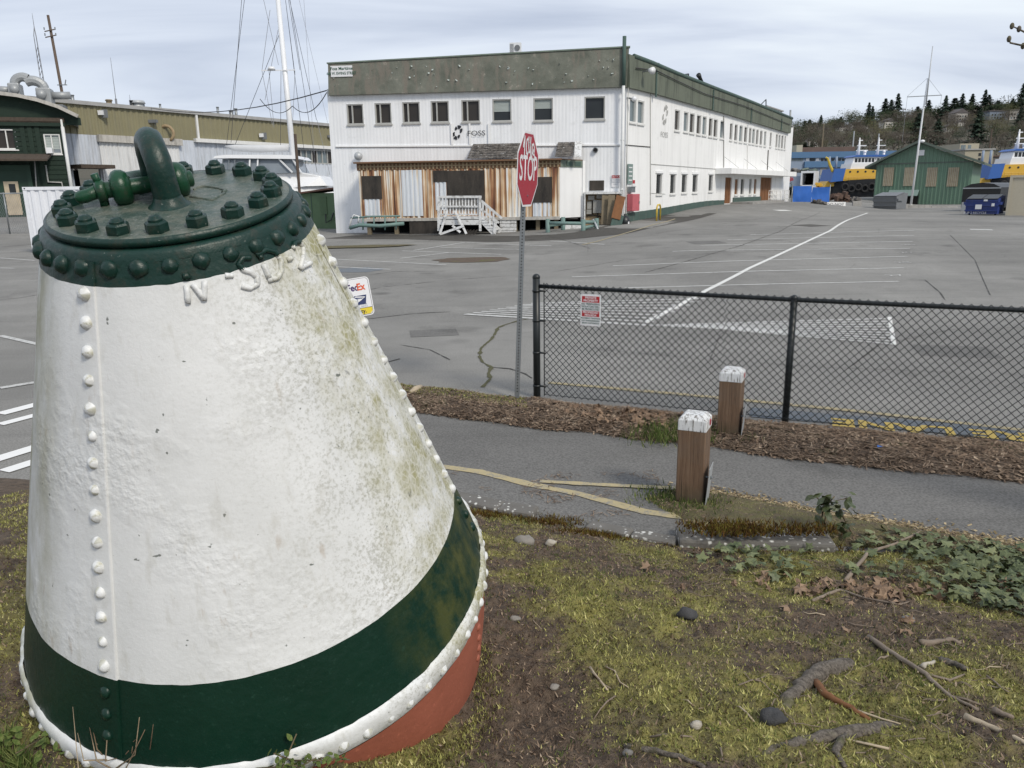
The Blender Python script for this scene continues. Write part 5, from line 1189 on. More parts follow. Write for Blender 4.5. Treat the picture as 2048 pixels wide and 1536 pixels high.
# trims of the front
def strip(F, x0, y0, x1, y1, th, d0, d1, mat, name='trim'):
    a = F.uv(x0, y0); b = F.uv(x1, y1); mb = MB(); mb.bar(F.p(a[0], a[1], (d0 + d1) / 2), F.p(b[0], b[1], (d0 + d1) / 2), d1 - d0, th); return mb.build(name, M(mat), bld)
strip(F1, 672, 293, 1240, 290, .07, .0, .06, 'wall_plain'); strip(F1, 672, 294.6, 1240, 291.6, .02, .0, .05, 'board_dark')
for x in (904, 940, 978):
    r = F1.rect(x - 1.8, 247, x + 1.8, 290); mb = MB(); F1.box(mb, *r, .02, .07); mb.build('batten', M('wall_plain'), bld)
# company lettering and emblem
def lettering(F, body, px, py, hpx, mat, parent, d=.03, sx=1.0, bold=0.0, slope=0):
    u, z = F.uv(px, py); h = (F.uv(px, py - hpx / 2)[1] - F.uv(px, py + hpx / 2)[1]) * 1.42
    return text('lettering', body, h, frame(F.p(u, z, d), F.e, V((0, 0, 1))), M(mat), parent, sx=sx, bold=bold)
lettering(F1, 'FOSS', 953, 267, 10, 'sign_ink', bld, .076, 1.25)
def emblem(F, px, py, hpx, mat, parent, d=.045):
    u, z = F.uv(px, py); h = (F.uv(px, py - hpx / 2)[1] - F.uv(px, py + hpx / 2)[1]); mb = MB(); c = F.p(u, z, d)
    for s_ in (1, -1):
        P = []
        for i in range(13):
            a = R_(-55 + 235 * i / 12); r = h * .26; wdt = h * .13 * math.sin(math.pi * (i + 1) / 14.5) + .012
            ctr = c + (F.e * .10 * h + V((0, 0, .20 * h))) * s_
            for k in (-1, 1): P.append(ctr + (F.e * math.cos(a) * (r + k * wdt) + V((0, 0, 1)) * math.sin(a) * (r + k * wdt) * 1.05) * s_)
        mb.add(P, [(2 * i, 2 * i + 1, 2 * i + 3, 2 * i + 2) for i in range(12) if i not in (4, 8)])
    return mb.build('emblem', M(mat), parent)
emblem(F1, 915, 265, 23, 'sign_ink', bld, .03)
sg = thing('company_sign', 'pale company name board at the left end of the grey parapet', 'sign', tuple(F1.p(*F1.uv(686, 145), .2)))
r = F1.rect(665, 133, 708, 155); mb = MB(); F1.box(mb, *r, .222, .26); mb.build('board', M('sign_white'), sg)
lettering(F1, 'Foss Maritime', 686.5, 139, 6.2, 'sign_green_ink', sg, .265, .98, .004); lettering(F1, '660 W. EWING STREET', 686.5, 148.5, 5.6, 'sign_green_ink', sg, .265, .80, .004)
# roof-top unit
ac = thing('air_conditioner', 'white outdoor air conditioner unit on the roof of the office building', 'air conditioner', tuple(F1.p(*F1.uv(1030, 107), -1.5)))
FA_ = Facade(F1.p(0, 0, -1.5), F1.p(F1.L, 0, -1.5)); r = FA_.rect(1019, 85, 1042, 110); mb = MB(); FA_.box(mb, r[0], r[1], zr, r[3], -.4, 0); mb.build('casing', M('boat_white'), ac)
mb = MB(); c = FA_.p(r[0] + (r[1] - r[0]) * .68, (r[2] + r[3]) / 2 + .04, .01); mb.cyl(c, c + F1.n * .02, .13, n=20); mb.build('fan_grille', M('dumpster_grey'), ac)
mb = MB()
for i in range(9): z = r[3] - .06 - i * .05; FA_.box(mb, r[0] + .02, r[0] + .2, z - .02, z, .0, .012)
mb.build('louvre', M('dumpster_grey'), ac)
# corner pipes
mb = MB(); u = F1.uv(1247.5, 130)[0]; mb.cyl(F1.p(u, ZP + .05, .3), F1.p(u, F1.uv(1247, 75)[1], .3), .085, n=12); mb.build('vent_pipe', M('base_green'), bld, True)
mb = MB(); mb.cyl(F1.p(u, ZP + .1, .3), F1.p(u, .6, .22), .07, n=12); dp = mb.build('downpipe', M('pipe_white'), bld, True)
mb = MB()
for z in (2.2, 4.4, 6.4): mb.cyl(F1.p(u, z, .25), F1.p(u, z + .06, .25), .088, n=12)
mb.build('pipe_collar', M('pipe_white'), dp, True)
mb = MB(); mb.cyl(F1.p(u + .22, ZP + .5, .1), F1.p(u + .22, 1, .06), .02, n=8); mb.build('conduit', M('frame_grey'), bld, True)
# small fittings of the front
c = F1.p(*F1.uv(720, 313), .28); lp = thing('globe_lamp', 'silver globe lamp on the white wall above the rusty siding', 'lamp', tuple(c)); mb = MB(); mb.ball(c, .20, 16, 12); mb.build('globe', M('galv_light'), lp, True); mb = MB(); mb.cyl(c, c - F1.n * .28 + V((0, 0, .1)), .05); mb.build('bracket', M('galv'), lp)
c = F1.p(*F1.uv(1191, 300), .02); mb = MB(); mb.cyl(c, c + F1.n * .14, .13, .11, 14); v_ = mb.build('wall_vent', M('galv'), bld, True); mb = MB(); mb.cyl(c + F1.n * .141, c + F1.n * .145, .09, n=14); mb.build('vent_mouth', M('hole_black'), v_)
r = F1.rect(1179, 361, 1208, 381); mb = MB(); F1.box(mb, *r, -.02, .04); mb.build('boarded_window', M('board_dark'), bld)
cs = thing('caution_sign', 'white caution notice with red heading right of the entrance', 'sign', tuple(F1.p(*F1.uv(1231, 362), .05))); r = F1.rect(1223, 350, 1240, 374); mb = MB(); F1.box(mb, *r, .03, .05); mb.build('board', M('sign_white'), cs)
mb = MB(); r2 = F1.rect(1223.6, 350.5, 1239.4, 356.5); F1.box(mb, *r2, .052, .056); mb.build('red_heading', M('sign_red_flat'), cs); lettering(F1, 'CAUTION', 1231.5, 353.5, 4, 'sign_white', cs, .06, .85)
lettering(F1, 'AUTHORIZED\nPERSONNEL\nONLY', 1231.5, 364.5, 3.1, 'sign_grey_ink', cs, .055, .8)

# ------------------------------------------------------------ rusty entrance annex
DA = 1.5
FA = Facade(F1.p(0, 0, DA), F1.p(F1.L, 0, DA))
ua0 = FA.uv(719, 380)[0]; ua1 = FA.uv(1120, 385)[0]; za0 = FA.uv(900, 436)[1]; za1 = FA.uv(900, 338)[1]; zs1 = FA.uv(900, 324)[1]
mb = MB(); FA.wall(mb, ua0, ua1, za0, za1, (), .1, (.26, .05)); mb.build('rusty_siding', M('rusty_siding'), bld)
mb = MB(); mb.quad(FA.p(ua0, za0, 0), FA.p(ua0, za0, -DA), FA.p(ua0, zs1, -DA), FA.p(ua0, zs1, 0)); mb.build('annex_side', M('wall_plain'), bld)
mb = MB(); FA.box(mb, ua0 - .06, ua1 + .02, za1 - .01, zs1, -.1, .03); fr = mb.build('eave_frieze', M('soffit_rust'), bld)
mb = MB(); n = int((ua1 - ua0) / .17)
for i in range(n): u = ua0 + (i + .5) * (ua1 - ua0) / n; FA.box(mb, u - .035, u + .035, za1 + .02, zs1 - .03, .03, .06)
FA.box(mb, ua0 - .06, ua1, (za1 + zs1) / 2 - .02, (za1 + zs1) / 2 + .03, .032, .055); stuff(mb.build('frieze_slats', M('ply'), fr))
mb = MB(); mb.bar(FA.p(ua0 - .15, zs1 + .03, .12), FA.p(ua1 + .1, zs1 + .03, .12), .26, .07); mb.build('eave_gutter', M('soffit_rust'), bld)
# angled right panel with green grilles
pA = FA.p(ua1, 0, 0); uB = F1.uv(1165, 380)[0]; pB = F1.p(uB, 0, .25); FB = Facade(pA, pB)
mb = MB(); FB.wall(mb, 0, FB.L, za0 - .05, za1); mb.build('entrance_panel', M('wall_plain'), bld)
mb = MB(); FB.box(mb, 0, FB.L, za1, zs1, -.05, .03); tg = mb.build('panel_frieze', M('trim_green'), bld)
for k in (.26, .62):
    mb = MB(); FB.box(mb, FB.L * k, FB.L * (k + .26), za1 + .06, zs1 - .06, .03, .05); mb.build('grille', M('base_green'), tg)
mb = MB(); FB.box(mb, FB.L - .05, FB.L + .12, -.2, zs1, -.05, .06); mb.build('corner_trim', M('wall_plain'), bld)
# lean-to roof, shingles left on part of it
zt = F1.uv(900, 292)[1]
def roofquad(x0, x1, mat, lift, name, ovh=.2, parent=bld):
    a0 = F1.uv(x0, 292)[0]; a1 = F1.uv(x1, 291)[0]; b0 = a0 - .05; b1 = a1 - .05
    P = [F1.p(a0, zt, .06), F1.p(a1, zt, .06), F1.p(b1, zs1 + .06, DA + ovh), F1.p(b0, zs1 + .06, DA + ovh)]; mb = MB(); mb.prism([p + V((0, 0, lift)) for p in P], V((0, 0, .03))); return mb.build(name, M(mat), parent)
mb = MB(); mb.prism([FA.p(ua0, zs1 + .01, .05), FA.p(ua1, zs1 + .01, .05), F1.p(uB, zs1 + .01, .05), F1.p(ua0, zs1 + .01, .05)], V((0, 0, .04))); rf = mb.build('annex_roof', M('soffit_rust'), bld)
rs = random.Random(11)
for x0, x1 in ((947, 1046), (1116, 1150)):
    nx = max(2, int((x1 - x0) / 9)); a0 = F1.uv(x0, 292)[0]; a1 = F1.uv(x1, 291)[0]
    for j in range(6):
        for i in range(nx):
            ua = a0 + (a1 - a0) * i / nx; ub = a0 + (a1 - a0) * (i + .96) / nx; t0 = j / 6; t1 = (j + 1.08) / 6
            def rpnt(u, t, h): return F1.p(u - .05 * t, zt + (zs1 + .06 - zt) * t, .06 + (DA + .1) * t) + V((0, 0, .035 + h))
            mb = MB(); l = rs.uniform(.0, .02); mb.prism([rpnt(ua, t0, .012), rpnt(ub, t0, .012), rpnt(ub, t1, .03 + l), rpnt(ua, t1, .03 + l)], V((0, 0, .015))); mb.build('shingle', M('shingle'), rf)
mb = MB(); a0 = F1.uv(1150, 291)[0]; a1 = F1.uv(1164, 291)[0]; mb.prism([F1.p(a0, zt + .06, .08), F1.p(a1, zt + .06, .08), F1.p(a1, zs1 + .12, DA * .9), F1.p(a0, zs1 + .12, DA * .9)], V((0, 0, .03))); mb.build('broken_sheet', M('wood_white'), rf)
# boarded openings and patched sheets
for q, mt, nm in (((725, 352, 764, 398), 'board_dark', 'boarded_window'), ((867, 341, 895, 364), 'board_dark', 'boarded_window'), ((895, 341, 970, 420), 'board_dark', 'boarded_door'), ((1060, 354, 1104, 405), 'board_dark', 'boarded_window')):
    r = FA.rect(*q); mb = MB(); FA.box(mb, *r, .045, .085); o = mb.build(nm, M(mt), bld)
    if nm == 'boarded_door':
        mb = MB(); um = (r[0] + r[1]) / 2; FA.box(mb, um - .03, um + .03, r[2], r[3], .086, .10); mb.build('batten', M('board_dark'), o)
for q in ((727, 398, 764, 431), (801, 338, 846, 432), (868, 364, 894, 420), (1066, 405, 1100, 440)):
    r = FA.rect(*q); mb = MB(); r = (r[0], r[1], max(r[2], za0 + .03), min(r[3], za1 - .02)); FA.wall(mb, *r, (), 0, (.2, .025), .045); mb.build('patched_sheet', M('siding_clean'), bld)
mb = MB(); FA.box(mb, ua0, ua1, za0 - .12, za0 + .02, -.05, .07); mb.build('sill_beam', M('fascia_white'), bld)
mb = MB(); mb.quad(FA.p(ua0, za0 - .1, 0), FA.p(ua1 + .8, za0 - .1, 0), FA.p(ua1 + .8, za0 - .1, -DA), FA.p(ua0, za0 - .1, -DA)); mb.build('annex_floor', M('board_dark'), bld)
for x in (735, 790, 980, 1030, 1075, 1112):
    u = FA.uv(x, 445)[0]; mb = MB(); FA.box(mb, u - .09, u + .09, -.3, za0 - .1, -.4, -.2); mb.build('pier', M('wood_old'), bld)
r = FA.rect(819, 434, 874, 466); mb = MB(); FA.box(mb, r[0], r[1], -.2, za0 - .1, -.02, .03); mb.build('skirt_board', M('board_dark'), bld)
r = FA.rect(1000, 441, 1033, 468); mb = MB()
for i in range(4): FA.box(mb, r[0], r[1], r[2] + i * .16, r[2] + i * .16 + .14, .0, .06 - .01 * i)
mb.build('white_skirt', M('wood_white'), bld)
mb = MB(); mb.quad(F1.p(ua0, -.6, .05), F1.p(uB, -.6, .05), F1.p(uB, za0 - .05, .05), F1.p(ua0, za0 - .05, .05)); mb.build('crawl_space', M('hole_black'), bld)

# ------------------------------------------------------------ broken porch and stairs
DP = 1.5
FPp = Facade(FA.p(0, 0, DP), FA.p(F1.L, 0, DP)); po = thing('porch', 'weathered white wooden porch with railing before the boarded door', 'porch', tuple(FPp.p(FPp.uv(918, 465)[0], .3, 0)))
def pp_(x, y, d=0): u, z = FPp.uv(x, y); return FPp.p(u, z, d)
mb = MB(); mb.bar(pp_(876, 394), pp_(963, 393.5), .09, .10); mb.build('top_rail', M('wood_white'), po)
mb = MB(); mb.bar(pp_(876, 413), pp_(958, 413), .05, .08); mb.build('mid_rail', M('wood_white'), po)
mb = MB(); mb.bar(pp_(876, 429), pp_(958, 429), .05, .07); mb.build('bottom_rail', M('wood_white'), po)
for x in (877, 960): mb = MB(); mb.bar(pp_(x, 392), pp_(x + .5, 462), .11, .11, (0, -1, 0)); mb.build('post', M('wood_white'), po)
for i in range(13): x = 882 + i * 6.1; mb = MB(); mb.bar(pp_(x, 396, -.04), pp_(x, 430, -.04), .075, .025, (0, -1, 0)); mb.build('slat', M('wood_white'), po)
mb = MB(); a = pp_(875, 434); b = pp_(963, 434); mb.obox(a - FPp.n * 0 + V((0, 0, -.06)), b - a, -FPp.n * DP, V((0, 0, .06))); mb.build('deck', M('wood_white'), po)
for y0, y1 in ((435, 438), (440, 449)): mb = MB(); mb.bar(pp_(875, (y0 + y1) / 2, .03), pp_(963, (y0 + y1) / 2, .03), .04, .06 if y1 < 439 else .22); mb.build('fascia_board', M('wood_white'), po)
for a, b in (((896, 421), (882, 468)), ((911, 421), (935, 467)), ((882, 468), (930, 451)), ((906, 451), (923, 464))):
    mb = MB(); mb.bar(pp_(*a, .14 if a[0] != 882 else .18), pp_(*b, .3), .10, .03, (0, -1, .3)); tag(mb.build('loose_board', M('wood_white')), {896: 'loose grey board propped upright on the left of the porch', 911: 'loose board slanting down to the right across the porch front', 882: 'loose board lying low and diagonal under the porch railing', 906: 'short broken board on the ground under the porch'}[a[0]], 'board')
mb = MB()
for i in range(7): mb.bar(pp_(936 + i * 3.2, 459 + (i % 2) * 2, .1), pp_(931 + i * 3.4, 468, .2), .05, .03)
tag(stuff(mb.build('lattice_scrap', M('board_dark'))), 'dark broken lattice scraps under the porch', 'scrap')
st_ = thing('stairs', 'broken white wooden stairs leaning at the right of the porch', 'stairs', tuple(pp_(985, 465)))
mb = MB(); mb.bar(pp_(961, 437), pp_(990, 468), .05, .24); mb.build('stringer', M('wood_white'), st_)
mb = MB(); mb.bar(pp_(961, 437, -1.0), pp_(996, 466, -1.0), .05, .24); mb.build('stringer', M('wood_white'), st_)
for i in range(5): t = (i + .6) / 5.5; a = pp_(961 + 31 * t, 436 + 29 * t, .05); mb = MB(); mb.bar(a, a - FPp.n * 1.05, .26, .04); mb.build('tread', M('wood_white'), st_)
mb = MB(); mb.bar(pp_(962, 401), pp_(1004, 437), .06, .10); mb.build('handrail', M('wood_white'), st_)
mb = MB(); mb.bar(pp_(962, 418), pp_(998, 446), .05, .09); mb.build('mid_rail', M('wood_white'), st_)
for i in range(4): x = 966 + i * 7; mb = MB(); mb.bar(pp_(x, 403 + i * 5.6), pp_(x, 443 + i * 7), .08, .05, (0, -1, 0)); mb.build('baluster', M('wood_white'), st_)
mb = MB(); mb.bar(pp_(991, 440), pp_(989, 468), .13, .13, (0, -1, 0)); mb.build('newel', M('wood_white'), st_)

# ------------------------------------------------------------ pipe guards and junk at the foot of the front
def gp(px, py, F=FPp): u, z = F.uv(px, py); return u, z
gl = thing('pipe_guard', 'low grey green pipe guard rail left of the porch', 'guard rail', tuple(pp_(760, 455)))
mb = MB(); mb.tube([pp_(702, 436), pp_(745, 433), pp_(800, 432)], .04, 8); mb.build('rail', M('pipe_green'), gl, True)
mb = MB(); mb.tube([pp_(700, 456), pp_(720, 450, .05), pp_(760, 452), pp_(808, 447)], .085, 10); mb.build('bumper', M('pipe_green'), gl, True)
for x in (726, 748, 770, 792): mb = MB(); mb.cyl(pp_(x, 433), pp_(x, 460), .035); mb.build('post', M('pipe_green'), gl, True)
mb = MB(); mb.tube([pp_(698, 458), pp_(702, 440), pp_(708, 430), pp_(718, 433), pp_(716, 446)], .04, 8); tag(mb.build('hose', M('pipe_white'), smooth=True), 'white hose looped at the left end of the pipe guard', 'hose')
gr = thing('pipe_barrier', 'pale green pipe barrier with four posts right of the stop sign', 'barrier', tuple(pp_(1140, 470)))
for x, y0, y1, d in ((1097, 437, 476, .5), (1125, 435, 470, -.6), (1167, 438, 478, .6), (1193, 437, 472, -.4)): mb = MB(); mb.cyl(pp_(x, y0, d), pp_(x, y1, d) - V((0, 0, .2)), .095, n=14); mb.build('post', M('pipe_green'), gr, True)
for (a, b) in (((1097, 445, .5), (1167, 446, .6)), ((1097, 451, .3), (1125, 448, -.6)), ((1167, 443, .6), (1193, 445, -.4)), ((1167, 455, .6), (1193, 451, -.4))): mb = MB(); mb.cyl(pp_(*a), pp_(*b), .075, n=12); mb.build('rail', M('pipe_green'), gr, True)
mb = MB(); mb.tube([pp_(1186, 440, -.3), pp_(1192, 450, 0), pp_(1197, 462, .2), pp_(1198, 474, .2)], .05, 8); tag(mb.build('hose', M('galv_light'), smooth=True), 'grey cable hanging over the right end of the pipe barrier', 'cable')
for i in range(5): mb = MB(); a = pp_(1128, 452 + i * 4.2, -1.0); b = pp_(1166, 449.5 + i * 3.2, -1.2); mb.bar(a, b, .05, .10); tag(mb.build('white_plank', M('wood_white')), ['top', 'second', 'third', 'fourth', 'lowest'][i] + ' white plank stacked behind the pipe barrier', 'plank', 'white planks behind the pipe barrier')
# open electrical recess
eb = thing('electrical_cabinet', 'open wall recess with old grey electrical boxes at the building corner', 'electrical cabinet', tuple(F1.p(*F1.uv(1200, 450), .1)))
r = F1.rect(1171, 388, 1240, 453); mb = MB(); F1.box(mb, *r, .03, .05); mb.build('back_panel', M('ply'), eb)
mb = MB(); F1.box(mb, r[0] - .06, r[1] + .05, r[3], r[3] + .10, .02, .5); F1.box(mb, r[0] - .06, r[0], r[2], r[3], .02, .5); mb.build('frame', M('wood_white'), eb)
for q in ((1174, 403, 1183, 418), (1186, 400, 1204, 426), (1193, 389, 1205, 397), (1173, 419, 1183, 428), (1206, 402, 1213, 420), (1176, 391, 1189, 400)):
    rr = F1.rect(*q); mb = MB(); F1.box(mb, *rr, .05, .2); mb.build('switch_box', M('panel_grey'), eb, bevel=.01)
mb = MB(); mb.tube([F1.p(*F1.uv(1173, 432), .1), F1.p(*F1.uv(1185, 430), .1), F1.p(*F1.uv(1207, 434), .1)], .03, 6); mb.tube([F1.p(*F1.uv(1184, 402), .12), F1.p(*F1.uv(1184, 432), .12)], .03, 6); mb.tube([F1.p(*F1.uv(1195, 426), .12), F1.p(*F1.uv(1195, 436), .12)], .03, 6); mb.build('conduit', M('board_dark'), eb)
for k, (a, b, wd_, mt, lb) in enumerate((((1213, 389), (1211, 448), .42, 'wood_old', 'grey wooden plank standing upright before the electrical cabinet'), ((1223, 390), (1219, 448), .30, 'wood_old', 'second upright wooden plank nearest the building corner'), ((1241, 392), (1230, 436), .42, 'wood_brown', 'broken brown door leaning at the building corner'))):
    mb = MB(); p0 = F1.p(*F1.uv(*a), .4 + k * .25); p1 = F1.p(*F1.uv(*b), .7 + k * .25); mb.bar(p0, p1, wd_, .06, (0, -1, 0)); tag(mb.build('leaning_board', M(mt)), lb, 'board')
mb = MB(); mb.bar(F1.p(*F1.uv(1236, 428), 1.1), F1.p(*F1.uv(1230, 452), 1.2), .5, .07, (0, -1, 0)); tag(mb.build('leaning_board', M('base_green')), 'dark green board end leaning under the broken brown door', 'board')
mb = MB(); P = [F1.p(*F1.uv(x, y), d) for x, y, d in ((1250, 434, .4), (1256, 441, .7), (1255, 452, 1.0), (1244, 459, 1.4), (1228, 460, 1.6), (1212, 456, 1.5), (1200, 459, 1.4))]; mb.tube(P, .04, 8); tag(mb.build('hose', M('pipe_white'), smooth=True), 'white hose snaking on the ground by the building corner', 'hose')
mb = MB(); mb.ball(F1.p(*F1.uv(1248, 443), .6), .28, 10, 7, (1, 1, 1.1)); tag(mb.build('hose_coil', M('black_metal'), smooth=True), 'dark coil of hose hanging low at the corner', 'hose')

# ------------------------------------------------------------ side wall
S_up = [(1259, 193, 1272.5, 242), (1275, 197, 1288, 245), (1349, 217, 1359.5, 260), (1367, 221, 1376.5, 262), (1379, 224, 1389, 265), (1393, 228, 1402, 268), (1404.5, 231, 1413, 270), (1417, 234, 1425, 273), (1427, 237, 1435, 275), (1440, 240, 1447.5, 277),
        (1459, 246, 1465, 281), (1468.5, 249, 1475, 283), (1478, 251, 1485, 285), (1488, 254, 1494.5, 286), (1497.5, 256, 1502.5, 288), (1504, 258, 1509.5, 289), (1511.7, 260, 1516.7, 291), (1519.4, 262, 1524.6, 292), (1527.6, 263, 1532, 293), (1539, 266, 1543, 294), (1551, 269, 1555, 297), (1556.5, 271, 1560.5, 298), (1562, 272, 1566.4, 299), (1568, 273, 1571, 300)]
S_lo = [(1312, 346.6, 1324, 389), (1340, 348, 1351, 388), (1363, 348, 1373.6, 386), (1384.6, 348.5, 1395, 385.4), (1417, 349, 1425.6, 383), (1469, 357, 1476, 390), (1481, 357, 1488, 390), (1498, 357, 1503, 389), (1507.6, 357, 1513, 389)]
DR = [(1449, 355, 1462, 413), (1520, 355, 1542, 401)]
HR = [F2.rect(*q) for q in S_up]; za = sum(h[2] for h in HR) / len(HR); zb_ = sum(h[3] for h in HR) / len(HR)
HR = [(h[0], h[1], .5 * h[2] + .5 * za, .5 * h[3] + .5 * zb_) for h in HR]; HL = [F2.rect(*q) for q in S_lo]; HD = [F2.rect(*q) for q in DR]; HD = [(h[0], h[1], lotz(*F2.p((h[0] + h[1]) / 2, 0).xy) + .05, h[3]) for h in HD]
ZQ = max(F2.uv(1300, 186)[1], F2.uv(1560, 262)[1]) + .3
mb = MB(); F2.wall(mb, 0, F2.L, -.6, ZQ - .2, HR + HL + HD, .12); mb.build('side_wall', M('wall_side'), bld)
for i, h in enumerate(HR): window(F2, h, bld, None, 'glass_side' if i % 3 == 0 or i < 2 else 'glass_brown', 'frame_white', None, .11, .05)
for i, h in enumerate(HL):
    window(F2, h, bld, None, 'glass_dark' if i not in (5, 8) else 'glass_brown', 'frame_white', None, .11, .05)
    if i in (5, 8): mb = MB(); F2.box(mb, h[0] + .05, h[1] - .05, h[2] + .05, h[3] - .05, -.09, -.06); mb.build('plywood_cover', M('wood_brown'), bld)
for i, h in enumerate(HD):
    mb = MB(); F2.box(mb, h[0], h[1], h[2] - .1, h[3], -.12, -.05); d_ = mb.build('door', M('wood_brown'), bld)
    for k in range(1, 4): mb = MB(); u = h[0] + (h[1] - h[0]) * k / 4; F2.box(mb, u - .02, u + .02, h[2], h[3], -.05, -.035); mb.build('door_batten', M('wood_brown'), d_)
for i, (a, b) in enumerate(((1305, 1328), (1333, 1355), (1357, 1377), (1379, 1398), (1412, 1429))):
    q = (a + b) / 2; mb = MB(); h = HL[i]; F2.box(mb, h[0] - .12, h[1] + .12, h[3] + .0, h[3] + .12, .0, .05); mb.build('window_head', M('wall_plain'), bld)
P = [F2.p(*F2.uv(x, y), .03) for x, y in ((1252, 176), (1304, 188), (1440, 226), (1576, 267), (1580, 238), (1500, 206), (1424, 177.5), (1350, 149), (1300, 128), (1251, 109))]
mb = MB(); mb.prism(P, F2.n * .16); ps = mb.build('side_parapet', M('parapet_side'), bld)
mb = MB(); L = [F2.p(*F2.uv(x, y), .15) for x, y in ((1262, 113), (1300, 127), (1350, 148), (1424, 176.5), (1500, 205), (1580, 237))]; mb.tube(L, .11, 8); mb.build('gutter', M('base_green'), ps, True)
mb = MB(); L = [F2.p(*F2.uv(x, y), .25) for x, y in ((1262, 137), (1303, 142), (1340, 160), (1400, 188), (1480, 212), (1574, 250))]; mb.tube(L, .025, 6); mb.build('cable', M('wire'), ps, True)
for x, y0, y1 in ((1305, 140, 195), (1420, 180, 222), (1497, 216, 248), (1558, 238, 262)): a = F2.uv(x, y0); b = F2.uv(x, y1); mb = MB(); F2.box(mb, a[0] - .06, a[0] + .06, b[1], a[1], .19, .24); mb.build('joint_strip', M('base_green'), ps)
strip(F2, 1251, 290, 1300, 294, .035, 0, .03, 'board_dark'); strip(F2, 1300, 328, 1432, 338, .03, 0, .025, 'frame_grey'); strip(F2, 1300, 182, 1300, 410, .03, 0, .04, 'frame_grey', 'conduit'); strip(F2, 1447, 232, 1447, 335, .12, 0, .03, 'frame_grey', 'stain_board'); strip(F2, 1494, 290, 1494, 338, .05, 0, .05, 'frame_white', 'conduit'); strip(F2, 1536, 300, 1534, 340, .16, 0, .03, 'board_dark', 'torn_seam')
strip(F2, 1300, 386, 1330, 388, .02, 0, .02, 'frame_grey')
# green plinth following the ground
for i in range(14):
    u0_, u1_ = F2.L * .47 * i / 14, F2.L * .47 * (i + 1) / 14; z0 = lotz(*F2.p(u0_, 0).xy); z1 = lotz(*F2.p(u1_, 0).xy); mb = MB(); mb.prism([F2.p(u0_, -.5, .0), F2.p(u1_, -.5, .0), F2.p(u1_, z1 + .42 - .012 * i, 0), F2.p(u0_, z0 + .42 - .012 * i, 0)], F2.n * .06); mb.build('plinth', M('base_green'), bld)
u0_ = F2.uv(1465, 400)[0]; u1_ = F2.uv(1520, 400)[0]; mb = MB(); F2.box(mb, u0_, u1_, -.5, lotz(*F2.p(u0_, 0).xy) + .4, 0, .05); mb.build('plinth', M('base_green'), bld)
# canopy
a = F2.uv(1430, 343); b = F2.uv(1566, 352); mb = MB(); mb.prism([F2.p(a[0], a[1] + .18, 0), F2.p(b[0], a[1] + .18, 0), F2.p(b[0], a[1] + .18, 1.0), F2.p(a[0], a[1] + .18, 1.0)], V((0, 0, -.32))); cn = mb.build('canopy', M('wall_side'), bld)
for k in (.1, .35, .6, .85): mb = MB(); u = a[0] + (b[0] - a[0]) * k; mb.bar(F2.p(u, a[1] + .9, .02), F2.p(u, a[1] + .2, .95), .02); mb.build('stay', M('frame_grey'), cn)
emblem(F2, 1330, 230, 33, 'frame_grey', bld, .02); lettering(F2, 'FOSS', 1328, 270, 11, 'frame_grey', bld, .02, 1.2)
# fittings
rb_ = thing('red_box', 'faded red hose box on the corner of the side wall', 'box', tuple(F2.p(*F2.uv(1260, 405), .1))); r = F2.rect(1253, 388, 1267, 422); mb = MB(); F2.box(mb, *r, .03, .32); mb.build('casing', M('box_red'), rb_, bevel=.02); mb = MB(); F2.box(mb, r[1] - .12, r[1] - .06, (r[2] + r[3]) / 2 - .05, (r[2] + r[3]) / 2 + .05, .32, .35); mb.build('latch', M('galv'), rb_)
gs_ = thing('notice_board', 'narrow grey green notice board above the red box', 'sign', tuple(F2.p(*F2.uv(1258, 348), .1))); r = F2.rect(1253.5, 328, 1263, 368); mb = MB(); F2.box(mb, *r, .03, .07); mb.build('board', M('sign_teal'), gs_)
for k in range(4): mb = MB(); z = r[3] - (r[3] - r[2]) * (.15 + .21 * k); F2.box(mb, r[0] + .08, r[1] - .08, z - .05, z, .071, .075); mb.build('text_line', M('sign_white'), gs_)
sn2 = thing('warning_sign', 'small white warning sign with red top beside the notice board', 'sign', tuple(F2.p(*F2.uv(1266, 370), .05))); r = F2.rect(1263.5, 360, 1268.5, 383); mb = MB(); F2.box(mb, *r, .02, .04); mb.build('board', M('sign_white'), sn2); r = F2.rect(1263.7, 360.3, 1268.3, 367); mb = MB(); F2.box(mb, *r, .041, .046); mb.build('red_heading', M('sign_red_flat'), sn2)
mt_ = thing('letter_box', 'small grey metal box under the notice board', 'box', tuple(F2.p(*F2.uv(1258, 379), .1))); r = F2.rect(1254, 374, 1262, 385); mb = MB(); F2.box(mb, *r, .02, .22); mb.build('casing', M('galv'), mt_); mb = MB(); F2.box(mb, r[0], r[1], r[3], r[3] + .03, .0, .26); mb.build('lid', M('galv_light'), mt_)
c = F2.p(*F2.uv(1277, 143), .5); fl = thing('flood_light', 'white floodlight on the side parapet at the corner', 'light', tuple(c)); mb = MB(); mb.cyl(c, c + V((.15, -.25, -.05)), .08, .17, 12); mb.build('lamp_head', M('boat_white'), fl, True); mb = MB(); mb.cyl(c, F2.p(*F2.uv(1277, 145), .15), .03); mb.build('arm', M('galv'), fl)
c = F2.p(*F2.uv(1254, 199), .35); sc_ = thing('security_camera', 'white security camera under the parapet at the building corner', 'camera', tuple(c)); mb = MB(); mb.ball(c, .12, 12, 8); mb.build('dome', M('boat_white'), sc_, True); mb = MB(); mb.cyl(c, F2.p(*F2.uv(1254, 196), 0), .04); mb.build('bracket', M('galv'), sc_)
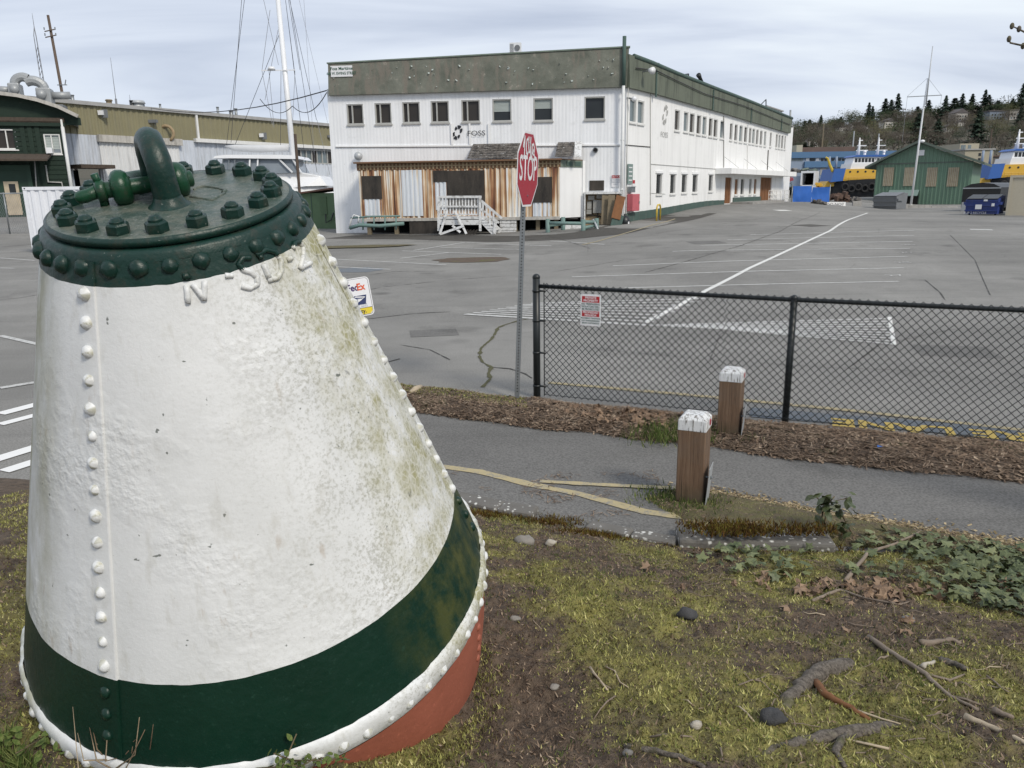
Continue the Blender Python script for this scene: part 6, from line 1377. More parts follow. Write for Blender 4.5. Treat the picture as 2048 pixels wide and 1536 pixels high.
hp = thing('yellow_hoop', 'yellow hoop bollard beside the side wall', 'bollard', tuple(hit(1316, 441))); a = hit(1313, 442); b = hit(1320, 440); mb = MB(); mb.tube([a, a + V((0, 0, .62)), a.lerp(b, .2) + V((0, 0, .74)), a.lerp(b, .8) + V((0, 0, .74)), b + V((0, 0, .62)), b], .04, 8); mb.build('hoop', M('yellow_paint'), hp, True)
# roof oddments
def on_roof(px, py): return F2.p(*F2.uv(px, py), 0)
mb = MB(); mb.tube([on_roof(1404, 168), on_roof(1400, 156), on_roof(1397, 150)], [.13, .10, .14], 8); tag(mb.build('stove_pipe', M('black_metal'), smooth=True), 'bent black stove pipe on the roof edge', 'pipe')
for i, (a, b, c) in enumerate((((1514, 217), (1532, 199), (1532, 218)), ((1353, 152), (1377, 148), (1377, 157)), ((1308, 128), (1318, 127), (1317, 138)))):
    mb = MB(); mb.tube([on_roof(*a), on_roof(*b)], .035, 6); mb.tube([on_roof(*b), on_roof(*c)], .035, 6); tag(mb.build('roof_bracket', M('black_metal')), ['tall triangular', 'long low', 'small'][i] + ' black bracket standing on the roof edge of the side wall', 'bracket')
ph_ = thing('roof_hut', 'small white hut on the far end of the roof', 'hut', tuple(F2.p(F2.uv(1565, 235)[0], 7.6, -1))); r = F2.rect(1548, 217, 1580, 240); mb = MB(); F2.box(mb, r[0], r[1], r[2] - .5, r[3], -3, -.6); mb.build('wall', M('wall_side'), ph_); mb = MB(); F2.box(mb, r[0] - .05, r[1] + .1, r[3], r[3] + .08, -3.1, -.5); mb.build('roof', M('roof_grey'), ph_)
mb = MB(); mb.cyl(on_roof(1580, 265), on_roof(1581, 220), .07); tag(mb.build('roof_pipe', M('galv'), smooth=True), 'grey pipe up the far end of the side wall', 'pipe')
# ramp at the far door
rm_ = thing('ramp_railing', 'white pipe railing of the ramp at the far end of the side wall', 'railing', tuple(hit(1555, 410))); A = at(1528, 398, 57); B = at(1577, 396, 59)
for k in range(7): a = A.lerp(B, k / 6); mb = MB(); mb.cyl(V((a.x, a.y, .9)), V((a.x, a.y, 2.05)), .035); mb.build('post', M('frame_white'), rm_, True)
for z in (1.15, 1.45, 1.75, 2.05): mb = MB(); mb.cyl(V((A.x, A.y, z)), V((B.x, B.y, z)), .03); mb.build('rail', M('frame_white'), rm_, True)
mb = MB(); a = at(1462, 410, 49.5); b = at(1530, 402, 57); mb.prism([V((a.x, a.y, 1.2)), V((b.x, b.y, 1.2)), V((b.x + 1.2, b.y - .6, 1.2)), V((a.x + 1.2, a.y - .6, 1.2))], V((0, 0, .18))); tag(mb.build('ramp', M('concrete')), 'low concrete ramp along the side wall to the brown door', 'ramp')
# ------------------------------------------------------------ long warehouse on the left
WA = at(60, 400, 51); WB = at(690, 392, 75); FW = Facade(WA, WB)
wh = thing('warehouse', 'long corrugated warehouse with olive upper band and pale lower wall', 'building', tuple(WA))
def wz(x, y): return FW.uv(x, y)[1]
zt_ = (wz(200, 212) + wz(640, 252)) / 2; zm_ = (wz(200, 271) + wz(640, 295)) / 2
wr = FW.rect(592, 301, 690, 327); op = FW.rect(150, 338, 204, 400)
mb = MB(); FW.wall(mb, 0, FW.L, zm_, zt_, (), .1, (.45, .06)); mb.build('upper_wall', M('olive_metal'), wh)
mb = MB(); FW.wall(mb, 0, FW.L, -.5, zm_, [(wr[0], FW.L - .05, wr[2], wr[3]), (op[0], op[1], .2, op[3])], .2, (.45, .05)); mb.build('lower_wall', M('warehouse_white'), wh)
mb = MB(); FW.box(mb, 0, FW.L, zt_, zt_ + .25, -.3, .25); mb.build('coping', M('roof_grey'), wh)
mb = MB(); mb.prism([FW.p(0, zt_ + .02, -.2), FW.p(FW.L, zt_ + .02, -.2), FW.p(FW.L, zt_ + .02, -26), FW.p(0, zt_ + .02, -26)], V((0, 0, .15))); mb.build('roof', M('roof_grey'), wh)
u0_ = FW.uv(386, 281)[0]; mb = MB(); FW.box(mb, u0_, FW.L, zm_ - .12, zm_ + .16, .06, .4); mb.build('gutter', M('frame_white'), wh)
u0_ = FW.uv(392, 250)[0]; mb = MB(); FW.box(mb, u0_ - .09, u0_ + .09, zm_, zt_, .06, .2); mb.build('downpipe', M('frame_white'), wh)
dr = FW.rect(205, 288, 362, 420); mb = MB(); FW.wall(mb, dr[0], dr[1], 0, dr[3], (), .1, (.3, .04), .14); do = mb.build('sliding_door', M('warehouse_door'), wh); mb = MB(); FW.box(mb, dr[0] - .1, dr[1] + .2, dr[3], dr[3] + .48, .1, .42); mb.build('door_track', M('fascia_white'), do)
mb = MB(); nn_ = 9
for i in range(nn_ + 1): u = wr[0] + (FW.L - wr[0]) * i / nn_; FW.box(mb, u - .05, u + .05, wr[2], wr[3], -.15, -.02)
FW.box(mb, wr[0], FW.L, wr[2] - .05, wr[2] + .05, -.15, .05); FW.box(mb, wr[0], FW.L, wr[3] - .05, wr[3] + .05, -.15, .05); ww = mb.build('window_strip', M('frame_grey'), wh)
for i in range(nn_):
    a = wr[0] + (FW.L - wr[0]) * i / nn_; b = wr[0] + (FW.L - wr[0]) * (i + 1) / nn_; mb = MB(); mb.quad(FW.p(a, wr[2], -.12), FW.p(b, wr[2], -.12), FW.p(b, wr[3], -.12), FW.p(a, wr[3], -.12)); mb.build('pane', M('glass_side' if i % 3 else 'glass_brown'), ww)
mb = MB(); FW.box(mb, op[0], op[1], -.3, op[3], -3, -2.8); mb.build('opening_back', M('hole_black'), wh)
mb = MB(); FW.box(mb, op[0] - .3, op[1] + .2, op[3], op[3] + .25, 0, 1.6); mb.build('opening_canopy', M('board_weathered'), wh)
for q, lab in (((199, 226), 'white floodlight box on the olive wall near the green building'), ((520, 271), 'small white lamp low on the olive wall behind the mast')):
    c = FW.p(*FW.uv(*q), .06); l = thing('wall_lamp', lab, 'lamp', tuple(c)); mb = MB(); mb.box(c + FW.n * .15, (.35, .3, .3)); mb.build('lamp_head', M('boat_white'), l); mb = MB(); mb.box(c + FW.n * .03 + V((.3, 0, -.05)), (.4, .1, .55)); mb.build('junction_box', M('dumpster_grey'), l)
for q, lab in (((302, 243), 'small dark camera on the olive wall above the buoy'), ((658, 273), 'dark camera on the olive wall close to the office building')):
    c = FW.p(*FW.uv(*q), .06); mb = MB(); mb.box(c + FW.n * .2, (.6, .3, .22)); mb.cyl(c, c + FW.n * .2 + V((.2, 0, -.2)), .05); tag(mb.build('wall_camera', M('dumpster_grey')), lab, 'camera')
c = FW.p(*FW.uv(330, 267), .06); mb = MB(); mb.tube([c + V((math.cos(a) * .55, 0, math.sin(a) * .55)) + FW.n * .1 for a in [k * math.pi / 8 for k in range(-3, 11)]], .12, 8); tag(mb.build('hose_reel', M('ply'), smooth=True), 'coiled tan hose on the warehouse wall right of the buoy ring', 'hose')
for i, (x, y, h, r_, mt) in enumerate(((179, 208, 14, .12, 'galv'), (252, 215, 10, .2, 'wood_old'), (309, 219, 10, .42, 'galv_light'), (298, 219, 13, .14, 'black_metal'), (319, 220, 13, .14, 'black_metal'), (354, 224, 12, .08, 'galv'), (469, 236, 16, .1, 'galv'), (495, 238, 11, .16, 'galv'), (505, 239, 16, .12, 'galv'))):
    p = FW.p(*FW.uv(x, y + 3), -2.0); kk = (p - CAMP).dot(fw) / FPX; p.z = zt_; t_ = thing('roof_vent', ['thin grey vent pipe at the left end', 'short brown vent', 'broad round silver vent', 'black vent pipe left of the silver vent', 'black vent pipe right of the silver vent', 'thin vent pipe near the middle', 'slim vent pipe behind the rigging', 'stubby vent behind the mast', 'tall vent close to the mast'][i] + ' on the warehouse roof', 'vent', tuple(p), 'vents on the warehouse roof')
    mb = MB(); mb.cyl(p, p + V((0, 0, h * kk + .3)), r_, n=12); mb.build('pipe', M(mt), t_, True); mb = MB(); mb.cyl(p + V((0, 0, h * kk + .3)), p + V((0, 0, h * kk + .3 + r_ * .5)), r_ * 1.35, r_ * 1.1, 12); mb.build('cowl', M(mt), t_, True)
for i, (x, y0, y1) in enumerate(((282, 218, 115), (310, 216, 180), (330, 218, 190))):
    p = FW.p(*FW.uv(x, y0), -3.0); kk = (p - CAMP).dot(fw) / FPX; mb = MB(); mb.cyl(V((p.x, p.y, zt_)), V((p.x, p.y, zt_ + (y0 - y1) * kk)), .035, .012, 6); mb.cyl(V((p.x, p.y, zt_)), V((p.x, p.y, zt_ + 1)), .08, n=8); tag(mb.build('whip_antenna', M('wire_grey')), ['tallest', 'middle', 'shortest'][i] + ' whip antenna on the warehouse roof above the buoy', 'antenna')
# ------------------------------------------------------------ dark green boat shed
GA = at(-150, 403, 45); GB = at(149, 401, 47.5); FG = Facade(GA, GB)
gb = thing('green_boarded_building', 'dark green boarded building with curved roof at the left edge', 'building', tuple(GB))
arc = [(-140, 186), (-70, 186), (0, 190), (40, 195), (80, 204), (120, 217), (160, 236)]
pts = [FG.uv(x, y) for x, y in arc]; gz = lotz(GB.x, GB.y)
w1 = FG.rect(-8, 258, 34, 299); w2 = FG.rect(89, 268, 122, 308)
zw = FG.uv(140, 236)[1]
mb = MB(); FG.wall(mb, 0, FG.L, -.3, zw - .4, [w1, w2], .15); mb.build('wall', M('boards_green'), gb)
mb = MB(); P = [FG.p(max(0, u), z, 0) for u, z in pts] + [FG.p(pts[-1][0], zw - .4, 0), FG.p(0, zw - .4, 0)]; mb.prism(P, FG.n * -.2); mb.build('gable', M('boards_green'), gb)
mb = MB(); P0 = [FG.p(u, z, .55) for u, z in pts]; DG = V((GB.x, GB.y, 0)).normalized() * 14; P1 = [FG.p(u, z, 0) + DG for u, z in pts]; n = len(P0)
mb.add(P0 + P1 + [p + V((0, 0, .16)) for p in P0] + [p + V((0, 0, .16)) for p in P1], [(i, i + 1, n + i + 1, n + i) for i in range(n - 1)] + [(2 * n + i, 3 * n + i, 3 * n + i + 1, 2 * n + i + 1) for i in range(n - 1)] + [(i, 2 * n + i, 2 * n + i + 1, i + 1) for i in range(n - 1)]); mb.build('roof', M('roof_grey'), gb)
for (u, z), (u2, z2) in zip(pts, pts[1:]): mb = MB(); mb.bar(FG.p(u, z + .05, .62), FG.p(u2, z2 + .05, .62), .06, .2); mb.build('fascia', M('fascia_white'), gb)
mb = MB(); mb.quad(FG.p(FG.L, -.3, 0), FG.p(FG.L, -.3, 0) + DG, FG.p(FG.L, zw + .2, 0) + DG, FG.p(FG.L, zw + .2, 0)); mb.build('side_wall', M('boards_green'), gb)
for i in range(20):
    u = FG.L * (i + .3) / 20
    if any(w_[0] - .1 < u < w_[1] + .1 for w_ in (w1, w2)): continue
    mb = MB(); FG.box(mb, u - .12, u + .12, -.2, zw - .1, 0, .09); mb.build('batten', M('boards_green'), gb)
for y in (233, 240): r = FG.uv(100, y + 8)[1]; mb = MB(); FG.box(mb, 0, FG.L + .1, r - .14, r + .14, .09, .2); mb.build('girt', M('board_weathered' if y == 233 else 'boards_green'), gb)
nb = 26
u4_ = FG.uv(40, 350)[0]
for k in range(nb):
    z = -.2 + (zw + .2) * k / nb; zh = z + (zw + .2) / nb * .86
    for a, b in (((u4_, w2[0] - .1), (w2[1] + .1, FG.L)) if w2[2] - .3 < z < w2[3] else ((u4_, FG.L),)): mb = MB(); FG.box(mb, a, b, z, zh, .0, .035); mb.build('clapboard', M('boards_green'), gb)
window(FG, w1, gb, .5, 'glass_brown', 'frame_white', None, .14, .08); wn2 = window(FG, w2, gb, .45, 'glass_boat', 'frame_white', .75, .14, .07)
r = FG.rect(95, 296, 107, 307); mb = MB(); FG.box(mb, *r, -.05, .4); mb.build('window_unit', M('boat_white'), gb)
aw0 = FG.uv(-60, 315); aw1 = FG.uv(104, 317); mb = MB(); mb.prism([FG.p(aw0[0], aw1[1] + .15, .05), FG.p(aw1[0], aw1[1] + .15, .05), FG.p(aw1[0], aw1[1] - .2, 1.5), FG.p(aw0[0], aw1[1] - .2, 1.5)], V((0, 0, .12))); mb.build('awning', M('board_weathered'), gb)
r = FG.rect(-60, 340, 60, 432); mb = MB(); FG.box(mb, r[0], r[1], gz - .3, r[3], .02, .1); gd = mb.build('garage_door', M('door_green'), gb); mb = MB(); FG.box(mb, r[0], r[1] + .25, r[3], r[3] + .28, .05, .2); FG.box(mb, r[1], r[1] + .25, gz - .3, r[3], .05, .2); mb.build('door_frame', M('door_green'), gd)
r = FG.rect(13, 363, 42, 430); mb = MB(); FG.box(mb, *r, .1, .16); wd_ = mb.build('wicket_door', M('door_cream'), gb); q = FG.rect(20, 368, 33, 388); mb = MB(); FG.box(mb, *q, .16, .175); mb.build('door_pane', M('glass_dark'), wd_)
mb = MB(); u = FG.L - .05; mb.cyl(FG.p(u, gz - .2, .12), FG.p(u, zw - .1, .12), .10, n=10); mb.build('downpipe', M('pipe_white'), gb, True)
mb = MB(); mb.tube([FG.p(*FG.uv(70, 322), .1), FG.p(*FG.uv(75, 395), .1)], .04, 6); mb.tube([FG.p(*FG.uv(92, 330), .1), FG.p(*FG.uv(97, 364), .1), FG.p(*FG.uv(124, 365), .1), FG.p(*FG.uv(127, 380), .1)], .05, 6); mb.build('conduit', M('frame_grey'), gb, True)
# roof ducts
def duct(px0, px1, pyb, pyt, flip, label, cat='duct'):
    F = Facade(FG.p(0, 0, -4), FG.p(FG.L, 0, -4)); u0, zb = F.uv(px0, pyb); u1, zt2 = F.uv(px1, pyt); w_ = u1 - u0; h = zt2 - zb; t = thing('roof_duct', label, cat, tuple(F.p((u0 + u1) / 2, zb, 0)), 'ducts on the green building roof')
    fx = (lambda a: u0 + w_ * (1 - a)) if flip else (lambda a: u0 + w_ * a)
    mb = MB(); a, b = sorted((fx(.28), fx(.72))); F.box(mb, a, b, zb - .3, zb + h * .52, -.7, .5); mb.build('fan_box', M('duct_grey'), t, bevel=.08)
    el = [F.p(fx(.50), zb + h * .40, -.1)] + [F.p(fx(.50 + .34 * (1 - math.cos(a_))), zb + h * (.52 + .30 * math.sin(a_)), -.1) for a_ in [math.pi * .5 * i_ / 7 for i_ in range(8)]] + [F.p(fx(.93), zb + h * .80, -.1), F.p(fx(1.02), zb + h * .76, -.1)]
    mb = MB(); mb.tube(el, h * .195, 10, False); mb.build('hood', M('duct_grey'), t)
    mb = MB(); mb.cyl(el[-1], el[-1] + (el[-1] - el[-2]) * .05, h * .175, n=10); mb.build('hood_mouth', M('hole_black'), t)
    mb = MB(); mb.cyl(F.p(fx(.35), zb + h * .25, -.1), F.p(fx(-.25), zb + h * .28, -.1), h * .15, n=16); mb.build('round_pipe', M('duct_grey'), t, True)
    mb = MB(); mb.cyl(F.p(fx(.55), zb + h * .25, .5), F.p(fx(.55), zb + h * .25, .75), h * .18, n=18); mb.build('drum', M('duct_grey'), t, True)
    mb = MB(); F.box(mb, u0 - .1, u1 + .1, zb - .35, zb - .2, -.8, .7); mb.build('stand', M('dumpster_grey'), t)
duct(6, 52, 192, 145, False, 'large grey gooseneck exhaust duct nearest the left edge'); duct(58, 118, 203, 153, True, 'grey gooseneck exhaust duct right of the first on the green roof')
# ------------------------------------------------------------ masts and poles behind
c0_ = at(103, 200, 150); c1_ = at(88, 40, 150); tw_ = thing('lattice_tower', 'slender lattice radio tower behind the roof ducts', 'tower', tuple(V((c0_.x, c0_.y, 0)))); top = V((c1_.x, c0_.y, c1_.z)); bot = V((c1_.x + .6, c0_.y, 3)); hw = .55
for k, (sx2, sy2) in enumerate(((-1, -1), (1, -1), (0, 1))): mb = MB(); mb.tube([bot + V((sx2 * hw, sy2 * hw, 0)), top + V((sx2 * .2, sy2 * .2, -3.5)), top + V((0, 0, -2))], .07, 5); mb.build('leg', M('wire_grey'), tw_)
mb = MB(); H_ = top.z - 5.5 - bot.z; nl = 26
for i in range(nl):
    for (a, b) in (((-1, -1), (1, -1)), ((1, -1), (0, 1))):
        w0 = hw + (.2 - hw) * i / nl; w1_ = hw + (.2 - hw) * (i + 1) / nl; z0 = bot.z + H_ * i / nl; z1 = bot.z + H_ * (i + 1) / nl; mb.bar(V((bot.x + (top.x - bot.x) * i / nl + a[0] * w0, bot.y + a[1] * w0, z0)), V((bot.x + (top.x - bot.x) * i / nl + b[0] * w1_, bot.y + b[1] * w1_, z1)), .085)
stuff(mb.build('bracing', M('wire_grey'), tw_)); mb = MB(); mb.cyl(top + V((0, 0, -2)), top + V((0, 0, .4)), .06, .03, 6); mb.build('spike', M('wire_grey'), tw_)
a = at(136, 220, 80); b = at(121, 40, 80); up_ = thing('utility_pole', 'brown wooden utility pole with short cross arms behind the warehouse', 'pole', (a.x, a.y, 0)); top = V((b.x, a.y, b.z)); bot = V((a.x + .15, a.y, 0)); mb = MB(); mb.cyl(bot, top, .18, .13, 10); mb.build('shaft', M('pole_wood'), up_, True)
for y_, l in ((69, .55), (80, .55)): c = at(123, y_, 80); c.y = a.y - .2; mb = MB(); mb.bar(c + V((-l, 0, -.1)), c + V((l, 0, .1)), .07, .09); ca_ = mb.build('cross_arm', M('pole_wood'), up_); [MB().cyl(c + V((s_ * l, 0, .05)), c + V((s_ * l, 0, .3)), .06, n=6).build('insulator', M('galv'), ca_) for s_ in (-1, 1)]
c = at(131, 172, 80); c.y = a.y - .2; mb = MB(); mb.bar(c + V((-.4, 0, 0)), c + V((.6, 0, 0)), .08); mb.tube([c + V((.4, 0, 0)), c + V((.55, 0, .5))], .05, 5); mb.build('bracket', M('dumpster_grey'), up_)
def cable(name, label, P, r, mat='wire', sag=0):
    Q = []
    for a, b in zip(P, P[1:]):
        for k in range(10): t = k / 10; Q.append(V(a).lerp(V(b), t) - V((0, 0, sag * 4 * t * (1 - t))))
    Q.append(V(P[-1])); mb = MB(); mb.tube(Q, r, 4); return tag(mb.build(name, M(mat)), label, 'cable')
cable('overhead_cable', 'upper overhead cable running from the office corner to the warehouse roof', [F1.p(.05, F1.uv(660, 182)[1], .2), FW.p(FW.uv(300, 219)[0], zt_ + .2, .1)], .028, sag=.6)
cable('overhead_cable', 'thin slack cable drooping left of the office parapet', [F1.p(.05, F1.uv(660, 186)[1], .2), at(585, 212, 45), at(520, 198, 50)], .022, sag=.6)
# ------------------------------------------------------------ white shipping container
CA = hit(66, 506); CB = CA + V((6.06, 1.0, 0)); FC = Facade(CA, CB)
co_ = thing('shipping_container', 'white corrugated shipping container behind the buoy on the left', 'container', tuple(CA)); zc = 2.62
mb = MB(); FC.wall(mb, .12, FC.L - .12, .12, zc - .1, (), .1, (.30, .05), -.04); mb.build('side_panel', M('container_white'), co_)
mb = MB(); FC.box(mb, 0, FC.L, zc - .12, zc, -.1, .03); FC.box(mb, 0, FC.L, 0, .14, -.1, .03); FC.box(mb, 0, .14, .14, zc - .12, -.1, .03); FC.box(mb, FC.L - .14, FC.L, .14, zc - .12, -.1, .03); mb.build('frame', M('container_white'), co_)
mb = MB(); FC.box(mb, .02, FC.L - .02, .05, zc - .02, -2.4, -.12); mb.build('body', M('container_white'), co_)
for u in (0, FC.L - .16):
    for z in (0, zc - .12): mb = MB(); FC.box(mb, u, u + .16, z, z + .12, .03, .05); cc = mb.build('corner_casting', M('container_white'), co_); mb = MB(); c = FC.p(u + .08, z + .06, .051); mb.cyl(c, c + FC.n * .002, .03, n=8); mb.build('casting_hole', M('hole_black'), cc)
# chain link gate and wires in front of the green building (thin grey rail)
gf = thing('yard_fence', 'grey wire fence across the yard left of the white container', 'fence', tuple(hit(20, 470))); a = hit(-30, 470); b = at(66, 395, (a - CAMP).dot(fw)); 
for k in range(3): p = a + V((1.1 * k, .25 * k, 0)); mb = MB(); mb.cyl(p, p + V((0, 0, 2.05)), .035, n=8); mb.build('post', M('galv'), gf, True)
mb = MB(); mb.cyl(a + V((-1, -.2, 2.0)), a + V((2.2, .5, 2.0)), .03, n=8); mb.build('top_rail', M('galv'), gf, True)
mb = MB()
for i in range(34):
    for s_ in (-1, 1):
        x0 = -.9 + i * .1; p = a + V((x0, x0 * .22, 0)); q = a + V((x0 + s_ * 1.0, (x0 + s_ * 1.0) * .22, 0)) + V((0, 0, 1.98)); mb.bar(p, q, .008)
stuff(mb.build('wire_mesh', M('wire_grey'), gf))
# ------------------------------------------------------------ green utility box
ub = hit(636, 457); D = (ub - CAMP).dot(fw); FU = Facade(at(602, 420, D), at(668, 420, D * .985)); ut = thing('utility_shed', 'small green metal utility shed with rusty roof left of the office building', 'utility box', tuple(ub))
r = FU.rect(604, 386, 670, 455); mb = MB(); FU.box(mb, r[0], r[1], ub.z - .2, r[3], -1.5, 0); mb.build('casing', M('utility_green'), ut); 
mb = MB(); z0 = r[3]; mb.prism([FU.p(r[0] - .2, z0 - .05, .2), FU.p(r[1] + .15, z0 + .2, .2), FU.p(r[1] + .15, z0 + .2, -1.7), FU.p(r[0] - .2, z0 - .05, -1.7)], V((0, 0, .08))); mb.build('roof', M('utility_roof'), ut)
lv = FU.rect(640, 392, 654, 428)
for i in range(14): z = lv[2] + (lv[3] - lv[2]) * i / 14; mb = MB(); FU.box(mb, lv[0], lv[1], z, z + .05, .0, .04); mb.build('louvre', M('utility_green'), ut)
um = FU.uv(624, 420)[0]; mb = MB(); FU.box(mb, um - .015, um + .015, ub.z, r[3] - .05, 0, .02); mb.build('door_joint', M('base_green'), ut)
mb = MB(); a = FU.uv(666, 378); mb.cyl(FU.p(a[0], r[3], -.3), FU.p(a[0], r[3] + .45, -.3), .12, n=10); mb.build('vent', M('black_metal'), ut, True)
mb = MB(); mb.tube([FU.p(*FU.uv(652, 428), .05), FU.p(*FU.uv(655, 445), .15), FU.p(*FU.uv(664, 440), .1), FU.p(*FU.uv(668, 425), .05)], .03, 6); mb.build('cable', M('wire'), ut)
for i, (x0, x1) in enumerate(((672, 690), (640, 662))): a = at(x0, 455, D * 1.01); b = at(x1, 455, D * 1.01); mb = MB(); mb.box(((a.x + b.x) / 2, a.y + .3, ub.z + .1), (abs(b.x - a.x), .3, .35)); tag(mb.build('concrete_block', M('concrete'), bevel=.02), ['pale concrete block at the right foot of the green utility shed', 'pale concrete block under the green utility shed'][i], 'block')
# ------------------------------------------------------------ boat with mast and rigging
DB = 52.0
by = at(545, 360, DB); bt = thing('motor_boat', 'white cabin boat with hardtop and windscreen seen over the buoy', 'boat', (by.x, by.y, .3))
def bp(px, py, dd=0): return at(px, py, DB + dd)
mb = MB(); sec = []
for px, y0, y1, wd_ in ((420, 400, 445, 1.6), (470, 384, 440, 1.9), (560, 378, 438, 2.0), (620, 368, 432, 1.5), (660, 376, 425, .7), (676, 384, 415, .05)):
    a = bp(px, y0); b = bp(px, y1); sec.append([a + V((0, wd_, 0)), a + V((0, -wd_, 0)), V((b.x, b.y - wd_ * .5, b.z)), V((b.x, b.y + wd_ * .5, b.z))])
mb.add(sum(sec, []), sum([[(4 * i + k, 4 * i + (k + 1) % 4, 4 * i + 4 + (k + 1) % 4, 4 * i + 4 + k) for k in range(4)] for i in range(5)], []) + [(0, 1, 2, 3), (23, 22, 21, 20)]); mb.build('hull', M('boat_white'), bt, True)
mb = MB(); mb.prism([bp(470, 392, -1.6), bp(612, 372, -1.6), bp(655, 372, -1.0), bp(640, 352, -1.2), bp(598, 344, -1.4), bp(470, 352, -1.6)], V((0, 3.0, 0))); cb_ = mb.build('cabin', M('boat_white'), bt, bevel=.05)
mb = MB(); mb.prism([bp(426, 316, -1.9), bp(598, 318, -1.9), bp(590, 311, -1.9), bp(560, 309.5, -1.9), bp(450, 309.5, -1.9), bp(430, 312, -1.9)], V((0, 3.4, 0))); mb.build('hardtop', M('boat_white'), bt)
mb = MB(); mb.prism([bp(436, 352, -1.6), bp(600, 345, -1.6), bp(585, 318, -1.6), bp(446, 318, -1.6)], V((0, 2.6, 0))); mb.build('windscreen', M('glass_boat'), bt)
for a, b in (((434, 318), (428, 350)), ((446, 318), (440, 352)), ((458, 318), (457, 350)), ((500, 318), (498, 350)), ((516, 318), (514, 350)), ((585, 318), (602, 345)), ((558, 318), (585, 345)), ((470, 318), (469, 350))): mb = MB(); mb.bar(bp(*a, -1.75), bp(*b, -1.75), .09 if a[0] > 480 else .05); mb.build('pillar', M('boat_white' if a[0] > 480 else 'galv'), bt)
mb = MB(); mb.tube([bp(450, 293, -1), bp(470, 296, -1), bp(520, 298, -1), bp(577, 296, -1)], [.06, .22, .24, .2], 10); mb.build('boom_cover', M('canvas_grey'), bt, True)
# sailing mast
sm_t = thing('sailboat_mast', 'tall white sailboat mast with wire rigging left of the office building', 'mast', tuple(V((bp(590, 345).x, bp(590, 345).y, 1.5))))
mb = MB(); m0 = bp(592, 372); m1 = bp(553, -30); mb.tube([m0, m0.lerp(m1, .5), m1], [.20, .18, .16], 10); mb.build('mast', M('boat_white'), sm_t, True)
mb = MB(); mb.bar(bp(523, 141, -.2), bp(590, 140, -.2), .06); sp_ = mb.build('spreader', M('boat_white'), sm_t); c = bp(543, 139, -.3); mb = MB(); mb.cyl(c - V((0, 0, .02)), c + V((0, 0, .16)), .26, .2, 14); mb.build('radar_dome', M('boat_white'), sp_, True)
mb = MB(); mb.bar(bp(568, 88, .1), bp(571, 128, .1), .1); mb.build('mast_light', M('boat_white'), sm_t)
for a, b in (((490, -10), (453, 290)), ((484, -10), (462, 285)), ((525, -10), (557, 130)), ((540, 20), (524, 140)), ((562, 60), (470, 290)), ((571, 0), (590, 150)), ((571, 0), (617, 375)), ((577, 0), (600, 140)), ((580, 0), (634, 345)), ((577, -10), (633, 240)), ((596, -10), (655, 245)), ((607, -10), (630, 330)), ((524, 142), (545, 250)), ((538, 142), (548, 255)), ((590, 142), (585, 250)), ((556, 60), (530, 200)), ((562, 142), (561, 290)), ((634, 240), (660, 350))):
    mb = MB(); mb.tube([bp(*a), bp(*b)], .017 if a[0] not in (596, 607) else .011, 4); mb.build('rigging_wire', M('wire' if a[0] in (490, 484, 562, 571, 577, 580) else 'wire_grey'), sm_t)
a = at(590, 268, 44); b = at(594, 385, 44); mb = MB(); mb.cyl(V((a.x, a.y, a.z)), V((a.x, a.y, .2)), .085, n=8); tag(mb.build('wooden_post', M('pole_wood')), 'plain brown wooden post beside the boat windscreen', 'post')
# ------------------------------------------------------------ green shed and its surroundings
SA = at(1746, 405, 74); SB = at(1937, 405, 69.7); FS = Facade(SA, SB); zs0 = lotz(SA.x, SA.y) - .3
sh2 = thing('green_shed', 'green ribbed metal shed with gable roof and four boarded windows', 'shed', tuple(SA))
ze = FS.uv(1840, 326)[1]; uR, zR = FS.uv(1840, 286); bw = [FS.rect(*q) for q in ((1767, 335, 1787, 372), (1808, 335, 1827, 372), (1853, 335, 1874, 373), (1895, 335, 1917, 373))]
mb = MB(); FS.wall(mb, 0, FS.L, -.3, ze, (), .1); mb.build('wall', M('shed_green'), sh2)
mb = MB(); mb.prism([FS.p(0, ze, 0), FS.p(FS.L, ze, 0), FS.p(uR, zR, 0)], FS.n * -.1); mb.build('gable', M('shed_green'), sh2)
def gab(u): return ze + (zR - ze) * (u / uR if u < uR else (FS.L - u) / (FS.L - uR))
for i in range(25): u = FS.L * (i + .5) / 25; mb = MB(); FS.box(mb, u - .05, u + .05, -.2, gab(u) - .05, .0, .07); mb.build('rib', M('shed_green'), sh2)
mb = MB(); FS.box(mb, 0, FS.L, ze - .06, ze + .06, .071, .09); mb.build('girt_line', M('shed_roof'), sh2)
for s_, (ua, ub2) in enumerate(((-.9, uR), (uR, FS.L + .9))):
    za_, zb2 = (gab(0) - .9 * (zR - ze) / uR, zR) if s_ == 0 else (zR, gab(FS.L) - .9 * (zR - ze) / (FS.L - uR)); mb = MB(); mb.prism([FS.p(ua, za_ + .05, .7), FS.p(ub2, zb2 + .05, .7), FS.p(ub2, zb2 + .05, -12), FS.p(ua, za_ + .05, -12)], V((0, 0, .2))); mb.build('roof', M('shed_roof'), sh2)
mb = MB(); mb.quad(FS.p(0, -.3, 0), FS.p(0, -.3, -12), FS.p(0, ze, -12), FS.p(0, ze, 0)); mb.build('side_wall', M('shed_green'), sh2); mb = MB(); mb.quad(FS.p(FS.L, -.3, 0), FS.p(FS.L, -.3, -12), FS.p(FS.L, ze, -12), FS.p(FS.L, ze, 0)); mb.build('side_wall', M('shed_green'), sh2)
